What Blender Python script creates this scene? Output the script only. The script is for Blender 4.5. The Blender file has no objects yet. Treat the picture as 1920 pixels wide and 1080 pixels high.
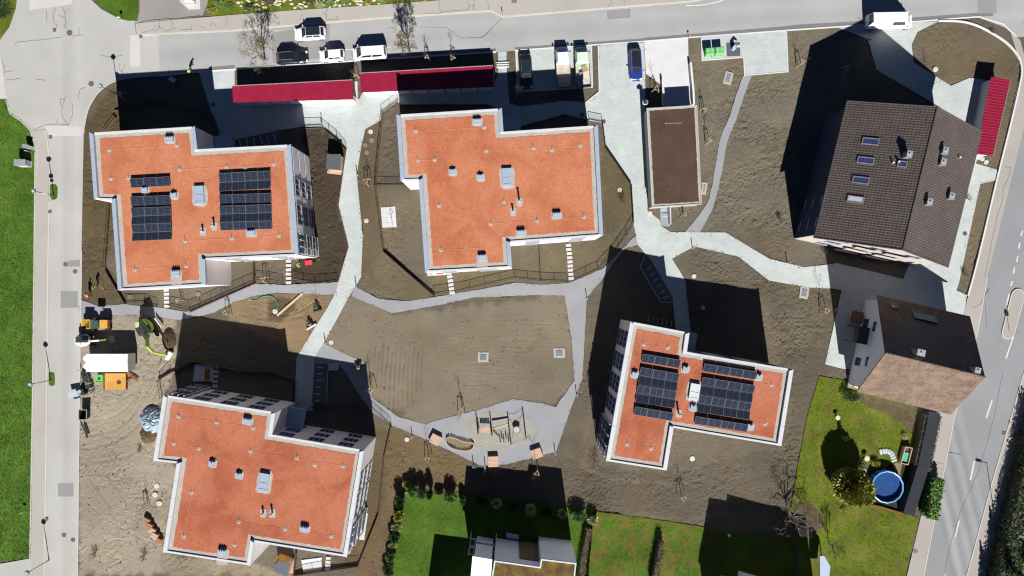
import bpy, bmesh, math, random
import numpy as np
from mathutils import Vector, Matrix
from mathutils.geometry import tessellate_polygon
R = math.radians
random.seed(7)
rng = np.random.default_rng(7)
scene = bpy.context.scene
C = scene.collection

# ------------------------------------------------------------------ camera
CAM_H = 100.0          # drone height above the ground, metres
PXM = 13.0             # photograph pixels per metre on the ground
cd = bpy.data.cameras.new('camera')
cam = bpy.data.objects.new('camera', cd)
C.objects.link(cam)
cam.location = (0, 0, CAM_H)
cam.rotation_euler = (0, 0, 0)
cd.sensor_width = 36
cd.lens = 36 * CAM_H / (1920 / PXM)
cd.clip_end = 5000
scene.camera = cam

# ------------------------------------------------------------------ sky, sun, exposure
SUN_EL = R(38.5)
SUN_AZ = math.atan2(0.135, -0.991)     # measured from +Y towards +X
world = bpy.data.worlds.new('World')
scene.world = world
world.use_nodes = True
wn = world.node_tree
wn.nodes.clear()
sky = wn.nodes.new('ShaderNodeTexSky')
sky.sky_type = 'NISHITA'
sky.sun_disc = False
sky.sun_elevation = SUN_EL
sky.sun_rotation = SUN_AZ
sky.air_density = 0.32
sky.dust_density = 0.0
sky.ozone_density = 6.0
bg = wn.nodes.new('ShaderNodeBackground')
bg.inputs['Strength'].default_value = 0.05
wo = wn.nodes.new('ShaderNodeOutputWorld')
wn.links.new(sky.outputs[0], bg.inputs[0])
wn.links.new(bg.outputs[0], wo.inputs[0])
sd = bpy.data.lights.new('sun', 'SUN')
sd.energy = 5.0
sd.angle = R(0.5)
sd.color = (1.0, 0.965, 0.91)
sun = bpy.data.objects.new('sun', sd)
C.objects.link(sun)
_to_sun = Vector((math.sin(SUN_AZ) * math.cos(SUN_EL), math.cos(SUN_AZ) * math.cos(SUN_EL), math.sin(SUN_EL)))
sun.rotation_euler = (-_to_sun).to_track_quat('-Z', 'Y').to_euler()
sun.location = (0, -60, 80)
scene.view_settings.view_transform = 'Standard'
scene.view_settings.look = 'None'
scene.view_settings.gamma = 1
scene.view_settings.exposure = 0.82
scene.view_settings.use_curve_mapping = False
scene.cycles.use_denoising = True
scene.cycles.denoiser = 'OPENIMAGEDENOISE'
scene.cycles.denoising_input_passes = 'RGB_ALBEDO_NORMAL'
scene.cycles.denoising_prefilter = 'ACCURATE'
scene.cycles.filter_width = 1.2
scene.cycles.max_bounces = 5
scene.cycles.sample_clamp_indirect = 1.0

# ------------------------------------------------------------------ placing
def P(px, py, z=0.0):
    k = (CAM_H - z) / CAM_H / PXM
    return Vector(((px - 960) * k, (540 - py) * k, z))
def P2(pts, z=0.0):
    return [tuple(P(a, b, z)[:2]) for a, b in pts]
def area2(poly):
    return sum(poly[i - 1][0] * poly[i][1] - poly[i][0] * poly[i - 1][1] for i in range(len(poly)))
def ccw(poly):
    return list(poly) if area2(poly) > 0 else list(reversed(poly))

# ------------------------------------------------------------------ materials
def srgb(c):
    return [(v / 255 / 12.92) if v <= 10 else ((v / 255 + 0.055) / 1.055) ** 2.4 for v in c]
def lit(r, g, b, k=1.78):
    """albedo of a level surface from the colour it shows in full sun"""
    return tuple(min(0.86, v / k) for v in srgb((r, g, b)))
MATS = {}
class NT:
    def __init__(self, name):
        self.m = bpy.data.materials.new(name)
        self.m.use_nodes = True
        self.t = self.m.node_tree
        self.b = self.t.nodes['Principled BSDF']
        self.o = self.t.nodes['Material Output']
        MATS[name] = self.m
    def n(self, typ, **kw):
        x = self.t.nodes.new(typ)
        for k, v in kw.items():
            if k.startswith('i_'):
                key = k[2:]
                x.inputs[int(key) if key.isdigit() else key.replace('_', ' ')].default_value = v
            else:
                setattr(x, k, v)
        return x
    def l(self, a, b):
        self.t.links.new(a, b)
    def pos(self):
        return self.n('ShaderNodeNewGeometry').outputs['Position']
    def noise(self, scale, detail=3, rough=0.6, vec=None, dist=0.0):
        x = self.n('ShaderNodeTexNoise')
        x.inputs['Scale'].default_value = scale
        x.inputs['Detail'].default_value = detail
        x.inputs['Roughness'].default_value = rough
        x.inputs['Distortion'].default_value = dist
        self.l(vec if vec is not None else self.pos(), x.inputs['Vector'])
        return x.outputs['Fac']
    def ramp(self, fac, stops):
        x = self.n('ShaderNodeValToRGB')
        e = x.color_ramp.elements
        while len(e) < len(stops):
            e.new(0.5)
        for i, (p, c) in enumerate(stops):
            e[i].position = p
            e[i].color = (*c[:3], 1) if not isinstance(c, (int, float)) else (c, c, c, 1)
        self.l(fac, x.inputs[0])
        return x.outputs[0]
    def mix(self, fac, a, b, mode='MIX'):
        x = self.n('ShaderNodeMix', data_type='RGBA', blend_type=mode)
        for s, v in ((0, fac), (6, a), (7, b)):
            if hasattr(v, 'links') or hasattr(v, 'is_linked'):
                self.l(v, x.inputs[s])
            elif s == 0:
                x.inputs[0].default_value = v
            else:
                x.inputs[s].default_value = (*v[:3], 1)
        return x.outputs[2]
    def bump(self, h, strength=0.4, dist=0.05):
        x = self.n('ShaderNodeBump')
        x.inputs['Strength'].default_value = strength
        x.inputs['Distance'].default_value = dist
        self.l(h, x.inputs['Height'])
        self.l(x.outputs[0], self.b.inputs['Normal'])
    def base(self, c):
        if hasattr(c, 'is_linked'):
            self.l(c, self.b.inputs['Base Color'])
        else:
            self.b.inputs['Base Color'].default_value = (*c[:3], 1)
    def rough(self, r, spec=0.3, metal=0.0):
        self.b.inputs['Roughness'].default_value = r
        self.b.inputs['Specular IOR Level'].default_value = spec
        self.b.inputs['Metallic'].default_value = metal

def scl(c, k):
    return tuple(min(0.9, v * k) for v in c[:3])
def grain(name, c, var=0.18, scale=6.0, big=0.12, bigscale=0.25, rough=0.85, spec=0.2, bump=0.25, bscale=None, bdist=0.03, metal=0.0, c2=None):
    """a surface with fine grain and broad blotches of its own colour"""
    if name in MATS:
        return MATS[name]
    t = NT(name)
    a = t.ramp(t.noise(scale, 4, 0.7), [(0.28, scl(c, 1 - var)), (0.72, scl(c, 1 + var))])
    bf = t.ramp(t.noise(bigscale, 3, 0.55), [(0.3, 1 - big), (0.7, 1 + big)])
    if c2 is not None:
        a = t.mix(t.ramp(t.noise(bigscale * 1.7, 4, 0.6), [(0.42, 0.0), (0.62, 1.0)]), a, c2)
    t.base(t.mix(1.0, a, bf, 'MULTIPLY'))
    t.rough(rough, spec, metal)
    if bump:
        t.bump(t.noise(bscale or scale * 2, 3, 0.7), bump, bdist)
    return t.m
def plain(name, c, rough=0.6, spec=0.4, metal=0.0, var=0.06, coat=0.0):
    if name in MATS:
        return MATS[name]
    t = NT(name)
    a = t.ramp(t.noise(1.3, 3, 0.6), [(0.3, scl(c, 1 - var)), (0.7, scl(c, 1 + var))])
    t.base(a)
    t.rough(rough, spec, metal)
    t.b.inputs['Coat Weight'].default_value = coat
    t.b.inputs['Coat Roughness'].default_value = 0.06
    return t.m
def dotramp(t, nx, ny, stops, lo, hi):
    """a profile across a straight road: stops are (position 0..1, value)"""
    v = t.n('ShaderNodeVectorMath', operation='DOT_PRODUCT')
    t.l(t.pos(), v.inputs[0])
    v.inputs[1].default_value = (nx, ny, 0)
    wob = t.noise(0.12, 2, 0.5)
    ad = t.n('ShaderNodeMath', operation='MULTIPLY_ADD')
    t.l(wob, ad.inputs[0]); ad.inputs[1].default_value = 0.9
    t.l(v.outputs['Value'], ad.inputs[2])
    mr = t.n('ShaderNodeMapRange')
    mr.inputs['From Min'].default_value = lo + 0.45
    mr.inputs['From Max'].default_value = hi + 0.45
    t.l(ad.outputs[0], mr.inputs['Value'])
    return t.ramp(mr.outputs[0], stops)

def asphalt(name, c, bands=None, patch=0.07):
    t = NT(name)
    a = t.ramp(t.noise(14, 3, 0.8), [(0.25, scl(c, 0.86)), (0.75, scl(c, 1.14))])
    b = t.ramp(t.noise(0.16, 4, 0.55), [(0.3, 1 - patch), (0.7, 1 + patch)])
    x = t.mix(1.0, a, b, 'MULTIPLY')
    if bands:
        x = t.mix(1.0, x, dotramp(t, *bands), 'MULTIPLY')
    t.base(x)
    t.rough(0.92, 0.12)
    t.bump(t.noise(28, 2, 0.7), 0.3, 0.02)
    return t.m

def paving(name, c, bw=0.3, bh=0.2, rot=0.0, mortar=0.88, stain=0.05):
    t = NT(name)
    mp = t.n('ShaderNodeMapping')
    t.l(t.pos(), mp.inputs[0])
    mp.inputs['Rotation'].default_value = (0, 0, rot)
    br = t.n('ShaderNodeTexBrick')
    t.l(mp.outputs[0], br.inputs['Vector'])
    br.inputs['Color1'].default_value = (*scl(c, 0.96), 1)
    br.inputs['Color2'].default_value = (*scl(c, 1.06), 1)
    br.inputs['Mortar'].default_value = (*scl(c, mortar), 1)
    br.inputs['Scale'].default_value = 1.0
    br.inputs['Mortar Size'].default_value = 0.012
    br.inputs['Brick Width'].default_value = bw
    br.inputs['Row Height'].default_value = bh
    f = t.ramp(t.noise(9, 3, 0.7), [(0.3, 0.94), (0.7, 1.06)])
    g = t.ramp(t.noise(0.35, 4, 0.6), [(0.3, 1 - stain), (0.7, 1 + stain)])
    t.base(t.mix(1.0, t.mix(1.0, br.outputs[0], f, 'MULTIPLY'), g, 'MULTIPLY'))
    t.rough(0.85, 0.2)
    t.bump(t.noise(30, 2, 0.6), 0.15, 0.01)
    return t.m

# ------------------------------------------------------------------ meshes and objects
class MB:
    def __init__(self):
        self.v = []; self.f = []
    def add(self, vs, fs):
        o = len(self.v)
        self.v += [tuple(x) for x in vs]
        self.f += [tuple(o + i for i in q) for q in fs]
        return self
    def box(self, c, s, rz=0.0, rx=0.0, ry=0.0):
        m = Matrix.Rotation(rz, 3, 'Z') @ Matrix.Rotation(ry, 3, 'Y') @ Matrix.Rotation(rx, 3, 'X')
        vs = []
        for x in (-.5, .5):
            for y in (-.5, .5):
                for z in (-.5, .5):
                    vs.append(Vector(c) + m @ Vector((x * s[0], y * s[1], z * s[2])))
        return self.add(vs, [(0, 1, 3, 2), (4, 6, 7, 5), (0, 4, 5, 1), (2, 3, 7, 6), (0, 2, 6, 4), (1, 5, 7, 3)])
    def prism(self, poly, z0, z1, bottom=True):
        p = ccw(poly); n = len(p)
        vs = [(x, y, z0) for x, y in p] + [(x, y, z1) for x, y in p]
        fs = [(i, (i + 1) % n, n + (i + 1) % n, n + i) for i in range(n)]
        fs.append(tuple(range(n, 2 * n)))
        if bottom:
            fs.append(tuple(reversed(range(n))))
        return self.add(vs, fs)
    def sheet(self, poly, z):
        p = ccw(poly)
        if len(p) <= 4:
            return self.add([(x, y, z) for x, y in p], [tuple(range(len(p)))])
        tris = tessellate_polygon([[Vector((x, y, 0)) for x, y in p]])
        fs = []
        for a, b, c in tris:
            A, B, D = p[a], p[b], p[c]
            s = (B[0] - A[0]) * (D[1] - A[1]) - (B[1] - A[1]) * (D[0] - A[0])
            if abs(s) > 1e-9:
                fs.append((a, b, c) if s > 0 else (a, c, b))
        return self.add([(x, y, z) for x, y in p], fs)
    def tube(self, p0, p1, r0, r1=None, n=6, cap=True):
        r1 = r0 if r1 is None else r1
        p0 = Vector(p0); p1 = Vector(p1)
        d = (p1 - p0)
        if d.length < 1e-6:
            return self
        q = d.to_track_quat('Z', 'Y').to_matrix()
        vs = []
        for p, r in ((p0, r0), (p1, r1)):
            for i in range(n):
                a = 2 * math.pi * i / n
                vs.append(p + q @ Vector((r * math.cos(a), r * math.sin(a), 0)))
        fs = [(i, (i + 1) % n, n + (i + 1) % n, n + i) for i in range(n)]
        if cap:
            fs += [tuple(reversed(range(n))), tuple(range(n, 2 * n))]
        return self.add(vs, fs)
    def path(self, pts, r, n=5):
        for a, b in zip(pts, pts[1:]):
            self.tube(a, b, r, r, n)
        return self
    def disc(self, c, r, z0, z1, n=20, jit=0.0):
        p = []
        for i in range(n):
            a = 2 * math.pi * i / n
            k = r * (1 + random.uniform(-jit, jit))
            p.append((c[0] + k * math.cos(a), c[1] + k * math.sin(a)))
        return self.prism(p, z0, z1)
    def ribbon(self, pts, w, z0, z1, closed=False):
        """a strip of width w along a polyline with mitred corners"""
        pts = [Vector(p[:2]) for p in pts]
        n = len(pts); L = []; Rr = []
        for i in range(n):
            a = pts[i - 1] if (i > 0 or closed) else None
            b = pts[(i + 1) % n] if (i < n - 1 or closed) else None
            ds = [x.normalized() for x in ((pts[i] - a) if a is not None else None, (b - pts[i]) if b is not None else None) if x is not None]
            nn = Vector((0, 0))
            for d in ds:
                nn += Vector((-d.y, d.x))
            nn.normalize()
            k = 1 / max(0.5, nn.dot(Vector((-ds[0].y, ds[0].x))))
            L.append(pts[i] + nn * w / 2 * k); Rr.append(pts[i] - nn * w / 2 * k)
        vs = [(p.x, p.y, z1) for p in L] + [(p.x, p.y, z1) for p in Rr] + [(p.x, p.y, z0) for p in L] + [(p.x, p.y, z0) for p in Rr]
        fs = []
        for i in range(n if closed else n - 1):
            j = (i + 1) % n
            fs += [(n + i, n + j, j, i), (i, j, 2 * n + j, 2 * n + i), (n + j, n + i, 3 * n + i, 3 * n + j)]
        if not closed:
            fs += [(0, 2 * n, 3 * n, n), (n - 1, 2 * n - 1, 4 * n - 1, 3 * n - 1)]
        return self.add(vs, fs)
    def loft(self, rings, close_ends=True):
        n = len(rings[0]); o = len(self.v)
        vs = [p for r in rings for p in r]; fs = []
        for k in range(len(rings) - 1):
            for i in range(n):
                j = (i + 1) % n
                fs.append((k * n + i, k * n + j, (k + 1) * n + j, (k + 1) * n + i))
        if close_ends:
            fs += [tuple(reversed(range(n))), tuple((len(rings) - 1) * n + i for i in range(n))]
        return self.add(vs, fs)
    def mesh(self, name, mat, off=(0, 0, 0), smooth=False):
        me = bpy.data.meshes.new(name)
        ox, oy, oz = off
        me.from_pydata([(x - ox, y - oy, z - oz) for x, y, z in self.v], [], self.f)
        me.materials.append(mat)
        if smooth:
            me.shade_smooth()
        return me
    def build(self, name, mat, parent=None, smooth=False, fix=False):
        """vertices are in world space; shifted into the parent's frame"""
        off = org(parent)
        me = self.mesh(name, mat, off, smooth)
        if fix:
            bm = bmesh.new(); bm.from_mesh(me)
            bmesh.ops.recalc_face_normals(bm, faces=bm.faces)
            bm.to_mesh(me); bm.free()
        return link(name, me, parent)
def org(parent):
    x = Vector((0, 0, 0))
    while parent is not None:
        x += parent.location
        parent = parent.parent
    return x
def link(name, data, parent=None, loc=(0, 0, 0), rz=0.0):
    o = bpy.data.objects.new(name, data)
    C.objects.link(o)
    o.location = loc
    o.rotation_euler = (0, 0, rz)
    if parent is not None:
        o.parent = parent
    return o
def tag(o, label=None, cat=None, group=None, kind=None):
    for k, v in (('label', label), ('category', cat), ('group', group), ('kind', kind)):
        if v:
            o[k] = v
    return o
def thing(name, label, cat, loc, group=None, rz=0.0):
    o = link(name, None, None, loc, rz)
    o.empty_display_size = 0.3
    return tag(o, label, cat, group)
def struct(name, mb, mat, label=None):
    return tag(mb.build(name, mat), label, None, None, 'structure')
def copy_tree(o, parent=None):
    c = o.copy()
    C.objects.link(c)
    c.parent = parent
    for ch in o.children:
        copy_tree(ch, c)
    return c
def npmesh(name, verts, tris, mat, smooth=False):
    me = bpy.data.meshes.new(name)
    nv, nt = len(verts), len(tris)
    k = tris.shape[1]
    me.vertices.add(nv); me.loops.add(nt * k); me.polygons.add(nt)
    me.vertices.foreach_set('co', verts.astype(np.float32).ravel())
    me.loops.foreach_set('vertex_index', tris.astype(np.int32).ravel())
    me.polygons.foreach_set('loop_start', np.arange(0, nt * k, k, dtype=np.int32))
    me.polygons.foreach_set('use_smooth', np.full(nt, smooth, dtype=bool))
    me.update(calc_edges=True)
    me.materials.append(mat)
    return me
def inpoly(x, y, poly):
    r = np.zeros(x.shape, bool); n = len(poly)
    for i in range(n):
        x0, y0 = poly[i - 1]; x1, y1 = poly[i]
        if y0 == y1:
            continue
        c = ((y0 > y) != (y1 > y)) & (x < (x1 - x0) * (y - y0) / (y1 - y0) + x0)
        r ^= c
    return r
def vnoise(x, y, cell, seed):
    """smooth value noise on numpy arrays"""
    g = np.random.default_rng(seed).random((257, 257))
    u = x / cell + 1000.37; v = y / cell + 1000.71
    iu = np.floor(u).astype(int); iv = np.floor(v).astype(int)
    fu = u - iu; fv = v - iv
    fu = fu * fu * (3 - 2 * fu); fv = fv * fv * (3 - 2 * fv)
    a = g[iu % 256, iv % 256]; b = g[(iu + 1) % 256, iv % 256]
    c = g[iu % 256, (iv + 1) % 256]; d = g[(iu + 1) % 256, (iv + 1) % 256]
    return (a * (1 - fu) + b * fu) * (1 - fv) + (c * (1 - fu) + d * fu) * fv
# ================================================================== the setting
# zones of bare earth: (outline in photo pixels, colour shown in sun, roughness in metres)
ZONES = [
    ([(560, 545), (690, 545), (740, 590), (1060, 550), (1085, 700), (1040, 765), (800, 800), (690, 745), (600, 640)], (145, 133, 115), 0.03),
    ([(676, 440), (700, 250), (722, 470), (818, 560), (760, 566), (672, 536)], (124, 111, 90), 0.035),
    ([(676, 245), (716, 222), (705, 350), (720, 475), (676, 520), (665, 330)], (116, 103, 84), 0.035),
    ([(145, 585), (330, 590), (330, 700), (300, 760), (330, 880), (300, 1080), (145, 1080)], (172, 161, 143), 0.085),
    ([(300, 1035), (480, 1060), (560, 1080), (300, 1080)], (158, 145, 124), 0.08),
    ([(430, 560), (520, 550), (632, 552), (560, 665), (430, 600)], (156, 134, 106), 0.06),
    ([(505, 560), (560, 560), (545, 600), (500, 605)], (105, 92, 70), 0.06),
    ([(570, 240), (605, 238), (650, 280), (636, 385), (655, 465), (636, 530), (546, 532), (560, 480)], (85, 75, 62), 0.15),
    ([(150, 240), (215, 155), (240, 240), (200, 500), (240, 572), (150, 565)], (106, 94, 70), 0.09),
    ([(700, 345), (790, 340), (800, 520), (720, 470)], (126, 116, 98), 0.05),
    ([(700, 790), (735, 800), (880, 872), (900, 960), (740, 960), (715, 1080), (660, 1080), (720, 900)], (126, 109, 82), 0.07),
    ([(690, 800), (735, 800), (715, 970), (640, 1080), (650, 1040)], (112, 98, 76), 0.06),
    ([(1040, 850), (1140, 870), (1250, 885), (1470, 840), (1560, 540), (1500, 720), (1500, 960), (1100, 970), (900, 960), (900, 875)], (113, 104, 90), 0.13),
    ([(1300, 70), (1600, 50), (1600, 440), (1260, 440), (1300, 200)], (127, 119, 104), 0.10),
    ([(1710, 60), (1760, 40), (1850, 58), (1910, 120), (1900, 200), (1800, 540), (1790, 160)], (124, 112, 92), 0.06),
    ([(800, 520), (1150, 445), (1170, 440), (1130, 500), (966, 528), (820, 552)], (126, 115, 92), 0.045),
    ([(1130, 250), (1186, 350), (1186, 415), (1130, 440)], (112, 100, 76), 0.05),
    ([(1262, 490), (1305, 462), (1442, 530), (1580, 545), (1550, 690), (1500, 840), (1470, 690), (1440, 560), (1300, 520)], (114, 105, 90), 0.11),
]
STEP = 0.16
gx = np.concatenate([[-1500, -500, -200, -110], np.arange(-78, 78.01, STEP), [110, 200, 500, 1500]])
gy = np.concatenate([[-1500, -500, -200, -90], np.arange(-46, 46.01, STEP), [90, 200, 500, 1500]])
X, Y = np.meshgrid(gx, gy)
nx_, ny_ = len(gx), len(gy)
jx = X + (vnoise(X, Y, 0.9, 1) - 0.5) * 1.3 + (vnoise(X, Y, 0.3, 2) - 0.5) * 0.5
jy = Y + (vnoise(X, Y, 0.9, 3) - 0.5) * 1.3 + (vnoise(X, Y, 0.3, 4) - 0.5) * 0.5
base_c = lit(120, 111, 96)
colr = np.zeros(X.shape + (3,)); colr[:] = base_c
amp = np.full(X.shape, 0.08)
for poly, c, a in ZONES:
    m = inpoly(jx, jy, P2(poly))
    colr[m] = lit(*c); amp[m] = a
def blur(a, n):
    for _ in range(n):
        a = (a + np.roll(a, 1, 0) + np.roll(a, -1, 0) + np.roll(a, 1, 1) + np.roll(a, -1, 1)) / 5
    return a
amp = blur(amp, 4)
for k in range(3):
    colr[..., k] = blur(colr[..., k], 3)
cl1 = vnoise(X + 0.3 * vnoise(X, Y, 0.6, 9), Y, 0.55, 5)
cl2 = vnoise(X, Y, 0.27, 6)
pat = np.clip(vnoise(X, Y, 3.1, 8) * 1.5 - .1, .35, 1.25)
H = -amp * 0.95 * pat * (1.0 * (1 - cl1) ** 1.2 + 0.9 * cl2 + 0.55 * rng.random(X.shape))
# furrows raked into the seeded field, and the ruts of the yard
wx, wy = P(735, 700)[:2]
fur = np.exp(-(((X - wx) / 4.6) ** 2 + ((Y - wy) / 5.2) ** 2))
H -= fur * 0.045 * np.clip(vnoise(X, Y, 1.7, 41) * 1.6 - .2, 0, 1) * (0.5 + 0.5 * np.sin((X + 0.12 * Y + 0.5 * vnoise(X, Y, 1.5, 12)) * 2 * math.pi / 0.72))
wx, wy = P(930, 650)[:2]
fur = np.exp(-(((X - wx) / 9) ** 2 + ((Y - wy) / 5.5) ** 2))
H -= fur * 0.02 * np.clip(vnoise(X, Y, 1.9, 42) * 1.6 - .3, 0, 1) * (0.5 + 0.5 * np.sin((Y + 0.1 * X + 0.3 * vnoise(X, Y, 2.2, 13)) * 2 * math.pi / 0.6))
yc = P(150, 860)
rr = np.hypot(X - P(140, 690).x, Y - P(140, 690).y)
yard = inpoly(jx, jy, P2([(152, 690), (330, 660), (310, 800), (160, 850)]))
H -= np.where(yard, 0.012 * np.clip(vnoise(X, Y, 2.4, 43) * 2 - .7, 0, 1) * np.maximum(0, np.sin(rr * 2 * math.pi / 1.1 + 5 * vnoise(X, Y, 3, 14))), 0)
def track(pts, w, depth, mul, n=6):
    global H, colr
    ln = P2(smooth_line(pts, n))
    xs = [p[0] for p in ln]; ys = [p[1] for p in ln]
    m = (X > min(xs) - 1.5) & (X < max(xs) + 1.5) & (Y > min(ys) - 1.5) & (Y < max(ys) + 1.5)
    r_, c_ = np.where(m)
    if not len(r_):
        return
    r0, r1, c0, c1 = r_.min(), r_.max() + 1, c_.min(), c_.max() + 1
    x, y = X[r0:r1, c0:c1], Y[r0:r1, c0:c1]
    d = np.full(x.shape, 9.0)
    for (ax, ay), (bx, by) in zip(ln, ln[1:]):
        L2 = (bx - ax) ** 2 + (by - ay) ** 2 + 1e-9
        s_ = np.clip(((x - ax) * (bx - ax) + (y - ay) * (by - ay)) / L2, 0, 1)
        d = np.minimum(d, np.hypot(x - ax - s_ * (bx - ax), y - ay - s_ * (by - ay)))
    k = np.clip(1.3 - d / (w / 2), 0, 1) * np.clip(vnoise(x, y, 1.2, 61) * 1.8 - .15, .15, 1)
    H[r0:r1, c0:c1] -= k * depth
    H[r0:r1, c0:c1] += np.clip(1 - np.abs(d - w * .85) / (w * .4), 0, 1) * depth * .5 * (d > w * .5) * np.minimum(1, -H[r0:r1, c0:c1] / .05)
    colr[r0:r1, c0:c1] *= (1 + (mul - 1) * k)[..., None]
def smooth_line(pts, n=4):
    out = []
    for i in range(len(pts) - 1):
        p0 = pts[max(i - 1, 0)]; p1 = pts[i]; p2 = pts[i + 1]; p3 = pts[min(i + 2, len(pts) - 1)]
        for k in range(n):
            s = k / n
            out.append(tuple(0.5 * (2 * p1[j] + (p2[j] - p0[j]) * s + (2 * p0[j] - 5 * p1[j] + 4 * p2[j] - p3[j]) * s * s + (3 * p1[j] - p0[j] - 3 * p2[j] + p3[j]) * s ** 3) for j in (0, 1)))
    out.append(tuple(pts[-1]))
    return out
big = vnoise(X, Y, 7.5, 71) * .6 + vnoise(X, Y, 2.6, 72) * .4
colr *= (0.80 + 0.40 * big)[..., None]
colr *= np.stack([1 + .05 * (vnoise(X, Y, 4.0, 73) - .5), np.ones(X.shape), 1 - .12 * (vnoise(X, Y, 4.0, 73) - .5)], -1)
for pts, w_, dp_, ml_ in (
        ([(158, 842), (215, 828), (262, 792), (292, 735), (318, 680)], .5, .03, .92), ([(160, 818), (212, 806), (248, 778), (276, 730), (300, 670)], .5, .03, .92),
        ([(158, 868), (230, 858), (285, 826)], .5, .025, .92), ([(160, 790), (205, 782), (240, 760), (262, 720)], .45, .025, 1.08), ([(165, 770), (220, 750), (250, 735)], .4, .02, 1.08),
        ([(170, 900), (210, 960), (230, 1040)], .5, .04, .9), ([(200, 890), (240, 950), (262, 1030)], .5, .04, .9), ([(160, 940), (220, 985), (290, 1020)], .4, .03, 1.1),
        ([(1060, 842), (1100, 880), (1150, 902), (1230, 905), (1290, 925)], 1.0, .03, 1.22), ([(1110, 730), (1106, 800), (1085, 850)], .8, .03, 1.15),
        ([(1440, 700), (1500, 640), (1530, 590)], .9, .02, 1.12), ([(1330, 150), (1340, 210), (1322, 300)], .7, .02, 1.12), ([(1420, 160), (1455, 260), (1430, 380), (1400, 430)], .5, .03, .9), ([(1440, 155), (1476, 260), (1452, 380), (1420, 432)], .5, .03, .9),
        ([(1430, 480), (1480, 530), (1500, 560)], .5, .03, 1.12), ([(740, 830), (770, 880), (760, 940)], .6, .02, 1.12), ([(450, 590), (520, 600), (580, 590)], .5, .04, .88), ([(470, 575), (540, 590), (600, 560)], .4, .04, 1.1),
        ([(690, 480), (700, 520), (740, 560)], .5, .02, .9), ([(180, 270), (175, 360), (185, 470)], .5, .03, .88)):
    track(pts, w_, dp_, ml_)
for k in range(13):
    x_ = 688 + k * 8.2
    track([(x_ + 6, 640 + (k % 3) * 9), (x_ + 2, 700), (x_ - 4 + k * .6, 768 - abs(k - 6) * 2)], .34, .05, .80, 3)
for k in range(14):
    y_ = 590 + k * 10
    track([(800 + (k * 37) % 60, y_ + 6), (900, y_ + 1), (1000 + (k * 23) % 50, y_ - 3)], .22, .010, .96, 3)
for k in range(46):
    fx = 985 - k * 3.2 + (k % 2) * 9 + rng.uniform(-6, 6); fy = 600 + k * 3.4 + rng.uniform(-5, 5)
    if k % 3 != 1:
        track([(fx, fy), (fx + 2.5, fy + 1.5)], .3, .03, .78, 2)
outer = (np.abs(X) > 78.01) | (np.abs(Y) > 46.01)
H[outer] = -0.05
colr *= (0.93 + 0.14 * vnoise(X, Y, 5.0, 21) + 0.10 * (vnoise(X, Y, 1.1, 22) - 0.5))[..., None]
idx = np.arange(nx_ * ny_).reshape(ny_, nx_)
quads = np.stack([idx[:-1, :-1], idx[:-1, 1:], idx[1:, 1:], idx[1:, :-1]], -1).reshape(-1, 4)
t = NT('earth')
at = t.n('ShaderNodeAttribute', attribute_name='earth_colour')
f = t.ramp(t.noise(7, 5, 0.75), [(0.25, 0.74), (0.5, 1.03), (0.8, 1.32)])
st = t.ramp(t.noise(3.6, 1, 0.5), [(0.76, 0.0), (0.80, 1.0)])
t.base(t.mix(st, t.mix(1.0, at.outputs['Color'], f, 'MULTIPLY'), lit(178, 168, 150)))
t.rough(0.95, 0.08)
t.bump(t.noise(9, 5, 0.8), 0.8, 0.08)
gm = npmesh('ground', np.stack([X, Y, H], -1).reshape(-1, 3), quads, t.m)
ca = gm.color_attributes.new('earth_colour', 'FLOAT_COLOR', 'POINT')
ca.data.foreach_set('color', np.concatenate([colr.reshape(-1, 3), np.ones((nx_ * ny_, 1))], 1).astype(np.float32).ravel())
tag(link('ground', gm), 'brown bare earth of the building site around the new blocks', None, None, 'structure')

# ---------------------------------------------------------------- surface materials
M_street = asphalt('street_asphalt', lit(205, 204, 200), (1, 0, [(0, 1.0), (0.25, 1.03), (0.42, 0.93), (0.58, 0.98), (0.75, 1.06), (1, 1.0)], -66.5, -61.5))
M_top = asphalt('top_street_asphalt', lit(191, 192, 192), (-0.06, 0.998, [(0, 1.05), (0.25, 0.96), (0.42, 1.04), (0.62, 0.95), (0.8, 1.05), (1, 0.98)], 31, 40))
M_road = asphalt('main_road_asphalt', lit(166, 168, 172), (0.972, 0.235, [(0, 1.0), (0.10, 0.9), (0.2, 1.32), (0.32, 0.92), (0.44, 1.2), (0.55, 0.9), (0.68, 1.22), (0.78, 0.92), (0.9, 1.14), (1, 1.0)], 51.6, 59.2))
M_walk = asphalt('pavement_asphalt', lit(201, 196, 189), None, 0.05)
M_walk2 = asphalt('roadside_pavement_asphalt', lit(194, 188, 182), None, 0.05)
M_drive = asphalt('driveway_asphalt', lit(168, 163, 162), None, 0.10)
M_patch = asphalt('asphalt_repair', lit(168, 168, 168), None, 0.06)
M_dpatch = asphalt('dark_asphalt_repair', lit(140, 140, 143), None, 0.08)
M_slab = grain('pale_concrete', lit(226, 225, 220), 0.05, 9, 0.05, 0.4, bump=0.1)
M_white_slab = grain('white_concrete', lit(240, 241, 242), 0.04, 5, 0.05, 0.5, bump=0.1)
M_pave = paving('pale_paving', lit(214, 222, 221), 0.6, 0.3, 0.06, 0.80, 0.09)
M_gravel = grain('path_gravel', lit(176, 178, 183), 0.14, 10, 0.06, 0.35, rough=0.95, spec=0.1, bump=0.4)
M_sand = grain('play_sand', lit(186, 183, 174), 0.10, 7, 0.08, 0.6, rough=0.95, spec=0.1, bump=0.8, bscale=5, bdist=0.12)
M_kerb = grain('kerb_stone', lit(228, 222, 210), 0.06, 8, 0.06, 0.5, bump=0.1)
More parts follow.
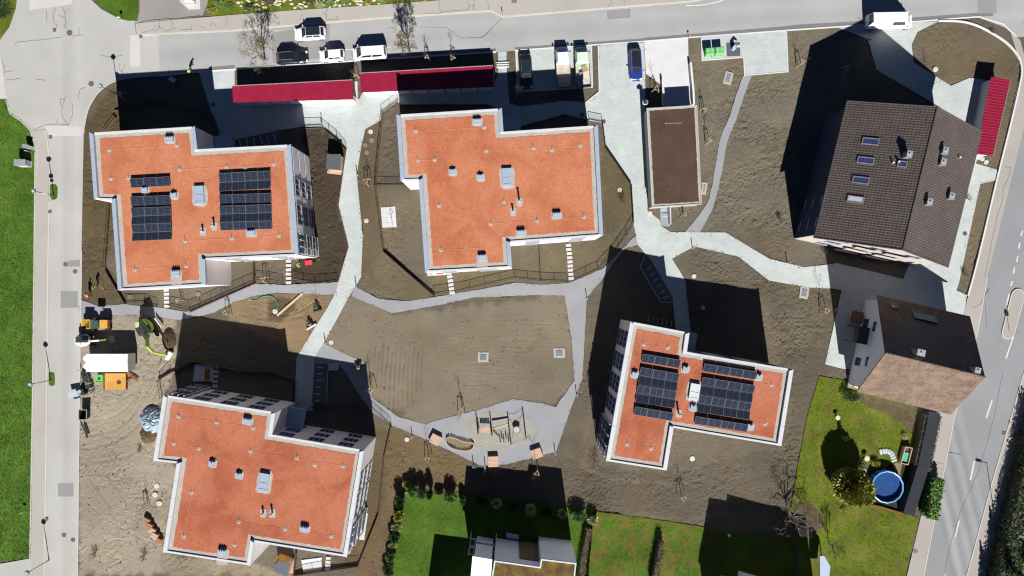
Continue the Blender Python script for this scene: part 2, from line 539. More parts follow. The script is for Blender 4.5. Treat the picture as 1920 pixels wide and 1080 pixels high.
M_wkerb = grain('white_kerb', lit(248, 248, 246), 0.04, 8, 0.04, 0.5, bump=0.1)
M_line = grain('road_paint', lit(242, 242, 240), 0.10, 18, 0.10, 1.2, bump=0.1)
M_seal = plain('bitumen_seal', lit(112, 112, 114), 0.7, 0.3, var=0.2)
M_iron = grain('cast_iron', lit(120, 116, 112), 0.2, 20, 0.1, 2, rough=0.7, bump=0.3)
M_rust = grain('rusty_iron', lit(158, 128, 112), 0.2, 20, 0.1, 2, rough=0.8, bump=0.3)
M_grass = grain('grass_turf', lit(84, 118, 40), 0.2, 5, 0.22, 0.35, rough=0.9, spec=0.1, bump=0.6, bdist=0.06, c2=lit(94, 122, 38))
M_grass_field = grain('field_turf', lit(86, 124, 44), 0.22, 5, 0.22, 0.35, rough=0.9, spec=0.1, bump=0.6, bdist=0.06, c2=lit(100, 128, 46))
M_grass_dry = grain('mossy_turf', lit(110, 128, 36), 0.26, 5, 0.25, 0.3, rough=0.9, spec=0.1, bump=0.6, bdist=0.06, c2=lit(122, 122, 56))

def ragged(poly, step=0.45, j=0.045):
    out = []
    for i in range(len(poly)):
        a = Vector(poly[i]); b = Vector(poly[(i + 1) % len(poly)])
        n = max(1, int((b - a).length / step))
        for k in range(min(n, 400)):
            p = a + (b - a) * k / min(n, 400)
            out.append((p.x + random.uniform(-j, j), p.y + random.uniform(-j, j)))
    return out
def ragged_px(pts):
    out = []
    for i in range(len(pts)):
        a, b = pts[i], pts[(i + 1) % len(pts)]
        n = max(1, int(math.dist(a, b) / 5))
        for k in range(n):
            out.append((a[0] + (b[0] - a[0]) * k / n + random.uniform(-1.6, 1.6), a[1] + (b[1] - a[1]) * k / n + random.uniform(-1.6, 1.6)))
    return out
def S(name, pts, mat, z, label=None, thick=0.0):
    mb = MB()
    w = P2(pts)
    if name in ('gravel_path', 'lawn'):
        w = ragged(w)
    if thick:
        mb.prism(w, z - thick, z, bottom=False)
    else:
        mb.sheet(w, z)
    return struct(name, mb, mat, label)
def smooth_line(pts, n=4):
    """Catmull-Rom through pixel points"""
    out = []
    for i in range(len(pts) - 1):
        p0 = pts[max(i - 1, 0)]; p1 = pts[i]; p2 = pts[i + 1]; p3 = pts[min(i + 2, len(pts) - 1)]
        for k in range(n):
            s = k / n
            out.append(tuple(0.5 * (2 * p1[j] + (p2[j] - p0[j]) * s + (2 * p0[j] - 5 * p1[j] + 4 * p2[j] - p3[j]) * s * s + (3 * p1[j] - p0[j] - 3 * p2[j] + p3[j]) * s ** 3) for j in (0, 1)))
    out.append(tuple(pts[-1]))
    return out

corner = smooth_line([(157, 252), (158, 236), (165, 205), (178, 181), (190, 168), (212, 153), (240, 146), (262, 143.5)], 4)
# left street with its junction
left_street = S('street', [(-40, 1400), (-40, 1064), (58, 1047), (62, 740), (65, 470), (67, 275), (57, 243), (40, 226), (19, 212), (12, 186), (-40, 184), (-40, 95), (0, 75), (18, 50), (30, 15), (33, -60), (172, -60), (172, 0), (190, 17), (225, 36), (262, 40), (300, 38), (300, 141.5)] + list(reversed(corner)) + [(153, 470), (151, 640), (147, 900), (145, 1120), (145, 1400)], M_street, 0.012, 'pale asphalt street and junction along the left edge')
# top street: ends before the junction sheet
top_street = S('street', [(296, 67), (440, 58), (700, 36), (920, 21), (942, 32), (1300, 3), (1420, -25), (2100, -60), (2100, 60), (1905, 70), (1893, 55), (1835, 33), (1725, 41), (1600, 50), (1300, 70), (1100, 84), (920, 99), (675, 115), (440, 131), (300, 141.6)], M_top, 0.016, 'grey asphalt street running along the top')
S('pavement', [(255, 44), (330, 37), (440, 28), (560, 19), (700, 10), (860, -2), (1420, -60), (1420, -27), (1300, 1.5), (942, 30.5), (920, 19.5), (700, 34), (440, 56), (265, 65)], M_walk, 0.07, 'pinkish pavement along the far side of the top street', 0.08)
S('driveway', [(262, -60), (395, -60), (392, 0), (380, 29), (330, 36.5), (256, 43), (262, 20)], M_drive, 0.02, 'dark asphalt driveway at the top edge')
# main road on the right
road_edge_l = [(1924, 222), (1891, 356), (1851, 520), (1833, 620), (1789, 785), (1736, 1057), (1725, 1115), (1650, 1420)]
S('street', [(1918, 40), (1942, 150)] + road_edge_l + [(1735, 1420), (1803, 1120), (1811, 1080), (1860, 900), (1906, 742), (1960, 560), (2060, 200), (2060, 40)], M_road, 0.020, 'main road with lane dashes along the right edge')
S('pavement', [(1893, 57), (1912, 75), (1922, 110), (1926, 160), (1924, 221)] + road_edge_l[1:] + [(1620, 1420), (1688, 1115), (1700, 1080), (1726, 970), (1750, 850), (1759, 776), (1790, 640), (1806, 590), (1815, 555), (1834, 481), (1867, 340), (1908, 160), (1916, 126), (1908, 105)], M_walk2, 0.05, 'reddish pavement on the near side of the main road', 0.06)
S('pavement', [(1813, 1080), (1862, 900), (1908, 742), (1962, 560), (2000, 560), (1960, 742), (1905, 900), (1850, 1080), (1770, 1420), (1737, 1420)], M_walk2, 0.06, 'pavement on the far side of the main road', 0.06)
# pavement beside the left street (lies a little proud of the carriageway)
S('pavement', [(67.5, 275), (72, 300), (66, 470), (63, 740), (59.5, 1046), (57, 1400), (80, 1400), (84, 1080), (88, 740), (90, 490), (92, 300), (88, 262), (84, 243), (62, 246)], M_walk, 0.055, 'pavement strip beside the field on the left', 0.05)
# forecourt, drive and light paths in one connected sheet
main_paving = [(372, 134), (394, 132.5), (440, 129), (440, 185), (664, 186), (668, 187), (675, 184), (678, 175), (800, 168), (927, 160), (934, 135), (934, 98), (950, 97), (950, 130), (952, 150), (955, 194), (975, 200), (1055, 189), (1099, 191), (1112, 183), (1123, 172), (1121, 85.5), (1207, 79), (1210, 138), (1210, 200), (1214, 395), (1236, 412), (1240, 424), (1257, 435), (1360, 436), (1367, 440), (1442, 485), (1507, 501), (1561, 495), (1569, 493), (1693, 523), (1705, 495), (1720, 470), (1770, 330), (1790, 306), (1828, 306), (1869, 318), (1867, 338), (1838, 345), (1798, 530), (1793, 544), (1813, 554), (1807, 590), (1772, 600), (1650, 690), (1582, 692), (1547, 683), (1578, 544), (1560, 541), (1517, 539), (1442, 526), (1384, 481), (1302, 462), (1260, 485), (1280, 517), (1285, 527), (1297, 640), (1268, 640), (1266, 612), (1261, 557), (1222, 490), (1209, 475), (1196, 459), (1192, 440), (1187, 416), (1183, 347), (1135, 277), (1129, 230), (1104, 226), (1057, 215), (977, 237), (975, 250), (940, 250), (930, 204), (910, 197), (746, 197), (746, 189), (716, 212), (714, 226), (685, 242), (677, 277), (669, 327), (671, 350), (680, 440), (680, 450), (677, 520), (667, 536), (655, 555), (612, 635), (590, 670), (589, 720), (587, 770), (553, 770), (554, 720), (556, 670), (562, 660), (615, 575), (630, 548), (635, 527), (654, 462), (635, 385), (650, 279), (632, 255), (605, 238), (571, 237), (525, 244), (442, 262), (440, 285), (425, 285), (410, 252)]
S('paved_path', main_paving, M_pave, 0.024, 'pale paved forecourt, drive and winding paths between the blocks')
S('paved_path', [(1572, 52), (1725, 41.5), (1760, 40), (1720, 60), (1709, 84), (1713, 117), (1783, 161), (1818, 146), (1850, 150), (1860, 200), (1828, 312), (1795, 312), (1763, 201), (1643, 131), (1627, 73)], M_pave, 0.030, 'pale paved entrance to the dark roofed house')
S('paved_path', [(1315, 70.5), (1474, 57.5), (1477, 134), (1395, 141), (1394, 107), (1316, 113)], M_pave, 0.030, 'pale paved pad with the waste containers')
S('paved_path', [(967, 95), (1108, 85.5), (1110, 163), (970, 172)], M_pave, 0.030, 'pale parking pad with the dark car and two trucks')
S('paved_path', [(1497, 440), (1520, 330), (1540, 300), (1600, 300), (1600, 455), (1530, 450)], M_pave, 0.026, 'pale paved terrace west of the dark roofed house')
S('concrete_ramp', [(1207.5, 78), (1290, 71.5), (1291, 120), (1298, 210), (1242, 212), (1240, 160), (1211, 138)], M_white_slab, 0.034, 'white concrete ramp in front of the garage')
# gravel paths
g1 = [(152, 562), (185, 574), (235, 570), (272, 575), (297, 576), (350, 585), (360, 582), (477, 532), (535, 534), (637, 529), (632, 553), (572, 551), (517, 549), (477, 555), (440, 566), (400, 587), (337, 600), (300, 595), (257, 589), (217, 591), (167, 595), (151, 632)]
S('gravel_path', g1, M_gravel, 0.018, 'grey gravel path south of the block with two solar arrays')
g2 = [(664, 537), (690, 549), (710, 560), (765, 565), (815, 557), (920, 539), (966, 530), (1014, 534), (1069, 530), (1131, 503), (1193, 440), (1198, 459), (1172, 465), (1127, 526), (1100, 558), (1092, 709), (1081, 737), (1042, 847), (948, 871), (902, 873), (804, 826), (734, 797), (697, 772), (670, 735), (650, 700), (635, 682), (592, 682), (590, 668), (607, 643), (655, 667), (685, 680), (697, 745), (746, 781), (799, 796), (808, 791), (898, 768), (964, 748), (1014, 756), (1042, 763), (1077, 713), (1073, 643), (1059, 554), (999, 553), (890, 558), (808, 575), (735, 587), (660, 556)]
S('gravel_path', g2, M_gravel, 0.020, 'grey gravel path around the raked field and the playground')
g3l = [(1393, 143), (1380, 180), (1365, 225), (1350, 262), (1340, 320), (1330, 370), (1315, 398), (1283, 437)]
g3r = [(1311, 437), (1332, 400), (1343, 368), (1354, 320), (1364, 265), (1380, 225), (1395, 180), (1409, 142)]
S('gravel_path', smooth_line(g3l, 3) + smooth_line(g3r, 3), M_gravel, 0.022, 'curved grey gravel path beside the flat brown garage')
sandpts = []
for i in range(40):
    a = 2 * math.pi * i / 40
    k = 1 + 0.06 * math.sin(3 * a + 1) + random.uniform(-.02, .02)
    sandpts.append((934 + 68 * k * math.cos(a), 808 - 36 * k * math.sin(a)))
tag(MB().sheet(P2(sandpts), 0.028).build('sand', M_sand), 'pale sand bed under the climbing frame', None, None, 'stuff')

# lawns
M_grass_y = grain('worn_turf', lit(92, 122, 38), 0.26, 5, 0.25, 0.25, rough=0.9, spec=0.1, bump=0.6, bdist=0.06, c2=lit(122, 112, 56))
LAWNS = {
    'field': ([(-120, 184), (12, 186), (19, 212), (40, 226), (56, 244), (66, 276), (64.5, 470), (61.5, 740), (57.5, 1046), (-120, 1066)], M_grass_field, 'green field at the left edge'),
    'verge': ([(-80, -60), (32, -60), (31, 8), (24, 32), (12, 58), (-2, 76), (-80, 120)], M_grass_dry, 'green corner verge in the top left corner'),
    'lawn_a': ([(174, -60), (260, -60), (258, 38), (240, 39), (222, 34), (200, 22), (184, 9)], M_grass, 'small lawn between junction and driveway'),
    'lawn_b': ([(397, -60), (880, -60), (858, -3), (740, 6), (560, 18.5), (440, 27), (398, 30), (388, 20)], M_grass_dry, 'planted slope along the top edge'),
    'lawn_c': ([(757, 914), (880, 925), (1120, 958), (1112, 980), (1098, 1140), (720, 1140), (742, 1010)], M_grass, 'mown lawn round the flat roofed house at the bottom'),
    'lawn_d': ([(1112, 958), (1250, 977), (1390, 1000), (1490, 1008), (1490, 1150), (1085, 1150), (1108, 985)], M_grass_y, 'long lawn split by low hedges at the bottom'),
    'lawn_e': ([(1537, 705), (1590, 715), (1640, 735), (1728, 766), (1684, 960), (1722, 970), (1698, 1080), (1684, 1150), (1494, 1150), (1498, 1010), (1482, 960), (1500, 850), (1516, 770)], M_grass_dry, 'mossy garden lawn beside the blue pool'),
    'island': ([(94, 347), (98, 345), (105, 346), (108, 352), (108, 370), (104, 374), (97, 374), (94, 366)], M_grass, 'small grass island at the foot of the street lamp'),
    'island_b': ([(92, 698), (96, 697), (102, 699), (103, 710), (102, 722), (96, 724), (91, 721)], M_grass, 'grass island by the middle street lamp'),
}
def tufts(name, poly, dens, h, mats, label):
    w = P2(poly)
    xs = [p[0] for p in w]; ys = [p[1] for p in w]
    x0, x1 = max(min(xs), -75), min(max(xs), 75); y0, y1 = max(min(ys), -43), min(max(ys), 43)
    n = int((x1 - x0) * (y1 - y0) * dens)
    x = rng.uniform(x0, x1, n); y = rng.uniform(y0, y1, n)
    m = inpoly(x, y, w) & (vnoise(x, y, 0.8, 31) * 0.6 + vnoise(x, y, 3.0, 32) * 0.6 > rng.random(n) * 0.8)
    x = x[m]; y = y[m]; n = len(x)
    k = 3
    X_ = np.repeat(x, k) + rng.normal(0, 0.05, n * k); Y_ = np.repeat(y, k) + rng.normal(0, 0.05, n * k)
    a = rng.uniform(0, 2 * math.pi, n * k)
    hh = h * rng.uniform(0.5, 1.3, n * k); ww = rng.uniform(0.025, 0.05, n * k); ln = hh * rng.uniform(0.2, 1.1, n * k)
    dx, dy = np.cos(a), np.sin(a)
    v = np.zeros((n * k, 3, 3))
    v[:, 0] = np.stack([X_ - dy * ww, Y_ + dx * ww, np.zeros(n * k)], -1)
    v[:, 1] = np.stack([X_ + dy * ww, Y_ - dx * ww, np.zeros(n * k)], -1)
    v[:, 2] = np.stack([X_ + dx * ln, Y_ + dy * ln, hh], -1)
    me = npmesh('grass', v.reshape(-1, 3), np.arange(n * k * 3).reshape(-1, 3), mats)
    tag(link('grass', me), label, None, None, 'stuff')
M_blade = grain('grass_blades', lit(96, 136, 46), 0.22, 9, 0.25, 0.4, rough=0.8, spec=0.2, bump=0)
M_blade2 = grain('mossy_blades', lit(116, 136, 38), 0.28, 9, 0.28, 0.4, rough=0.8, spec=0.2, bump=0)
M_blade3 = grain('field_blades', lit(92, 138, 48), 0.24, 9, 0.25, 0.4, rough=0.8, spec=0.2, bump=0)
for k, (poly, m_, lab) in LAWNS.items():
    S('lawn', poly, m_, 0.026, lab)
    tufts(k, poly, 34, 0.10 if m_ is not M_grass_field else 0.16, {M_grass: M_blade, M_grass_y: M_blade, M_grass_dry: M_blade2}.get(m_, M_blade3), 'short grass blades of the ' + lab)

M_bed = grain('garden_bed_soil', lit(112, 98, 76), .3, 5, .2, .8, rough=.95, spec=.1, bump=.7, bdist=.06)
S('planting_bed', ragged_px([(1606, 738), (1640, 744), (1728, 767), (1722, 800), (1704, 812), (1690, 792), (1650, 772), (1616, 758)]), M_bed, 0.034, 'bare garden bed along the eave of the old house')
S('planting_bed', ragged_px([(1626, 884), (1676, 870), (1692, 868), (1706, 872), (1686, 958), (1650, 950), (1612, 941), (1618, 905)]), grain('dark_bed_soil', lit(66, 62, 54), .3, 5, .2, .8, rough=.95, spec=.1, bump=.7, bdist=.06), 0.034, 'dark ground round the pool')
S('planting_bed', ragged_px([(1480, 968), (1500, 940), (1530, 950), (1545, 985), (1520, 1010), (1495, 1005)]), M_bed, 0.034, 'worn bare patch under the old grey tree')
# kerbs
def kerb(pts, w, z, mat, label, sm=0, zb=-0.02):
    p = smooth_line(pts, sm) if sm else pts
    mb = MB().ribbon(P2(p), w, zb, z)
    return struct('kerb', mb, mat, label)
kerb([(56.5, 1047), (61.5, 740), (64.5, 470), (66.5, 275), (57, 244), (40, 227), (19, 213), (12, 188)], 0.16, 0.07, M_kerb, 'stone kerb along the left field')
kerb([(84, 1080), (88, 740), (90.5, 490), (93, 376)], 0.2, 0.075, M_kerb, 'low kerb between left street and its pavement')
kerb([(93.5, 343), (93, 300), (89, 262), (84, 243)], 0.18, 0.075, M_kerb, 'kerb curving up to the crossing')
kerb([(265, 66), (440, 57), (700, 35), (920, 20.5), (942, 31.5), (1300, 2.3), (1420, -26)], 0.26, 0.08, M_kerb, 'pale kerb of the far pavement of the top street')
kerb([(300, 142), (372, 134.5), (440, 130), (675, 113.5), (880, 100.5), (930, 97.5)], 0.2, 0.09, M_wkerb, 'white kerb in front of the red sheds')
kerb([(965, 94.5), (1110, 84.5), (1207, 77.5), (1300, 69.8), (1475, 57)], 0.16, 0.06, M_wkerb, 'white kerb along the parking pad and ramp')
kerb([(1475, 57), (1592, 49), (1725, 40), (1835, 31.5), (1880, 45), (1905, 68)], 0.18, 0.07, M_wkerb, 'white kerb round the top right corner')
kerb([(1759, 39.5), (1809, 42), (1851, 58), (1893, 87), (1914, 124), (1906, 181), (1866, 345), (1834, 480), (1814, 554)], 0.22, 0.2, M_wkerb, 'curved white kerb wall round the corner garden', 4)
kerb([(1851, 520), (1833, 620), (1789, 783), (1736, 1056), (1722, 1130)], 0.14, 0.075, M_kerb, 'kerb on the near side of the main road')
kerb([(1960, 560), (1907, 742), (1861, 900), (1812, 1080), (1800, 1130)], 0.14, 0.09, M_kerb, 'kerb on the far side of the main road')
kerb([(153.5, 470), (151, 640), (147.5, 900), (145.5, 1120)], 0.12, 0.05, M_kerb, 'kerb between left street and the site', 0)
kerb([(158, 250), (158.5, 236), (165.5, 205), (178.5, 181), (190, 168), (212, 153.5), (250, 145), (300, 142)], 0.12, 0.05, M_kerb, 'curved kerb at the junction corner', 3)
for pts, lab in (([(1315, 70), (1316, 113.5), (1394, 107.5), (1395.5, 141.5), (1477.5, 134.5), (1474.5, 57.5)], 'thin white edging of the container pad'),
                 ([(1109, 85), (1111, 163.5), (970, 172.5), (967, 95)], 'thin white edging of the parking pad'),
                 ([(1121.5, 86), (1123.5, 172), (1099.5, 191.5)], 'thin white edging left of the driveway')):
    kerb(pts, 0.12, 0.07, M_wkerb, lab)

# repairs, slabs, paint, seals, covers (parts of the street they lie on)
def part_sheet(name, pts, mat, z, parent):
    return MB().sheet(P2(pts), z).build(name, mat, parent)
part_sheet('concrete_slab', [(244, 66), (262, 65), (264, 124), (244, 126)], M_slab, 0.026, left_street)
part_sheet('concrete_slab', [(83, 235), (156, 237), (155, 255), (93, 255)], M_slab, 0.030, left_street)
part_sheet('concrete_slab', [(58, -30), (138, -30), (136, 8), (55, 19)], M_slab, 0.026, left_street)
part_sheet('concrete_slab', [(-40, 95), (0, 105), (3, 115), (12, 184), (-40, 183)], M_slab, 0.026, left_street)
part_sheet('repair_patch', [(114, 546), (146, 546), (146, 577), (114, 577)], M_patch, 0.020, left_street)
part_sheet('repair_patch', [(127, 489), (150, 487), (150, 500), (127, 500)], M_patch, 0.020, left_street)
part_sheet('repair_patch', [(109, 906), (138, 906), (138, 931), (109, 931)], M_patch, 0.020, left_street)
part_sheet('repair_patch', [(508, 62), (618, 44), (618, 72), (600, 110), (512, 118)], M_patch, 0.024, top_street)
for pts in ([(395, 132), (440, 129), (440, 122), (392, 126)], [(675, 113), (930, 96), (930, 91), (675, 106)], [(965, 93), (1207, 76.5), (1207, 72), (965, 89)], [(1207, 76.5), (1475, 56), (1475, 49), (1207, 71)], [(1475, 56), (1592, 48), (1725, 39), (1725, 32), (1590, 41), (1500, 46), (1475, 49)], [(1725, 39), (1835, 31), (1862, 30), (1862, 24), (1835, 24), (1725, 32)]):
    part_sheet('repair_strip', pts, M_dpatch, 0.024, top_street)
part_sheet('repair_patch', [(1139, 20), (1181, 17), (1182, 32), (1140, 36)], M_patch, 0.028, top_street)
part_sheet('repair_patch', [(1833, -60), (1868, -60), (1868, 25), (1833, 25)], M_patch, 0.028, top_street)
def line_mark(name, a, b, w, parent, mat, z):
    d = (Vector(b) - Vector(a)); n = Vector((-d.y, d.x)).normalized() * w / 2
    return part_sheet(name, [(a[0] + n.x, a[1] + n.y), (b[0] + n.x, b[1] + n.y), (b[0] - n.x, b[1] - n.y), (a[0] - n.x, a[1] - n.y)], mat, z, parent)
road = [o for o in C.objects if o.name.startswith('street')][2]
for a, b in (((1860, 750), (1849, 784)), ((1827, 864), (1819, 900)), ((1798, 976), (1791, 1007)), ((1900, 631), (1886, 672)), ((1861, 749.5), (1860.5, 751)), ((1892, 551), (1887, 572)), ((1898, 527), (1895, 536)), ((1902, 501), (1900, 513)), ((1908, 480), (1906, 491)), ((1912, 455), (1910, 466)), ((1917, 432), (1914, 443)), ((1772, 1075), (1762, 1108))):
    if abs(a[1] - b[1]) > 3:
        line_mark('lane_dash', a, b, 2.6, road, M_line, 0.030)
line_mark('parking_line', (646, 93.5), (667, 92.3), 1.8, top_street, M_line, 0.030)
line_mark('parking_line', (724, 89), (770, 85.5), 1.8, top_street, M_line, 0.030)
MB().ribbon(P2(smooth_line([(1286, 10), (1310, 10), (1340, 5), (1365, -4), (1395, -20)], 4)), 0.16, 0.028, 0.032).build('edge_line', M_line, top_street)
def seals(parent, lines, w=0.05, z=0.030):
    for ln in lines:
        pts = []
        for a, b in zip(ln, ln[1:]):
            n = max(1, int(math.hypot(a[0] - b[0], a[1] - b[1]) / 6))
            for k in range(n):
                pts.append((a[0] + (b[0] - a[0]) * k / n + random.uniform(-.6, .6), a[1] + (b[1] - a[1]) * k / n + random.uniform(-.6, .6)))
        pts.append(ln[-1])
        MB().ribbon(P2(pts), w, z - 0.003, z).build('crack_seal', M_seal, parent)
def q4(pts, ox, oy, s=4):
    return [(ox + a / s, oy + b / s) for a, b in pts]
seals(left_street, [q4(l, 0, 0) for l in ([(345, 80), (355, 165)], [(420, 55), (398, 110), (410, 180), (425, 180), (420, 215)], [(462, 50), (485, 90), (495, 185), (480, 190), (500, 215)], [(445, 115), (485, 135)], [(110, 330), (145, 315), (290, 300), (460, 282)], [(540, 272), (620, 262)], [(590, 205), (595, 262)], [(15, 455), (35, 500), (30, 545), (95, 530)], [(40, 600), (90, 598), (155, 588)], [(275, 598), (345, 603)], [(450, 725), (455, 790), (470, 800), (480, 755), (492, 720)], [(455, 745), (490, 748)], [(470, 800), (465, 870), (490, 910), (515, 938), (545, 860), (540, 770)], [(245, 975), (330, 940), (420, 930), (440, 890)], [(420, 930), (515, 938)], [(760, 420), (850, 425), (920, 415)], [(585, 745), (600, 670), (640, 655)])])
seals(top_street, [q4(l, 440, 0) for l in ([(1385, 205), (1580, 203), (1690, 287), (1860, 283), (1920, 225)], [(1135, 215), (1200, 205)], [(280, 220), (400, 210), (440, 200)])] + [q4([(0, 285), (100, 280), (240, 140)], 880, 0), q4([(1033, 80), (1040, 140), (1205, 128), (1200, 68)], 880, 0)], 0.04, 0.034)
walk_top = [o for o in C.objects if o.name.startswith('pavement')][0]
seals(walk_top, [q4(l, 0, 0) for l in ([(1015, 165), (1025, 255)], [(1070, 245), (1150, 225), (1170, 180)], [(1150, 235), (1200, 215), (1195, 150)], [(1180, 190), (1240, 235), (1330, 212)], [(1270, 140), (1305, 180), (1290, 215)], [(1440, 180), (1440, 225), (1350, 222)], [(1500, 195), (1540, 220)], [(1570, 205), (1590, 165), (1625, 200)], [(1705, 135), (1695, 205)], [(1020, 180), (1110, 155), (1350, 138), (1500, 120)])]
      + [q4(l, 440, 0) for l in ([(490, 155), (505, 110)], [(660, 95), (690, 110), (690, 150), (780, 150)], [(695, 60), (685, 130)], [(760, 120), (785, 150)], [(1430, 100), (1530, 100), (1650, 80), (1750, 75)], [(1540, 0), (1530, 60), (1550, 95)], [(1745, 20), (1765, 50), (1740, 75)], [(1800, 0), (1790, 60), (1805, 75)])]
      + [q4(l, 880, 0) for l in ([(0, 50), (40, 40), (30, 75)], [(140, 0), (145, 75)], [(1060, 0), (1070, 20), (1035, 60)], [(1160, 0), (1160, 50)])], 0.045, 0.082)
seals(road, [[(1880, 700), (1862, 790), (1836, 880), (1800, 960), (1779, 1030), (1768, 1090)], [(1858, 480), (1846, 560), (1850, 620)]], 0.05, 0.030)
near_walk = [o for o in C.objects if o.name.startswith('pavement')][1]
seals(near_walk, [[(1884, 312), (1894, 314), (1892, 330), (1880, 355), (1879, 375), (1868, 410), (1852, 490), (1846, 520)], [(1855, 540), (1838, 570), (1830, 575), (1820, 578)], [(1777, 848), (1788, 850), (1802, 852)], [(1750, 866), (1769, 869)]], 0.05, 0.060)
def cover(px, py, r, parent, mat, z=0.03, n=20):
    w = P(px, py)
    o = MB().disc((w.x, w.y), r, z - 0.02, z, n).build('manhole_cover', mat, parent)
    MB().disc((w.x, w.y), r * 0.8, z - 0.01, z + 0.004, n).build('cover_plate', M_iron if mat is not M_rust else M_rust, o)
    return o
for px, py, r in ((130.5, 61.5, .42), (171, 157, .40), (123, 495.5, .34), (141, 509, .34), (120, 1003, .34), (137, 1012, .32)):
    cover(px, py, r, left_street, M_iron, 0.026)
cover(1901, 815, .38, near_walk, M_rust, 0.068)
cover(1716, 1033, .34, near_walk, M_rust, 0.06)
def drain(px, py, parent, z=0.082, s=0.45, rz=0.0):
    w = P(px, py)
    o = MB().box((w.x, w.y, z), (s, s, 0.03), rz).build('drain_grate', M_iron, parent)
    for k in range(4):
        MB().box((w.x - s * .36 + k * s * .24, w.y, z + 0.018), (s * .1, s * .86, 0.02), rz).build('grate_bar', M_rust, o)
for px, py in ((264.5, 69), (95, 257.5), (94, 397), (88, 973), (102.5, 57)):
    drain(px, py, left_street)
drain(1882, 812, road, 0.05, 0.5, -0.24)
part_sheet('manhole_plate', [(959, 0), (969, 0), (969, 6), (959, 6)], M_rust, 0.086, walk_top)
# traffic island on the main road
isl = []
for k in range(9):
    a = math.pi * (0.5 - k / 8); isl.append((math.cos(a), math.sin(a)))
ia, ib = Vector((1907, 556)), Vector((1889, 624)); idr = (ib - ia).normalized(); inn = Vector((-idr.y, idr.x))
ip = [ib + idr * 11 * c - inn * 11 * s for c, s in isl] + [ia - idr * 14 * c + inn * 12 * s for c, s in isl]
tag(MB().prism([tuple(P(p.x, p.y)[:2]) for p in ip], 0.0, 0.14, False).build('traffic_island', M_walk2), 'rounded traffic island with pale kerb on the main road', None, None, 'structure')
kerb([(p.x, p.y) for p in ip] + [(ip[0].x, ip[0].y)], 0.14, 0.16, M_kerb, 'pale kerb round the traffic island')

# pebbles and clods scattered over the bare earth
def pebbles(n, seed, lo, hi, mat, label):
    r = np.random.default_rng(seed)
    x = r.uniform(-72, 72, n); y = r.uniform(-41, 41, n)
    keep = np.zeros(n, bool)
    for poly, c_, a_ in ZONES:
        keep |= inpoly(x, y, P2(poly))
    for poly in (main_paving, g1, g2):
        keep &= ~inpoly(x, y, P2(poly))
    x = x[keep]; y = y[keep]; n = len(x)
    s_ = r.uniform(lo, hi, n) ** 1.0
    oct_ = np.array([[1, 0, 0], [0, 1, 0], [-1, 0, 0], [0, -1, 0], [0, 0, .7], [0, 0, -.5]], float)
    tri = np.array([[0, 1, 4], [1, 2, 4], [2, 3, 4], [3, 0, 4], [1, 0, 5], [2, 1, 5], [3, 2, 5], [0, 3, 5]])
    an = r.uniform(0, 6.28, n)
    v = oct_[None] * s_[:, None, None] * r.uniform(.6, 1.3, (n, 6, 1))
    vx = v[..., 0] * np.cos(an)[:, None] - v[..., 1] * np.sin(an)[:, None]
    vy = v[..., 0] * np.sin(an)[:, None] + v[..., 1] * np.cos(an)[:, None]
    V = np.stack([vx + x[:, None], vy + y[:, None], v[..., 2] - .02], -1).reshape(-1, 3)
    T = (tri[None] + (np.arange(n) * 6)[:, None, None]).reshape(-1, 3)
    tag(link('pebbles', npmesh('pebbles', V, T, mat)), label, None, None, 'stuff')
pebbles(2600, 51, .03, .085, grain('pebble_stone', lit(190, 178, 156), .2, 6, bump=0), 'pale pebbles strewn over the bare earth')
pebbles(4500, 52, .05, .13, grain('earth_clod', lit(118, 104, 84), .25, 6, bump=0), 'clods of earth strewn over the bare soil')

# soil trodden and spilled over the edges of the paths
def spill(polys, n, seed, mat, label):
    r = np.random.default_rng(seed)
    P_ = []
    for poly in polys:
        w = P2(poly)
        for a, b in zip(w, w[1:] + w[:1]):
            L = math.dist(a, b); k = int(L * n)
            s_ = r.uniform(0, 1, k)
            x = a[0] + (b[0] - a[0]) * s_; y = a[1] + (b[1] - a[1]) * s_
            m = vnoise(x, y, 2.0, seed) > .45
            P_.append(np.stack([x[m] + r.normal(0, .16, m.sum()), y[m] + r.normal(0, .16, m.sum())], -1))
    q = np.concatenate(P_); n_ = len(q)
    k = 6; an = r.uniform(0, 6.28, (n_, 1)) + np.arange(k)[None] * 2 * math.pi / k
    rad = r.uniform(.02, .09, (n_, 1)) * r.uniform(.6, 1.3, (n_, k))
    V = np.stack([q[:, :1] + rad * np.cos(an), q[:, 1:] + rad * np.sin(an), np.full((n_, k), .033) + r.uniform(0, .012, (n_, 1))], -1)
    me = npmesh('spilled_soil', V.reshape(-1, 3), np.arange(n_ * k).reshape(-1, k), mat)
    tag(link('spilled_soil', me), label, None, None, 'stuff')
spill([main_paving, g1, g2], 4, 77, grain('spilled_earth', lit(132, 120, 102), .2, 6, bump=0), 'crumbs of soil spilled along the path edges')
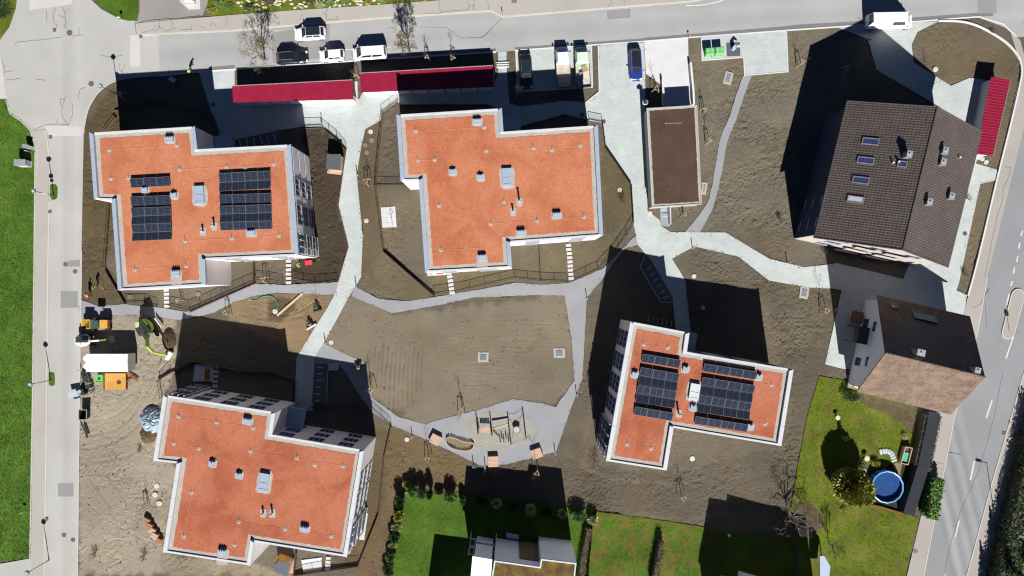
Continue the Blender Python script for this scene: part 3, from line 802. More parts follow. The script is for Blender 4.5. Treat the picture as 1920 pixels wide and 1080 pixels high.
# ================================================================== buildings
HB = 8.6      # parapet height of the four blocks
M_roofred = None
t = NT('red_roof_substrate')
c = lit(217, 136, 101)
a = t.ramp(t.noise(3.6, 5, 0.9), [(0.25, scl(c, 0.62)), (0.5, c), (0.75, scl(c, 1.36))])
b = t.ramp(t.noise(0.22, 4, 0.55, dist=0.6), [(0.36, (0.88, 0.80, 0.75)), (0.5, (1, 1, 1)), (0.62, (1.06, 1.15, 1.18))])
sp = t.ramp(t.noise(22, 1, 0.5), [(0.70, 0.0), (0.76, 1.0)])
t.base(t.mix(sp, t.mix(1.0, a, b, 'MULTIPLY'), lit(244, 190, 160)))
t.rough(0.95, 0.1)
t.bump(t.noise(13, 3, 0.8), 0.5, 0.05)
M_roofred = t.m
t = NT('dull_red_roof_substrate')
c = lit(204, 125, 95)
a = t.ramp(t.noise(3.6, 5, 0.9), [(0.25, scl(c, 0.62)), (0.5, c), (0.75, scl(c, 1.36))])
b = t.ramp(t.noise(0.2, 4, 0.55, dist=0.6), [(0.36, (0.82, 0.73, 0.68)), (0.5, (1, 1, 1)), (0.64, (1.08, 1.15, 1.18))])
t.base(t.mix(1.0, a, b, 'MULTIPLY'))
t.rough(0.95, 0.1)
t.bump(t.noise(13, 3, 0.8), 0.5, 0.05)
M_roofred2 = t.m
M_rgrav = grain('roof_border_gravel', lit(206, 198, 190), 0.32, 9, 0.06, 0.8, rough=0.95, spec=0.1, bump=0.7, bdist=0.05)
M_cap = grain('sky_tinted_cap', lit(184, 200, 220), 0.03, 3, 0.04, 0.5, rough=0.45, spec=0.5, bump=0, metal=0.0)  # sky reflection is put into this blue base colour
M_capw = grain('white_metal_cap', lit(236, 240, 244), 0.03, 3, 0.03, 0.5, rough=0.4, spec=0.5, bump=0)
M_plaster = grain('greige_plaster', (0.62, 0.58, 0.56), 0.05, 12, 0.05, 0.5, bump=0.15)
M_ribbed = grain('ribbed_cladding', (0.74, 0.70, 0.70), 0.05, 12, 0.05, 0.5, bump=0.1)
M_frame = plain('white_frame', (0.72, 0.72, 0.74), 0.5)
M_wframe = plain('grey_window_frame', (0.30, 0.31, 0.34), 0.5)
M_shutter = plain('pale_shutter', (0.62, 0.60, 0.62), 0.5)
M_glass = plain('window_glass', (0.03, 0.045, 0.09), 0.08, 0.8, var=0.02)
M_glassb = plain('roof_window_glass', (0.03, 0.05, 0.16), 0.08, 0.8, var=0.02)
M_steel = plain('vent_steel', (0.52, 0.56, 0.60), 0.35, 0.5, 0.6)
M_dark = plain('dark_metal', (0.03, 0.032, 0.036), 0.5)
M_canopy = grain('canopy_sheet', (0.34, 0.40, 0.50), 0.04, 4, 0.04, 0.6, rough=0.5, bump=0)
M_wire = plain('conductor_wire', lit(250, 190, 160), 0.5)
M_concrete = grain('wall_concrete', lit(206, 206, 204), 0.06, 8, 0.06, 0.6, bump=0.2)

# shared window pieces: x along the wall, y outwards
def window_mesh(w, h, n):
    mb = MB()
    fw = 0.06
    for x in (-w / 2 + fw / 2, w / 2 - fw / 2):
        mb.box((x, 0.03, 0), (fw, 0.10, h))
    mb.box((0, 0.03, h / 2 - fw / 2), (w - 2 * fw, 0.10, fw))
    mb.box((0, 0.05, -h / 2 + fw / 2), (w - 2 * fw, 0.16, fw))
    for k in range(1, n):
        mb.box((-w / 2 + w * k / n, 0.028, 0), (0.06, 0.08, h - 2 * fw - 0.002))
    return mb.mesh('window', M_wframe)
WM = {}
def add_window(root, a, b, t_, z, w, h, n=2, shutter=False):
    """a window on the wall from a to b (counter-clockwise outline)"""
    key = (w, h, n)
    if key not in WM:
        WM[key] = (window_mesh(w, h, n), MB().box((0, 0.012, 0), (w - 0.13, 0.03, h - 0.13)).mesh('pane', M_glass),
                   MB().box((0, 0.075, 0), (w * 0.5, 0.04, h + 0.1)).mesh('shutter', M_shutter))
    fm, pm, sm = WM[key]
    a = Vector(a); b = Vector(b)
    d = (b - a); ang = math.atan2(d.y, d.x)
    p = a + d * t_
    o = link('window', fm, root, Vector((p.x, p.y, z)) - root.location, ang + math.pi)
    link('pane', pm, o)
    if shutter:
        s1 = link('shutter', sm, o, (-w * 0.77, 0, 0)); link('shutter', sm, o, (w * 0.77, 0, 0))
    return o

def offset_poly(poly, ws):
    """inset a counter-clockwise polygon, its own width for each edge"""
    n = len(poly); out = []
    for i in range(n):
        a, b, c = Vector(poly[i - 1]), Vector(poly[i]), Vector(poly[(i + 1) % n])
        d1 = (b - a).normalized(); d2 = (c - b).normalized()
        n1 = Vector((-d1.y, d1.x)); n2 = Vector((-d2.y, d2.x))
        p1 = a + n1 * ws[i - 1]; p2 = b + n2 * ws[i]
        cr = d1.x * d2.y - d1.y * d2.x
        s = ((p2 - p1).x * d2.y - (p2 - p1).y * d2.x) / cr
        out.append(tuple(p1 + d1 * s))
    return out
def rough_edge(poly, step=0.35, j=0.06):
    out = []
    for i in range(len(poly)):
        a = Vector(poly[i]); b = Vector(poly[(i + 1) % len(poly)])
        n = max(1, int((b - a).length / step))
        for k in range(n):
            p = a + (b - a) * k / n
            out.append((p.x + random.uniform(-j, j), p.y + random.uniform(-j, j)))
    return out

def patch(root, px, py, w, h, z, rot=0.0, mat=None):
    """a bed of pale gravel round a roof fitting"""
    c_ = P(px, py, z)
    n = 18; pts = []
    for i in range(n):
        a_ = 2 * math.pi * i / n
        k = 1 / max(abs(math.cos(a_)), abs(math.sin(a_))) if w != h or w > 0.7 else 1
        k = min(k, 1.25) * random.uniform(0.92, 1.06)
        x, y = k * w / 2 * math.cos(a_), k * h / 2 * math.sin(a_)
        pts.append((c_.x + x * math.cos(rot) - y * math.sin(rot), c_.y + x * math.sin(rot) + y * math.cos(rot)))
    MB().prism(pts, z - 0.02, z + 0.045 + random.uniform(0, .004), False).build('gravel_patch', mat or M_rgrav, root)
VM = {}
def rod(root, px, py, z, rot=0):
    """lightning rod on its gravel ring"""
    patch(root, px, py, 0.55, 0.55, z)
    c_ = P(px, py, z)
    o = MB().tube((c_.x, c_.y, z + .04), (c_.x, c_.y, z + .12), .11, .09, 8).build('rod_base', M_steel, root)
    MB().tube((c_.x, c_.y, z + .12), (c_.x, c_.y, z + .62), .022, .018, 5).build('rod', M_steel, o)
def vent_box(root, px, py, z, w=1.0, d=0.75, h=0.55, rot=0.0, pw=None, ph=None, stubs=2, dy=0.0):
    """sheet-metal vent housing with short pipe stubs"""
    patch(root, px, py + dy, pw or w + .5, ph or d + .5, z, rot)
    c_ = P(px, py, z)
    o = MB().box((c_.x, c_.y, z + h / 2), (w, d, h), rot).build('vent_housing', M_steel, root)
    MB().box((c_.x, c_.y, z + h + .03), (w + .1, d + .1, .06), rot).build('vent_lid', M_cap, o)
    for k in range(stubs):
        u = (k + .5) / stubs - .5
        x = c_.x + u * w * .9 * math.cos(rot) - d * .3 * math.sin(rot); y = c_.y + u * w * .9 * math.sin(rot) + d * .3 * math.cos(rot)
        MB().tube((x, y, z + h + .06), (x, y, z + h + .28), .09, .09, 8).build('pipe_stub', M_steel, o)
def pipe(root, px, py, z, h=1.2, r=.12):
    patch(root, px, py, .8, 1.2, z)
    c_ = P(px, py, z)
    o = MB().tube((c_.x, c_.y, z + .03), (c_.x, c_.y, z + h), r, r, 10).build('flue_pipe', M_steel, root)
    MB().tube((c_.x, c_.y, z + h), (c_.x, c_.y, z + h + .12), r * 1.5, r * .5, 10).build('flue_cap', M_steel, o)
def skylight(root, px, py, z, w=1.25, d=2.3, rot=0.0, mat=None):
    patch(root, px, py, w + .8, d + .8, z, rot)
    c_ = P(px, py, z)
    o = MB().box((c_.x, c_.y, z + .18), (w, d, .36), rot).build('roof_hatch', M_steel, root)
    u = Vector((-math.sin(rot), math.cos(rot)))
    MB().box((c_.x, c_.y, z + .40), (w + .06, d + .06, .08), rot).build('hatch_lid', mat or M_cap, o)
    q = Vector((c_.x, c_.y)) - u * d * .2
    for k in (-.18, .18):
        MB().box((q.x + u.x * k * d, q.y + u.y * k * d, z + .46), (w * .8, .04, .04), rot).build('hatch_bar', M_steel, o)
def wires(root, z, segs):
    for a_, b_ in segs:
        p, q = P(*a_, z + .07), P(*b_, z + .07)
        MB().tube(p, q, .010, .010, 4).build('conductor_wire', M_wire, root)

def block(label, roof, capmat, redmat, vis_windows, base_px):
    w = ccw(P2(roof, HB))
    n = len(w)
    root = thing('apartment_block', label, 'building', P(*base_px), 'new flat roofed apartment blocks')
    wide = []
    for i in range(n):
        d = Vector(w[(i + 1) % n]) - Vector(w[i])
        wide.append(abs(d.y) > abs(d.x))
    ws = [0.52 if k else 0.26 for k in wide]
    zr = HB - 0.42
    body = offset_poly(w, [0.06] * n)
    MB().prism(body, -0.15, zr - 0.03, False).build('wall', M_plaster, root)
    inner = offset_poly(w, ws)
    # parapet and its caps, cap sheet by cap sheet
    for i in range(n):
        a0, b0 = Vector(body[i]), Vector(body[(i + 1) % n])
        a1, b1 = Vector(inner[i]), Vector(inner[(i + 1) % n])
        MB().prism([tuple(a0), tuple(b0), tuple(b1), tuple(a1)], zr - .028, (HB - 0.05) if wide[i] else (HB - .33), False).build('parapet', M_capw, root)
        A0, B0 = Vector(w[i]), Vector(w[(i + 1) % n])
        L = (B0 - A0).length
        k = max(1, round(L / 2.4))
        g = 0.012 / L
        for s in range(k):
            s0, s1 = s / k + (g if s else 0), (s + 1) / k - (g if s < k - 1 else 0)
            quad = [A0.lerp(B0, s0), A0.lerp(B0, s1), a1.lerp(b1, s1), a1.lerp(b1, s0)]
            zc = HB if wide[i] else HB - .28
            MB().prism([tuple(q) for q in quad], zc - 0.049, zc, True).build('parapet_cap', capmat if wide[i] else M_capw, root)
    MB().sheet(inner, zr).build('gravel_border', M_rgrav, root)
    red = rough_edge(offset_poly(inner, [0.55] * n))
    MB().prism(red, zr - .02, zr + 0.03, False).build('roof_substrate', redmat, root)
    # windows on the walls the photograph looks at
    for i in range(n):
        a, b = Vector(body[i]), Vector(body[(i + 1) % n])
        d = b - a; nrm = Vector((d.y, -d.x)).normalized(); mid = (a + b) / 2
        if nrm.dot(-mid.normalized()) < 0.12:
            continue
        spec = vis_windows.get(i)
        L = d.length
        if spec is None:
            k = int(L / 4.2)
            spec = [((j + .5) / k, 1.9, 1.5, 2) for j in range(k)]
        for (t_, ww, hh, nn) in spec:
            for st_ in range(3):
                add_window(root, a, b, t_, 1.5 + 2.72 * st_, ww, hh, nn)
    return root, w, zr, body

B1 = [(167, 248), (365, 236), (370, 279), (545, 270), (560, 479), (384, 487), (386, 535), (221, 545), (209, 375), (176, 374)]
B2 = [(743, 214), (941, 202), (944, 246), (1121, 234), (1131, 442), (957, 455), (960, 502), (797, 511), (785, 338), (751, 339)]
B3 = [(306, 741), (516, 774), (510, 816), (682, 845), (650, 1046), (476, 1018), (469, 1062), (305, 1037), (331, 870), (287, 865)]
B4 = [(1182, 603), (1293, 624), (1288, 660), (1488, 693), (1465, 837), (1263, 803), (1250, 883), (1136, 865)]
def edge_index(roof, a, b):
    w = ccw(P2(roof, HB))
    A, B = P2([a, b], HB)
    for i in range(len(w)):
        p, q = w[i], w[(i + 1) % len(w)]
        if (math.dist(p, A) < .1 and math.dist(q, B) < .1) or (math.dist(p, B) < .1 and math.dist(q, A) < .1):
            return i, math.dist(p, A) < .1
def spec(roof, *es):
    out = {}
    for a, b, lst in es:
        i, fwd = edge_index(roof, a, b)
        out[i] = [(t_ if fwd else 1 - t_, *r) for t_, *r in lst]
    return out
b1, w1, zr, body1 = block('flat red roofed block with two solar arrays near the left street', B1, M_cap, M_roofred,
    spec(B1, ((545, 270), (560, 479), [(.37, 2.3, 1.9, 3), (.62, 2.7, 1.9, 3)])), (380, 410))
b2, w2, zr, body2 = block('flat red roofed block without solar panels behind the long dark red shed', B2, M_cap, M_roofred, {}, (940, 360))
b3, w3, zr, body3 = block('flat red roofed block without solar panels by the construction yard', B3, M_capw, M_roofred2,
    spec(B3, ((306, 741), (516, 774), [(.3, 2.1, 1.6, 3), (.55, 2.1, 1.6, 3), (.8, 2.1, 1.6, 3)]), ((510, 816), (682, 845), [(.12, 2.0, 1.6, 3), (.45, 2.0, 1.6, 3), (.78, 2.0, 1.6, 3)]),
         ((682, 845), (650, 1046), [(.32, 2.5, 2.0, 3), (.55, 2.9, 2.0, 3)])), (500, 900))
b4, w4, zr, body4 = block('smallest red roofed block with two tilted solar arrays', B4, M_capw, M_roofred2,
    spec(B4, ((1182, 603), (1136, 865), [(.13, 2.3, 1.8, 3), (.30, 2.3, 1.8, 3), (.46, 2.3, 1.8, 3), (.62, 2.3, 1.8, 3)])), (1290, 730))
zt = zr + 0.03
# ribbed cladding strips on the lit end of the first block, floor by floor
def cladding(root, body, i, t0, t1, z0, z1, pitch=0.24):
    a, b = Vector(body[i]), Vector(body[(i + 1) % len(body)])
    d = b - a; L = d.length; nrm = Vector((d.y, -d.x)).normalized(); ang = math.atan2(d.y, d.x)
    mb = MB()
    z = z0
    while z < z1:
        c_ = a + d * (t0 + t1) / 2 + nrm * 0.02
        mb.box((c_.x, c_.y, z), (L * (t1 - t0), 0.05, pitch * .6), ang)
        z += pitch
    o = mb.build('cladding', M_ribbed, root)
    o['kind'] = 'stuff'
i, fwd = edge_index(B1, (545, 270), (560, 479))
for t0, t1 in ((.01, .28), (.46, .52), (.72, .79)):
    for st_ in range(3):
        u0, u1 = (t0, t1) if fwd else (1 - t1, 1 - t0)
        cladding(b1, body1, i, u0, u1, .3 + 2.72 * st_, 2.6 + 2.72 * st_)
# balconies: slab, railing and white posts stacked on three floors
def balconies(root, body, i, t0, t1, depth, fwd, green=False):
    a, b = Vector(body[i]), Vector(body[(i + 1) % len(body)])
    if not fwd:
        t0, t1 = 1 - t1, 1 - t0
    d = b - a; L = d.length; nrm = Vector((d.y, -d.x)).normalized(); ang = math.atan2(d.y, d.x)
    mid = a + d * (t0 + t1) / 2; W = L * (t1 - t0)
    for st_ in range(3):
        z = 0.12 + 2.72 * st_
        c_ = mid + nrm * depth / 2
        o = MB().box((c_.x, c_.y, z), (W, depth, .16), ang).build('balcony', M_capw, root)
        mb = MB()
        f_ = mid + nrm * (depth - .05)
        mb.box((f_.x, f_.y, z + 1.05), (W, .05, .06), ang)
        for k in range(int(W / .16)):
            q = a + d * (t0 + (t1 - t0) * (k + .5) / int(W / .16)) + nrm * (depth - .05)
            mb.box((q.x, q.y, z + .55), (.03, .03, .95), ang)
        r_ = mb.build('railing', M_dark, o); r_['kind'] = 'stuff'
        for s in (0.02, .36, .68, .98):
            q = a + d * (t0 + (t1 - t0) * s) + nrm * (depth - .14)
            MB().box((q.x, q.y, z + 1.4), (.12, .10, 2.5), ang).build('post', M_frame, o)
        wq = mid + nrm * .03
        MB().box((wq.x, wq.y, z + 1.25), (W * .94, .05, 2.1), ang).build('dark_recess_panel', M_glass, o)  # dark panel standing in for the shaded loggia recess behind the railing
balconies(b1, body1, i, .80, .99, .42, fwd)
i3, f3 = edge_index(B3, (682, 845), (650, 1046)); balconies(b3, body3, i3, .72, .97, .42, f3)
i4, f4 = edge_index(B4, (1182, 603), (1136, 865)); balconies(b4, body4, i4, .74, .98, .42, f4)
i3, f3 = edge_index(B3, (306, 741), (516, 774)); balconies(b3, body3, i3, .01, .17, .42, f3)
# entrance canopies
def canopy(root, pts, z, mat=M_canopy):
    w = P2(pts, z)
    o = MB().prism(w, z - .22, z).build('entrance_canopy', mat, root)
    cx = sum(p[0] for p in w) / len(w); cy = sum(p[1] for p in w) / len(w)
    q = max(w, key=lambda p: p[1] + .2 * p[0])
    MB().tube((q[0] * .9 + cx * .1, q[1] * .9 + cy * .1, 0), (q[0] * .9 + cx * .1, q[1] * .9 + cy * .1, z - .22), .05, .05, 6).build('canopy_post', M_dark, o)
canopy(b1, [(372, 255), (432, 254), (434, 273), (372, 277)], 3.0)
canopy(b2, [(936, 222), (975, 221), (977, 242), (938, 245)], 3.0)
canopy(b3, [(538, 762), (574, 768), (567, 806), (533, 800)], 3.0)
canopy(b4, [(1286, 621), (1308, 625), (1302, 662), (1280, 658)], 3.0)

# fittings on the roofs
def fit(root, z, rot, rods, boxes, small, sky_, pipes, wseg):
    for p in rods:
        rod(root, *p, z)
    for (x, y, *dyv) in boxes:
        vent_box(root, x, y, z, 1.0, .62, .36, rot, None, None if not dyv else 2.4, 3, dyv[0] if dyv else 0)
    for (x, y) in small:
        vent_box(root, x, y, z, .68, .58, .34, rot, None, None, 1)
    for (x, y) in sky_:
        skylight(root, x, y, z, rot=rot)
    for (x, y, h) in pipes:
        pipe(root, x, y, z, h)
    wires(root, z, wseg)
r1, r3 = R(3.0), R(-9.3)
fit(b1, zt, r1, [(205, 282), (208, 335), (241, 334), (337, 318), (425, 313), (460, 315), (513, 308), (347, 452), (435, 447), (523, 442), (253, 506), (349, 499), (331, 273)],
    [(319, 262), (472, 437), (331, 512, 9)], [(327, 367), (273, 357)], [(375, 366)], [(402, 424, .9), (381, 434, .7)],
    [((205, 281), (331, 273)), ((208, 335), (241, 334)), ((337, 318), (513, 308)), ((347, 452), (523, 442)), ((253, 505), (349, 498)), ((205, 282), (208, 335))])
fit(b2, zt, r1, [(780, 246), (784, 301), (815, 300), (912, 283), (1000, 278), (1035, 282), (1088, 273), (823, 386), (945, 379), (920, 420), (1007, 414), (1095, 407), (827, 469), (908, 239)],
    [(895, 229), (1044, 404), (977, 437), (904, 483, 9)], [(849, 323), (901, 333)], [(951, 333)], [(974, 379, 1.5), (962, 397, .8)],
    [((780, 246), (908, 239)), ((784, 301), (815, 300)), ((912, 283), (1088, 273)), ((920, 420), (1095, 407)), ((827, 469), (900, 465)), ((780, 246), (784, 301)), ((912, 283), (910, 240))])
fit(b3, zt, r3, [(335, 781), (406, 792), (475, 803), (326, 832), (373, 841), (470, 846), (557, 859), (590, 872), (643, 874), (359, 924), (345, 1006), (448, 979), (440, 1022), (535, 992), (621, 1006)],
    [(465, 789), (572, 991), (418, 1034, 9)], [(399, 869), (449, 891)], [(496, 903)], [(511, 962, .9), (494, 962, .7)],
    [((335, 781), (326, 832)), ((373, 841), (345, 1006)), ((335, 781), (465, 800)), ((470, 846), (643, 874)), ((643, 874), (621, 1006)), ((448, 979), (440, 1022)), ((448, 979), (621, 1006)), ((475, 803), (470, 846))])
fit(b4, zt, r3, [(1207, 646), (1252, 652), (1447, 722), (1435, 795), (1176, 833), (1221, 841)], [], [(1190, 702), (1285, 692), (1422, 707), (1299, 764), (1406, 800)], [], [(1272, 775, 1.2)],
    [((1207, 646), (1252, 652)), ((1290, 700), (1447, 722)), ((1176, 833), (1221, 841)), ((1400, 790), (1435, 795)), ((1270, 768), (1300, 772))])
skylight(b4, 1301, 734, zt, 1.25, 2.1, r3, M_capw)

# ---------------------------------------------------------------- solar arrays (each panel a part)
t = NT('solar_cells')
tc = t.n('ShaderNodeTexCoord')
br = t.n('ShaderNodeTexBrick')
br.offset = 0.0
t.l(tc.outputs['Object'], br.inputs['Vector'])
for k, v in (('Scale', 1.0), ('Mortar Size', 0.012), ('Brick Width', 0.28), ('Row Height', 0.19)):
    br.inputs[k].default_value = v
br.inputs['Color1'].default_value = (0.012, 0.017, 0.032, 1)
br.inputs['Color2'].default_value = (0.016, 0.021, 0.038, 1)
br.inputs['Mortar'].default_value = (0.045, 0.055, 0.075, 1)
t.base(br.outputs[0]); t.rough(0.15, 0.15)
M_cells = t.m
M_alu = plain('aluminium_frame', (0.09, 0.10, 0.115), 0.6, 0.2, 0.0)
PAN_W, PAN_D = 1.68, 1.14
pan_frame = MB()
for x in (-PAN_W / 2 + .02, PAN_W / 2 - .02):
    pan_frame.box((x, 0, 0), (.04, PAN_D, .05))
for y in (-PAN_D / 2 + .02, PAN_D / 2 - .02):
    pan_frame.box((0, y, 0), (PAN_W - .08, .04, .05))
pan_frame.box((0, 0, .008), (.03, PAN_D - .08, .03))
pan_frame = pan_frame.mesh('solar_panel', M_alu)
pan_cell = MB().box((0, 0, 0), (PAN_W - .08, PAN_D - .08, .03)).mesh('cells', M_cells)
def solar(label, rows, z, loc):
    root = thing('solar_array', label, 'solar panels', P(*loc, z), 'solar arrays on the flat roofs')
    for (x0, y0, x1, y1, depth, n, tilt) in rows:
        A, B = P(x0, y0, z + .3), P(x1, y1, z + .3)
        d = (B - A); L = d.length; ang = math.atan2(d.y, d.x)
        dn = Vector((math.sin(ang), -math.cos(ang), 0))         # down the picture
        D = depth / PXM * (100 - z) / 100
        tl = math.atan2(0.26, D) * tilt
        for k in range(n):
            c_ = A + d * (k + .5) / n + dn * D / 2
            o = link('solar_panel', pan_frame, root, c_ - root.location)
            o.rotation_euler = (tl, 0, ang)
            o.scale = (L / n / PAN_W * .985, D / PAN_D / math.cos(tl) * .985, 1)
            link('cells', pan_cell, o)
        hi = A + (dn * D if tilt < 0 else Vector((0, 0, 0)))
        for k in range(n + 1):
            q = hi + d * (k / n * .96 + .02) + dn * (0.06 if tilt > 0 else -.06)
            MB().box((q.x, q.y, z + .2), (.05, .05, .4), ang).build('support_leg', M_alu, root)
    return root
solar('three-panel-wide solar array on the roof nearest the left street',
      [(244, 335, 318, 331, 17, 3, 1), (245, 369, 319, 366, 17, 3, 1), (246, 390, 320, 387, 15.5, 3, 1), (246.5, 405.5, 320.5, 402.5, 15.5, 3, -1), (247, 421, 321, 418, 15.5, 3, 1), (247.5, 436.5, 321.5, 433.5, 15.5, 3, -1)], zt, (282, 395))
solar('four-panel-wide solar array on the roof nearest the left street',
      [(410, 325, 506.5, 320, 17, 4, 1), (410.5, 342, 507, 337, 17, 4, -1), (411, 365.5, 508, 362, 17, 4, 1), (411.5, 386, 508.5, 383, 15.5, 4, 1), (412, 401.5, 509, 398.5, 15.5, 4, -1), (412.5, 417, 509.5, 414, 15, 4, 1)], zt, (460, 378))
def r6(x, y):
    return 1080 + x / 3.375, 580 + y / 3.375
def rows6(lst, n):
    out = []
    for x0, y0, x1, y1, dpt, tl in lst:
        out.append((*r6(x0, y0), *r6(x1, y1), dpt, n, tl))
    return out
solar('solar array of three panels per row on the left wing of the smallest block', rows6([(422, 280, 663, 320, 16, 1), (410, 365, 655, 407, 16, 1), (401, 420, 645, 462, 16, -1), (391, 478, 637, 518, 16, 1), (383, 534, 630, 572, 16, -1), (373, 613, 617, 655, 16, 1)], 3), zt, (1232, 715))
solar('solar array of four panels per row on the right wing of the smallest block', rows6([(812, 341, 1143, 394, 15.5, 1), (801, 427, 1134, 480, 16, 1), (791, 484, 1122, 536, 16, -1), (781, 541, 1112, 592, 16, 1), (772, 596, 1104, 647, 15.5, -1), (757, 675, 1090, 728, 15, 1)], 4), zt, (1360, 745))

# ---------------------------------------------------------------- flat garage
GZ = 2.8
groof = ccw(P2([(1212, 203), (1307, 197), (1316, 383), (1222, 389)], GZ))
gar = thing('garage', 'flat brown gravel roofed garage between driveway and curved gravel path', 'garage', P(1262, 295))
MB().prism(offset_poly(groof, [.12] * 4), -.1, GZ - .22, False).build('wall', M_concrete, gar)
MB().prism(groof, GZ - .21, GZ - .05).build('roof_slab', M_concrete, gar)
gin = offset_poly(groof, [.12] * 4)
for k in range(4):
    a, b, c_, d = groof[k], groof[(k + 1) % 4], gin[(k + 1) % 4], gin[k]
    MB().prism([a, b, c_, d], GZ - .049, GZ + .06).build('parapet_cap', M_concrete, gar)
MB().sheet(gin, GZ - .02).build('gravel_border', M_rgrav, gar)
M_brown = grain('brown_roof_gravel', lit(98, 80, 70), 0.34, 9, 0.12, 0.5, rough=0.95, spec=0.1, bump=0.9, bscale=6, bdist=0.08)
MB().prism(rough_edge(offset_poly(gin, [.28] * 4), .3, .04), GZ - .03, GZ + .02, False).build('roof_substrate', M_brown, gar)
for (x, y) in ((1247, 231), (1277, 230.5), (1252, 355)):
    c_ = P(x, y, GZ)
    MB().tube((c_.x, c_.y, GZ + .02), (c_.x, c_.y, GZ + .5), .03, .02, 5).build('rod', M_capw, gar)
MB().tube(P(1247, 231, GZ + .1), P(1277, 230.5, GZ + .1), .02, .02, 4).build('conductor_wire', M_capw, gar)
MB().prism(P2([(1238, 391), (1253, 390), (1255, 425), (1238, 423)]), 0.0, 0.06, False).build('door_step', M_steel, gar)
MB().box((*P(1254, 405)[:2], .6), (.12, 2.6, 1.2), R(2)).build('side_rail', M_capw, gar)
MB().box((*P(1247, 406)[:2], .5), (.9, .06, .08), R(2)).build('step_edge', M_capw, gar)

# ---------------------------------------------------------------- red sheds
M_red = grain('red_sheet_metal', lit(160, 32, 64), 0.10, 4, 0.14, 0.7, rough=0.4, spec=0.4, bump=0)  # tone blotches imitate uneven glare as well as dirt on the sheet
M_redd = plain('red_sheet_ridge', lit(174, 36, 72), 0.42, 0.4, 0.0, 0.06)
M_shedwall = plain('shed_wall', (0.42, 0.42, 0.43), 0.6)
M_base = grain('shed_plinth', lit(228, 228, 226), 0.05, 6, 0.05, 0.5, bump=0.1)
def shed(label, roof, z, base, pitch=0.42, drop=0.25, doors=None, group='red sheds'):
    """quad roof a,b (back) c,d (front) with ribs from back to front"""
    a, b, c_, d = [P(*p, z) for p in roof]
    root = thing('red_shed', label, 'shed', P(*base), group)
    c_.z -= drop; d.z -= drop
    ins = offset_poly(ccw([tuple(v[:2]) for v in (a, b, c_, d)]), [.22] * 4)
    MB().prism(ins, 0, z - drop - .16, False).build('wall', M_shedwall, root)
    MB().prism(offset_poly(ccw([tuple(v[:2]) for v in (a, b, c_, d)]), [-.1] * 4), -0.05, .04, False).build('plinth', M_base, root)
    up = Vector((0, 0, .06))
    MB().add([a - up, b - up, c_ - up, d - up, a, b, c_, d], [(0, 1, 2, 3), (7, 6, 5, 4), (0, 4, 5, 1), (1, 5, 6, 2), (2, 6, 7, 3), (3, 7, 4, 0)]).build('roof_sheet', M_red, root, fix=True)
    L = (b - a).length; n = int(L / pitch)
    for k in range(n):
        s = (k + .5) / n
        p, q = a.lerp(b, s), d.lerp(c_, s)
        u = (b - a).normalized() * .04; h = Vector((0, 0, .035))
        MB().add([p - u * 1.6, p + u * 1.6, q + u * 1.6, q - u * 1.6, p - u + h, p + u + h, q + u + h, q - u + h],
                 [(4, 7, 6, 5), (0, 4, 5, 1), (2, 6, 7, 3), (3, 7, 4, 0), (1, 5, 6, 2)]).build('roof_rib', M_redd, root, fix=True)
    bk = MB().tube(a + Vector((0, 0, -.02)), b + Vector((0, 0, -.02)), .06, .06, 6).build('gutter', M_steel, root)
    if doors:
        for k in range(doors):
            s = (k + .5) / doors
            q = d.lerp(c_, s)
            ang = math.atan2((c_ - d).y, (c_ - d).x)
            nn = Vector((math.sin(ang), -math.cos(ang), 0))
            q = q - nn * .17
            MB().box((q.x, q.y, (z - drop) / 2), (L / doors * .85, .05, z - drop - .5), ang).build('door', M_frame, root)
    return root
shed('left half of the red sheds, fully sunlit, with a stepped front', [(435, 161), (661, 149.5), (662, 185.5), (436, 191)], 2.7, (550, 172), doors=7)
shed('right half of the red sheds, mostly in the shadow of the block', [(674, 137), (924.5, 122.5), (926, 162), (676, 172.5)], 2.7, (800, 150), doors=8)
shed('short red shed beside the dark roofed house by the main road', [(1895, 150), (1862, 292), (1832, 288), (1861, 143)], 2.6, (1862, 218), doors=None)
# pale end wall between the two sheds
tag(MB().prism(P2([(661, 153), (664, 154), (669, 187), (664, 187)]), 0, 2.2, False).build('partition_wall', M_concrete), 'pale partition wall at the right end of the sunlit shed', 'wall')

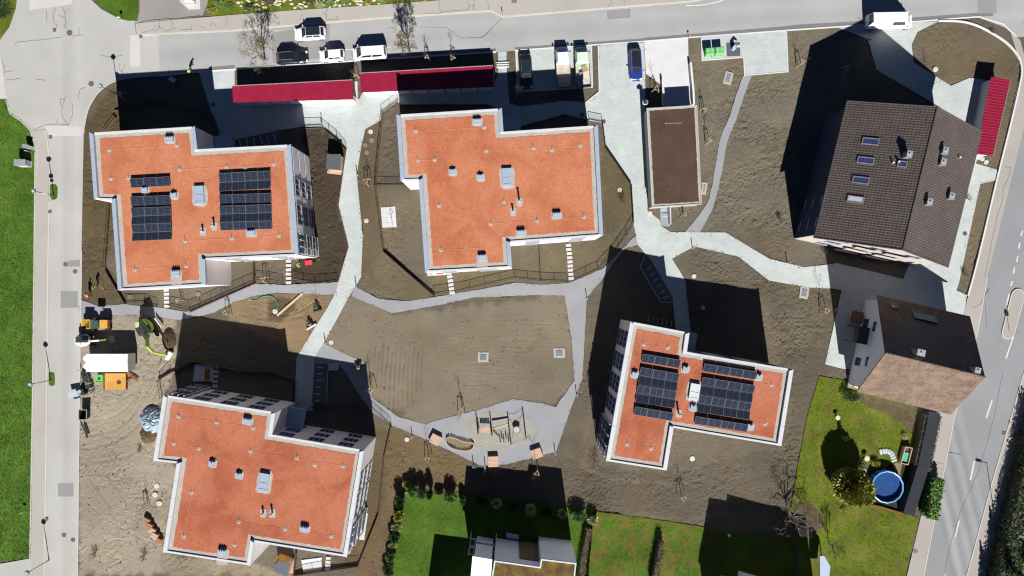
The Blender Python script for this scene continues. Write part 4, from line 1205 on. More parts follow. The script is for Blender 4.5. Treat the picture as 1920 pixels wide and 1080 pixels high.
# ---------------------------------------------------------------- tiled roofs
def tiled_slope(root, name, eave_a, eave_b, ridge_a, ridge_b, mat, tw, tl, amp, jit=0.0, seed=1, lf=1.0):
    """courses of tiles from eave to ridge: eave_a-eave_b is the low edge"""
    rr_ = np.random.default_rng(seed)
    ea, eb, ra, rb = [np.array(v) for v in (eave_a, eave_b, ridge_a, ridge_b)]
    W = np.linalg.norm(eb - ea); D = np.linalg.norm(ra - ea)
    nc, nr = int(round(W / tw)), int(round(D / tl))
    nrm = np.cross(eb - ea, ra - ea); nrm /= np.linalg.norm(nrm)
    if nrm[2] < 0:
        nrm = -nrm
    prof = [(0.0, 0.0), (0.25, 1.0), (0.5, 1.0), (0.75, 0.25), (1.0, 0.0)]
    V = []; F = []
    def pt(u, v):
        return (ea * (1 - u) + eb * u) * (1 - v) + (ra * (1 - u) + rb * u) * v
    m = len(prof)
    for r_ in range(nr):
        v0 = r_ / nr; v1 = min(1.0, (r_ + 1.12) / nr)
        for c_ in range(nc):
            o = len(V); e = rr_.normal(0, jit) if jit else 0
            for (vv, lift) in ((v0, 0.055), (v1, 0.012)):
                for (s, hgt) in prof:
                    u = (c_ + s) / nc
                    V.append(pt(u, vv) + nrm * (lift * lf + e + hgt * amp))
            for s, hgt in prof:
                V.append(pt((c_ + s) / nc, v0) + nrm * (0.0))
            for k in range(m - 1):
                F.append((o + k, o + k + 1, o + m + k + 1, o + m + k))
                F.append((o + 2 * m + k, o + 2 * m + k + 1, o + k + 1, o + k))
    me = npmesh(name, np.array(V), np.array(F), mat)
    off = org(root)
    me.transform(Matrix.Translation(-off))
    ob = link(name, me, root)
    ob['kind'] = 'stuff'
    return ob
M_tile = grain('dark_roof_tile', lit(96, 86, 82, 1.6), 0.22, 3.2, 0.12, 0.4, rough=0.6, spec=0.35, bump=0.1)
M_tile2 = grain('weathered_clay_tile', lit(134, 112, 98), 0.4, 3, 0.16, 0.5, rough=0.9, spec=0.15, bump=0.4, c2=lit(150, 130, 114))
M_cream = grain('cream_render', (0.40, 0.36, 0.33), 0.05, 8, 0.05, 0.5, bump=0.15)
M_white_r = grain('white_render', (0.84, 0.86, 0.88), 0.03, 8, 0.05, 0.5, bump=0.1)

def slope_point(ea, eb, ra, rb, u, v):
    return (ea.lerp(eb, u)).lerp(ra.lerp(rb, u), v)
# house with the dark tiled roof
he, hr = 8.0, 13.0
NW, NE, SE, SW = P(1588, 189.5, he), P(1841.5, 247.7, he), P(1778, 501, he), P(1526, 445.4, he)
RN, RS = P(1757.6, 200.7, hr), P(1692.5, 468.7, hr)
h5 = thing('tiled_house', 'large house with dark tiled gable roof at the top right', 'house', P(1680, 340))
def gable_house(root, NW, NE, SE, SW, RN, RS, inset, mat):
    """walls under a gable roof whose ridge runs RN-RS; inset from the roof edge"""
    quad = ccw([tuple(v[:2]) for v in (NW, NE, SE, SW)])
    wq = offset_poly(quad, [inset] * 4)
    def near(v):
        return Vector(min(wq, key=lambda p: math.dist(p, v[:2])))
    nw, ne, se, sw = near(NW), near(NE), near(SE), near(SW)
    zt_ = min(NW.z, NE.z) - .12 + inset * .3
    mb = MB()
    def base(v, z):
        return (v.x, v.y, z)
    rn = (RN.xy + (RS.xy - RN.xy).normalized() * inset); rs = (RS.xy + (RN.xy - RS.xy).normalized() * inset)
    vs = [base(v, -.1) for v in (nw, ne, se, sw)] + [base(v, zt_) for v in (nw, ne, se, sw)] + [(rn.x, rn.y, RN.z - .2), (rs.x, rs.y, RS.z - .2)]
    mb.add(vs, [(0, 1, 5, 8, 4), (2, 3, 7, 9, 6), (1, 2, 6, 5), (3, 0, 4, 7)])
    mb.build('wall', mat, root, fix=True)
    return nw, ne, se, sw
nw, ne, se, sw = gable_house(h5, NW, NE, SE, SW, RN, RS, .55, M_cream)
up = Vector((0, 0, .01))
for nm, pts in (('roof_deck', (NW, SW, RS, RN)), ('roof_deck', (NE, SE, RS, RN))):
    th = Vector((0, 0, .16))
    q = [p - th for p in pts] + list(pts)
    MB().add(q, [(0, 1, 2, 3), (7, 6, 5, 4), (0, 4, 5, 1), (1, 5, 6, 2), (2, 6, 7, 3), (3, 7, 4, 0)]).build(nm, M_dark, h5, fix=True)
tiled_slope(h5, 'roof_tiles', SW, NW, RS, RN, M_tile, .33, .42, .028, .005, 2, .65)
tiled_slope(h5, 'roof_tiles', NE, SE, RN, RS, M_tile, .33, .42, .028, .005, 3, .65)
mb = MB()
nrg = 52
for k in range(nrg):
    p, q = RN.lerp(RS, k / nrg), RN.lerp(RS, (k + 1.08) / nrg)
    mb.tube(p + Vector((0, 0, .03)), q + Vector((0, 0, .02)), .14, .125, 8)
mb.build('ridge_tiles', M_tile, h5)['kind'] = 'stuff'
for a_, b_, nm in ((SW, RS, 'verge_board'), (RS, SE, 'verge_board'), (NW, RN, 'verge_board'), (RN, NE, 'verge_board')):
    MB().tube(a_ + Vector((0, 0, .04)), b_ + Vector((0, 0, .04)), .09, .09, 5).build(nm, M_tile, h5)
for a_, b_ in ((NW, SW), (NE, SE)):
    MB().tube(a_ + Vector((0, 0, -.08)), b_ + Vector((0, 0, -.08)), .08, .08, 6).build('gutter', M_dark, h5)
def on_slope(px, py, ea, eb, ra, rb):
    """point of the slope plane seen at a photo pixel"""
    n_ = (eb - ea).cross(ra - ea)
    o = Vector((0, 0, CAM_H)); d = (P(px, py, 0) - o)
    s = (ea - o).dot(n_) / d.dot(n_)
    return o + d * s, (n_ if n_.z > 0 else -n_).normalized()
def slope_frame(ea, eb, ra):
    x = (eb - ea).normalized(); y = (ra - ea); y = (y - x * y.dot(x)).normalized()
    return Matrix((x, y, x.cross(y))).transposed()
def roof_window(root, px, py, ea, eb, ra, rb, w, d, glass, lift=.14):
    p, n_ = on_slope(px, py, ea, eb, ra, rb)
    F_ = slope_frame(ea, eb, ra)
    if (F_ @ Vector((0, 0, 1))).z < 0:
        F_ = F_ @ Matrix.Diagonal((-1, 1, -1))
    mb = MB(); pn = MB()
    for x in (-w / 2 + .06, w / 2 - .06):
        mb.box((x, 0, lift), (.12, d, .14))
    for y in (-d / 2 + .06, d / 2 - .06):
        mb.box((0, y, lift), (w - .24, .12, .14))
    pn.box((0, 0, lift - .01), (w - .24, d - .24, .06))
    for b_ in (mb, pn):
        b_.v = [tuple(p + F_ @ Vector(v)) for v in b_.v]
    o = mb.build('roof_window', M_stone, root)
    pn.build('pane', glass, o)
M_stone = plain('chimney_sheet', (0.20, 0.17, 0.16), 0.5)
M_glassw = plain('roof_window_glass_pale', (0.42, 0.45, 0.52), 0.2, 0.6)
q1 = lambda x, y: (1480 + x / 2.918, 150 + y / 2.918)
for k, (x, y) in enumerate(((445, 337), (418, 441), (391, 549), (363, 655))):
    roof_window(h5, *q1(x, y), SW, NW, RS, RN, .9, 2.0, M_glassw if k == 3 else M_glassb)
roof_window(h5, *q1(619, 461), SW, NW, RS, RN, .8, 1.1, M_glassb)
def chimney(root, px, py, slope, w, d, h, cap=True, mat=None):
    p, n_ = on_slope(px, py, *slope)
    ang = math.atan2((slope[1] - slope[0]).y, (slope[1] - slope[0]).x)
    o = MB().box((p.x, p.y, p.z + h / 2 - .3), (w, d, h + .6), ang).build('chimney', mat or M_shedwall, root)
    if cap:
        MB().box((p.x, p.y, p.z + h + .06), (w + .14, d + .14, .08), ang).build('chimney_cap', M_steel, o)
        MB().tube((p.x, p.y, p.z + h + .1), (p.x, p.y, p.z + h + .3), .09, .09, 8).build('chimney_pot', M_steel, o)
WS = (SW, NW, RS, RN); ES = (NE, SE, RN, RS)
M_stone = plain('chimney_sheet', (0.20, 0.17, 0.16), 0.5)
for x, y, sl, h_ in ((630, 415, WS, 1.1), (830, 395, ES, .9), (822, 455, ES, .8), (745, 672, ES, .9), (868, 640, ES, .8)):
    chimney(h5, *q1(x, y), sl, .75, .55, h_, True, M_stone)
for x, y, sl in ((560, 455, WS), (924, 427, ES), (590, 450, WS), (885, 648, ES)):
    p, n_ = on_slope(*q1(x, y), *sl)
    o = MB().tube(p - n_ * .1, p + Vector((0, 0, .45)), .08, .08, 8).build('vent_pipe', M_capw, h5)
    MB().tube(p + Vector((0, 0, .45)), p + Vector((0, 0, .52)), .13, .13, 8).build('vent_cap', M_capw, o)
# south gable: terrace slabs with pale parapets seen under the eave
for st_ in range(3):
    for tt in (.22, .5, .78):
        add_window(h5, sw, se, tt, 1.5 + 2.7 * st_, 2.0, 1.6, 2)
a, b = Vector(sw), Vector(se)
d = (b - a); ang = math.atan2(d.y, d.x); nrm = Vector((d.y, -d.x)).normalized()
for st_ in range(3):
    for t0, t1, dp in ((.34, .52, .35), (.58, .78, .35)):
        c_ = a + d * (t0 + t1) / 2 + nrm * dp / 2
        o = MB().box((c_.x, c_.y, .1 + 2.7 * st_), (d.length * (t1 - t0), dp, .16), ang).build('balcony', M_cream, h5)
        c_ = a + d * (t0 + t1) / 2 + nrm * dp
        MB().box((c_.x, c_.y, .65 + 2.7 * st_), (d.length * (t1 - t0), .12, .95), ang).build('balcony_wall', M_cream, o)
# dark navy panels over the west wall
d5 = (sw - nw); ang5 = math.atan2(d5.y, d5.x); n5 = Vector((-d5.y, d5.x)).normalized()
n5 = n5 if n5.x < 0 else -n5
M_navy = grain('navy_cladding', (.035, .045, .085), .08, 6, .05, 1, bump=.1)
for k in range(9):
    c_ = nw.lerp(sw, (k + .5) / 9) + n5 * .04
    MB().box((c_.x, c_.y, 4.0), (d5.length / 9 - .03, .08, 7.9), ang5).build('facade_panel', M_navy, h5)
for tt in (.72, .9):
    for st_ in range(3):
        c_ = nw.lerp(sw, tt) + n5 * .1
        MB().box((c_.x, c_.y, 1.2 + 2.6 * st_), (1.5, .06, .12), ang5).build('window_sill', M_capw, h5)

# old house with the weathered clay roof
he, hr = 4.0, 12.6
n1, n2 = P(1644.4, 554, he), P(1819, 594, he)
s1, s2 = P(1607, 733, he), P(1783, 777, he)
r1_, r2_ = P(1660, 662, hr), P(1847, 707, hr)
h6 = thing('old_house', 'old house with weathered brown clay roof beside the main road', 'house', P(1710, 660))
quad = ccw([tuple(v[:2]) for v in (n1, n2, s2, s1)])
wq = offset_poly(quad, [.55] * 4)
def near6(v):
    return Vector(min(wq, key=lambda p: math.dist(p, v[:2])))
a1, a2, a3, a4 = near6(n1), near6(n2), near6(s2), near6(s1)
du = (r2_.xy - r1_.xy).normalized() * .55
g1_, g2_ = r1_.xy + du, r2_.xy - du
mb = MB()
zt6 = he + .25
mb.add([(v.x, v.y, -.1) for v in (a1, a2, a3, a4)] + [(v.x, v.y, zt6) for v in (a1, a2, a3, a4)] + [(g1_.x, g1_.y, hr - .2), (g2_.x, g2_.y, hr - .2)],
       [(0, 1, 5, 4), (1, 2, 6, 9, 5), (2, 3, 7, 6), (3, 0, 4, 8, 7)])
mb.build('wall', M_white_r, h6, fix=True)
for pts in ((n1, n2, r2_, r1_), (s1, s2, r2_, r1_)):
    th = Vector((0, 0, .14))
    q = [p - th for p in pts] + list(pts)
    MB().add(q, [(0, 1, 2, 3), (7, 6, 5, 4), (0, 4, 5, 1), (1, 5, 6, 2), (2, 6, 7, 3), (3, 7, 4, 0)]).build('roof_deck', M_dark, h6, fix=True)
tiled_slope(h6, 'roof_tiles', n1, n2, r1_, r2_, M_tile2, .3, .32, .008, .001, 5, .2)
tiled_slope(h6, 'roof_tiles', s1, s2, r1_, r2_, M_tile2, .3, .32, .03, .012, 6)
mb = MB()
for k in range(36):
    p, q = r1_.lerp(r2_, k / 36), r1_.lerp(r2_, (k + 1.08) / 36)
    mb.tube(p + Vector((0, 0, .04)), q + Vector((0, 0, .02)), .15, .13, 8)
mb.build('ridge_tiles', M_tile2, h6)['kind'] = 'stuff'
for a_, b_ in ((n1, n2), (s1, s2)):
    MB().tube(a_ + Vector((0, 0, -.06)), b_ + Vector((0, 0, -.06)), .07, .07, 6).build('gutter', M_dark, h6)
NS = (n1, n2, r1_, r2_)
q7 = lambda x, y: (1480 + x / 3.375, 480 + y / 3.375)
roof_window(h6, *q7(658, 322), *NS, .8, .9, M_glassb)
chimney(h6, *q7(795, 606), NS, .9, .7, 1.3, True, M_cream)
chimney(h6, *q7(1158, 718), NS, .6, .6, 1.0, True, M_cream)
roof_window(h6, *q7(855, 390), *NS, 3.2, 1.5, M_glass)
# windows of the west gable
wl, wr = a1, a4   # wall from north-west to south-west corner
for tt, z, ww, hh, nn in ((.28, 1.6, 1.5, 1.4, 2), (.42, 1.6, 1.2, 1.4, 2), (.30, 4.4, 1.4, 1.3, 2), (.40, 6.6, .8, .9, 1), (.72, 1.6, 1.2, 1.4, 2), (.70, 4.4, 1.4, 1.3, 2), (.60, 6.6, .8, .9, 1)):
    add_window(h6, wl, wr, tt, z, ww, hh, nn)
d = (wr - wl); ang = math.atan2(d.y, d.x); nrm = Vector((d.y, -d.x)).normalized()
c_ = wl + d * .42 + nrm * 1.0
o = MB().box((c_.x, c_.y, 2.9), (2.4, 2.0, .14), ang).build('balcony', M_dark, h6)
for s in (-1.1, 1.1):
    q = c_ + d.normalized() * s + nrm * .85
    MB().box((q.x, q.y, 1.42), (.12, .12, 2.8), ang).build('post', M_dark, o)
q = c_ + nrm * .95
MB().box((q.x, q.y, 3.45), (2.4, .06, .95), ang).build('balcony_wall', M_dark, o)
c_ = wl + d * .22 + nrm * .9
MB().box((c_.x, c_.y, .5), (1.6, 1.2, 1.0), ang).build('log_store', plain('old_wood', (0.16, 0.09, 0.05), .8), h6)
# flagstones beside it
fs = thing('flagstone_bed', 'light flagstones on the shaded yard beside the old house', 'paving', P(1590, 568))
for i in range(2):
    for j in range(4):
        c_ = P(1600 - j * 6.3 - i * 6, 561 + j * 5.6 - i * 1.5)
        MB().box((c_.x, c_.y, .05), (.5, .55, .05), R(-35)).build('flagstone', M_slab, fs)

# flat roofed house at the bottom
M_bright = plain('bright_white_sheet', (.84, .85, .86), .4)
h7 = thing('terrace_house', 'flat roofed house with white terraces at the bottom edge', 'house', P(1000, 1040))
M_moss = grain('mossy_roof_gravel', lit(112, 88, 58), 0.35, 6, 0.25, 0.5, rough=0.95, spec=0.1, bump=0.6, bdist=0.06, c2=lit(140, 118, 66))
z7 = 8.3
rf = ccw(P2([(927, 1051), (1012, 1063), (1014.5, 1048), (1081, 1056), (1068, 1160), (912, 1140)], z7))
MB().prism(rf, -.1, z7 - .3, False).build('wall', M_white_r, h7)
ri = offset_poly(rf, [.18] * len(rf))
for k in range(len(rf)):
    MB().prism([rf[k], rf[(k + 1) % len(rf)], ri[(k + 1) % len(rf)], ri[k]], z7 - .31, z7).build('parapet_cap', M_capw, h7)
MB().sheet(ri, z7 - .15).build('roof_substrate', M_moss, h7)
M_olive = grain('olive_cladding', (0.16, 0.12, 0.07), 0.08, 6, 0.05, 1, bump=0.1)
wv = P2([(1012, 1062), (974, 1056.5)], z7)
a_, b_ = Vector(wv[0]), Vector(wv[1])
for k in range(6):
    q = a_.lerp(b_, (k + .5) / 6); d_ = (b_ - a_)
    MB().box((q.x, q.y + .05, 3.4), (d_.length / 6 - .02, .08, 6.4), math.atan2(d_.y, d_.x)).build('facade_panel', M_olive, h7)
po = ccw(P2([(950, 1000), (973, 1004), (972, 1012), (949, 1008)], 3.0))
MB().prism(po, 2.8, 3.0).build('porch_roof', M_canopy, h7)
for p_ in po[:2]:
    MB().tube((p_[0], p_[1], 0), (p_[0], p_[1], 2.8), .06, .06, 6).build('porch_post', M_dark, h7)
MB().prism(P2([(886, 1043), (923, 1049), (916, 1140), (878, 1130)], 8.0), 7.8, 8.0).build('white_roof', M_bright, h7)
MB().prism(P2([(889, 1045), (922, 1050.5), (915, 1138), (881, 1128)], 8.0), 0, 7.79, False).build('side_wing', M_white_r, h7)
MB().prism(P2([(826, 1084), (892, 1093), (886, 1180), (814, 1170)]), 0, 5.2, False).build('garage_wing', M_white_r, h7)
# glass pergola
for i in range(3):
    for j in range(2):
        x0, y0 = 893 + i * 12.5, 1016 + j * 13 + i * 1.6
        MB().prism(P2([(x0, y0), (x0 + 11.5, y0 + 1.5), (x0 + 11, y0 + 9), (x0 - .5, y0 + 7.5)], 3.0), 2.95, 3.0).build('pergola_glass', plain('pergola_pane', (.32, .38, .42), .2, .5), h7)
for pts in ([(882, 1010), (891, 1011), (890, 1024), (881, 1023)], [(881, 1026), (889, 1027), (888, 1040), (879, 1039)]):
    MB().ribbon(P2(pts + pts[:1], 3.0), .1, 2.9, 3.05).build('pergola_frame', M_frame, h7)
for x, y in ((882, 1010), (878, 1040), (930, 1014)):
    MB().tube(P(x, y, 3.0) * 1, (*P(x, y, 3.0)[:2], 0), .06, .06, 6).build('pergola_post', M_frame, h7)
# neighbour house just below the frame, whose shadow lies on the lawn
h8 = thing('neighbour_house', 'house below the bottom edge casting a stepped shadow on the lawn', 'house', P(1440, 1130))
MB().prism(P2([(1351, 1079), (1383, 1083), (1384, 1070), (1475, 1095), (1528, 1110), (1510, 1220), (1330, 1190), (1332, 1175)]), -.1, 8.4, False).build('wall', M_white_r, h8)
MB().prism(P2([(1349, 1077), (1382, 1081), (1383, 1068), (1476, 1093), (1531, 1108), (1512, 1224), (1328, 1192), (1330, 1175)]), 8.4, 8.7).build('roof_slab', M_capw, h8)
MB().prism(P2([(1537, 1043), (1545, 1042), (1557, 1062), (1553, 1100), (1538, 1100)], 2.6), 2.4, 2.6).build('porch_roof', M_canopy, h8)
MB().tube(P(1541, 1050), (*P(1541, 1050)[:2], 2.4), .08, .08, 6).build('porch_post', M_frame, h8)
# ================================================================== vegetation
M_bark = grain('grey_bark', (0.10, 0.085, 0.07), 0.2, 12, 0.1, 2, bump=0.3)
M_twig = grain('ochre_twigs', (0.17, 0.14, 0.075), 0.15, 8, 0.1, 1, bump=0)
M_twig_g = grain('grey_twigs', (0.15, 0.14, 0.125), 0.15, 8, 0.1, 1, bump=0)
M_twig_d = grain('dark_twigs', (0.09, 0.075, 0.055), 0.15, 8, 0.1, 1, bump=0)
M_stake = grain('pale_timber', lit(232, 204, 166), 0.1, 6, 0.08, 1, bump=0.1)
def leafmat(name, c, c2):
    t = NT(name)
    n = t.noise(2.6, 3, .7)
    t.base(t.mix(t.ramp(n, [(.35, 0.0), (.65, 1.0)]), c, c2))
    t.rough(.6, .3)
    t.b.inputs['Transmission Weight'].default_value = 0
    return t.m
M_leaf = leafmat('green_leaves', (.07, .14, .04), (.12, .21, .06))
M_leaf_l = leafmat('laurel_leaves', (.11, .21, .05), (.19, .32, .09))
M_leaf_y = leafmat('golden_leaves', (.15, .17, .03), (.36, .33, .06))
M_leaf_d = leafmat('dark_leaves', (.025, .05, .018), (.05, .085, .028))
M_leaf_p = leafmat('pale_leaves', (.26, .29, .13), (.46, .47, .24))
M_leaf_b = leafmat('brown_hedge_leaves', (.09, .065, .035), (.14, .11, .06))
def tri_leaves(pts, size, seed):
    r = np.random.default_rng(seed)
    n = len(pts)
    d = r.normal(size=(n, 3)); d /= np.linalg.norm(d, axis=1)[:, None]
    e = np.cross(d, r.normal(size=(n, 3))); e /= np.linalg.norm(e, axis=1)[:, None]
    s = size * r.uniform(.6, 1.4, n)[:, None]
    v = np.stack([pts - d * s * .5, pts + e * s * .35, pts + d * s * .5, pts - e * s * .35], 1)
    return v.reshape(-1, 3), np.arange(n * 4).reshape(-1, 4)
def cloud(c, rad, n, seed, lump=.28, shell=.05):
    """points of a crown with an uneven outline"""
    r = np.random.default_rng(seed)
    d = r.normal(size=(n, 3)); d /= np.linalg.norm(d, axis=1)[:, None]
    k = 8
    bd = r.normal(size=(k * 3, 3)); bd /= np.linalg.norm(bd, axis=1)[:, None]
    amp_ = np.max(np.clip((d @ bd.T - .72) / .28, 0, 1) * r.uniform(.3, 1, k * 3), axis=1)
    rr_ = (1 - lump) + lump * 1.4 * amp_
    p = d * (rr_ * r.uniform(shell, 1, n) ** .6)[:, None] * np.array(rad)
    return np.array(c) + p
def crown_obj(name, pts, size, mat, parent, seed):
    v, f = tri_leaves(pts, size, seed)
    off = np.array(org(parent)) if parent else 0
    return link(name, npmesh(name, v - off, f, mat), parent)
def branches(mb, p, d, L, r, depth, rn, spread=.6, kids=(2, 4), up=.15, sides=5, tips=None):
    q = p + d * L * .5
    d2 = (d + Vector((rn.uniform(-.2, .2), rn.uniform(-.2, .2), rn.uniform(-.05, .15)))).normalized()
    e = q + d2 * L * .5
    mb.tube(p, q, r, r * .82, sides, False); mb.tube(q, e, r * .82, r * .62, sides, False)
    if depth == 0:
        if tips is not None:
            tips.append(e)
        return
    for _ in range(rn.randint(*kids)):
        a = rn.uniform(0, 2 * math.pi)
        side = d2.orthogonal().normalized()
        side.rotate(Matrix.Rotation(a, 3, d2))
        nd = (d2 * (1 - spread * .5) + side * spread * rn.uniform(.6, 1.2) + Vector((0, 0, up))).normalized()
        s = rn.uniform(.55, 1.0)
        branches(mb, p.lerp(e, s) if s < .98 else e, nd, L * rn.uniform(.55, .8), max(r * .55, .011), depth - 1, rn, spread, kids, up, max(3, sides - 1), tips)
def bare_tree(label, base, h, mat, depth=4, r=.13, spread=.7, kids=(3, 4), up=.15, name='bare_tree', cat='tree', group=None, seed=1, twig=None, trunk_f=.33, lenf=.34):
    rn = random.Random(seed)
    root = thing(name, label, cat, P(*base), group)
    b = P(*base); top = b + Vector((rn.uniform(-.1, .1), rn.uniform(-.1, .1), h * trunk_f))
    MB().tube(b - Vector((0, 0, .1)), b + Vector((0, 0, h * .08)), r * 1.35, r * 1.05, 8).tube(b + Vector((0, 0, h * .08)), top, r * 1.05, r * .85, 8).build('trunk', mat, root)
    mb = MB()
    for k in range(rn.randint(4, 6)):
        a = 2 * math.pi * k / 5 + rn.uniform(-.4, .4)
        d = Vector((math.cos(a) * spread, math.sin(a) * spread, .75)).normalized()
        branches(mb, b.lerp(top, rn.uniform(.75, 1)), d, h * lenf, r * .55, depth - 1, rn, spread, kids, up, tips=None)
    branches(mb, top, Vector((0, 0, 1)), h * lenf * 1.1, r * .7, depth - 1, rn, spread, kids, up)
    mb.build('crown', twig or mat, root)
    return root
bare_tree('wide bare street tree behind the black parked car', (497, 111), 5.8, M_bark, 6, .12, .72, (3, 3), .2, seed=3, twig=M_twig, group='bare street trees', lenf=.28)
bare_tree('dense round bare street tree right of the white van', (768, 98), 6.2, M_bark, 6, .13, .58, (3, 4), .28, seed=8, twig=M_twig, group='bare street trees', lenf=.23)
bare_tree('old grey branching bare tree at the edge of the shadowed lawn', (1477, 962), 5.2, M_bark, 6, .15, .85, (2, 3), .05, seed=5, twig=M_twig_g)
bare_tree('thin dark bare bush tree on the lawn below the garden pool', (1553, 1018), 4.0, M_bark, 4, .06, .5, (3, 4), .3, seed=6, twig=M_twig_d)
bare_tree('small grey tree crossing the planted slope at the top', (470, -8), 3.6, M_bark, 4, .06, .5, (3, 4), .3, seed=16, twig=M_twig_d)

# young trees tied to tripods of stakes
def young_tree(base, label, h=3.4, seed=1, tripod=1.0, twigs=6, ang=0.0, stake_h=1.7):
    rn = random.Random(seed)
    b = P(*base)
    root = thing('young_tree', label, 'tree', b, 'young trees tied to stakes')
    top = b + Vector((rn.uniform(-.1, .1), rn.uniform(-.1, .1), h))
    MB().tube(b, top, .035, .012, 5).build('trunk', M_bark, root)
    mb = MB()
    for k in range(twigs):
        s = rn.uniform(.5, .95); a = rn.uniform(0, 2 * math.pi)
        d = Vector((math.cos(a) * .5, math.sin(a) * .5, .8)).normalized()
        branches(mb, b.lerp(top, s), d, h * .2, .014, 2, rn, .5, (1, 3), .2, 4)
    mb.build('crown', M_twig_d, root)
    if tripod:
        ps = []
        for k in range(3):
            a = ang + 2 * math.pi * k / 3
            p0 = b + Vector((math.cos(a), math.sin(a), 0)) * .62 * tripod
            p1 = b + Vector((math.cos(a), math.sin(a), 0)) * .42 * tripod + Vector((0, 0, stake_h))
            MB().tube(p0, p1, .045, .045, 6).build('stake', M_stake, root)
            ps.append(p1)
        for k in range(3):
            MB().tube(ps[k] - Vector((0, 0, .08)), ps[(k + 1) % 3] - Vector((0, 0, .08)), .04, .04, 5).build('cross_rail', M_stake, root)
    return root
YT = [((667, 147), 'staked young tree in the gap between the two red sheds', 3.0, 1), ((691, 342), 'staked young tree right of the main path, level with the block garden fence', 3.0, 1),
      ((866, 768), 'staked young tree at the lower edge of the raked field', 4.0, 1), ((699, 729), 'staked young tree at the left corner of the raked field', 3.4, 1),
      ((804, 857), 'staked young tree behind the left wooden play platform', 3.6, 1), ((1006, 882), 'staked young tree behind the right wooden play platform', 3.6, 1),
      ((1541, 582), 'staked young tree beside the light well near the old house', 4.2, 1), ((1277, 929), 'staked young tree below the smallest block', 3.6, 1),
      ((1227, 172), 'staked young tree between ramp and blue car', 3.0, 1), ((1496, 122), 'staked young tree right of the container pad', 3.2, .8),
      ((1579, 132), 'staked young tree in the house shadow at the top right', 3.0, .8), ((1619, 79), 'staked young tree by the entrance path near the big white van', 2.8, .8),
      ((1325, 267), 'bushy young tree right of the garage beside the curved gravel path', 3.2, .7), ((1317, 209), 'thin young tree at the upper right corner of the garage', 2.6, .6),
      ((430, 586), 'staked young tree below the gravel path left of the green hose', 3.0, .9), ((341, 563), 'young tree with one stake below the left solar block', 2.4, .5),
      ((500, 524), 'staked young tree in the small fenced garden by the stepping stones', 3.0, .9), ((803, 113), 'staked young tree in the shaded bed behind the red sheds', 2.8, .7),
      ((850, 115), 'staked young tree right in the shaded bed behind the red sheds', 3.0, .9), ((235, 181), 'staked young tree in the shadowed corner by the junction', 3.0, .9),
      ((276, 948), 'staked young tree in the construction yard by the three shaft lids', 3.2, .8), ((971, 179), 'staked young tree in the shaded bed below the parking pad', 3.0, .9),
      ((1740, 162), 'thin young tree in the corner garden at the top right', 3.4, 0), ((1280, 404), 'thin young tree below the garage', 2.4, .5), ((738, 432), 'thin young tree at the white terrace tiles', 2.6, 0)]
for k, (b, lab, h, tp) in enumerate(YT):
    young_tree(b, lab, h, 40 + k, tp, 7 if k in (5, 12, 17) else 5, ang=k * .7)
def shrub(base, label, r=.6, h=1.1, seed=1, mat=None, name='bare_shrub', n=14):
    rn = random.Random(seed); b = P(*base)
    root = thing(name, label, 'shrub', b, 'small bare shrubs')
    mb = MB()
    for k in range(n):
        a = rn.uniform(0, 2 * math.pi)
        d = Vector((math.cos(a) * r / h, math.sin(a) * r / h, 1)).normalized()
        branches(mb, b, d, h * .55, .018, 2, rn, .6, (2, 3), .1, 4)
    mb.build('branches', mat or M_twig_d, root)
for k, (b, lab, r, h) in enumerate([((1115, 866), 'dark bare shrub left of the smallest block, near the playground', .9, 1.6), ((1115, 687), 'pale bare shrub in the shadow left of the smallest block', .6, 1.0), ((1165, 376), 'bare shrub right of the panel-free block', .6, 1.2),
        ((1546, 476), 'bare shrub at the corner below the dark tiled house', .5, 1.0), ((1461, 412), 'small bare shrub in the field left of the dark tiled house', .5, .9), ((1498, 288), 'small bare shrub at the edge of the house shadow', .5, .9),
        ((1812, 372), 'low shrub between the house and the main road', .5, .8), ((1806, 512), 'low shrub at the lower end of the roadside bed', .5, .8), ((270, 1045), 'bare shrub below the corner of the yard block', .7, 1.1),
        ((178, 1040), 'bare shrub at the bottom of the yard', .7, 1.0), ((262, 842), 'rooty shrub lying in the yard', .5, .6), ((1860, 60), 'low shrub at the road corner', .5, .6), ((1395, 1000), 'low shrub on the edge of the shadowed lawn', .4, .6)]):
    shrub(b, lab, r, h, 80 + k)

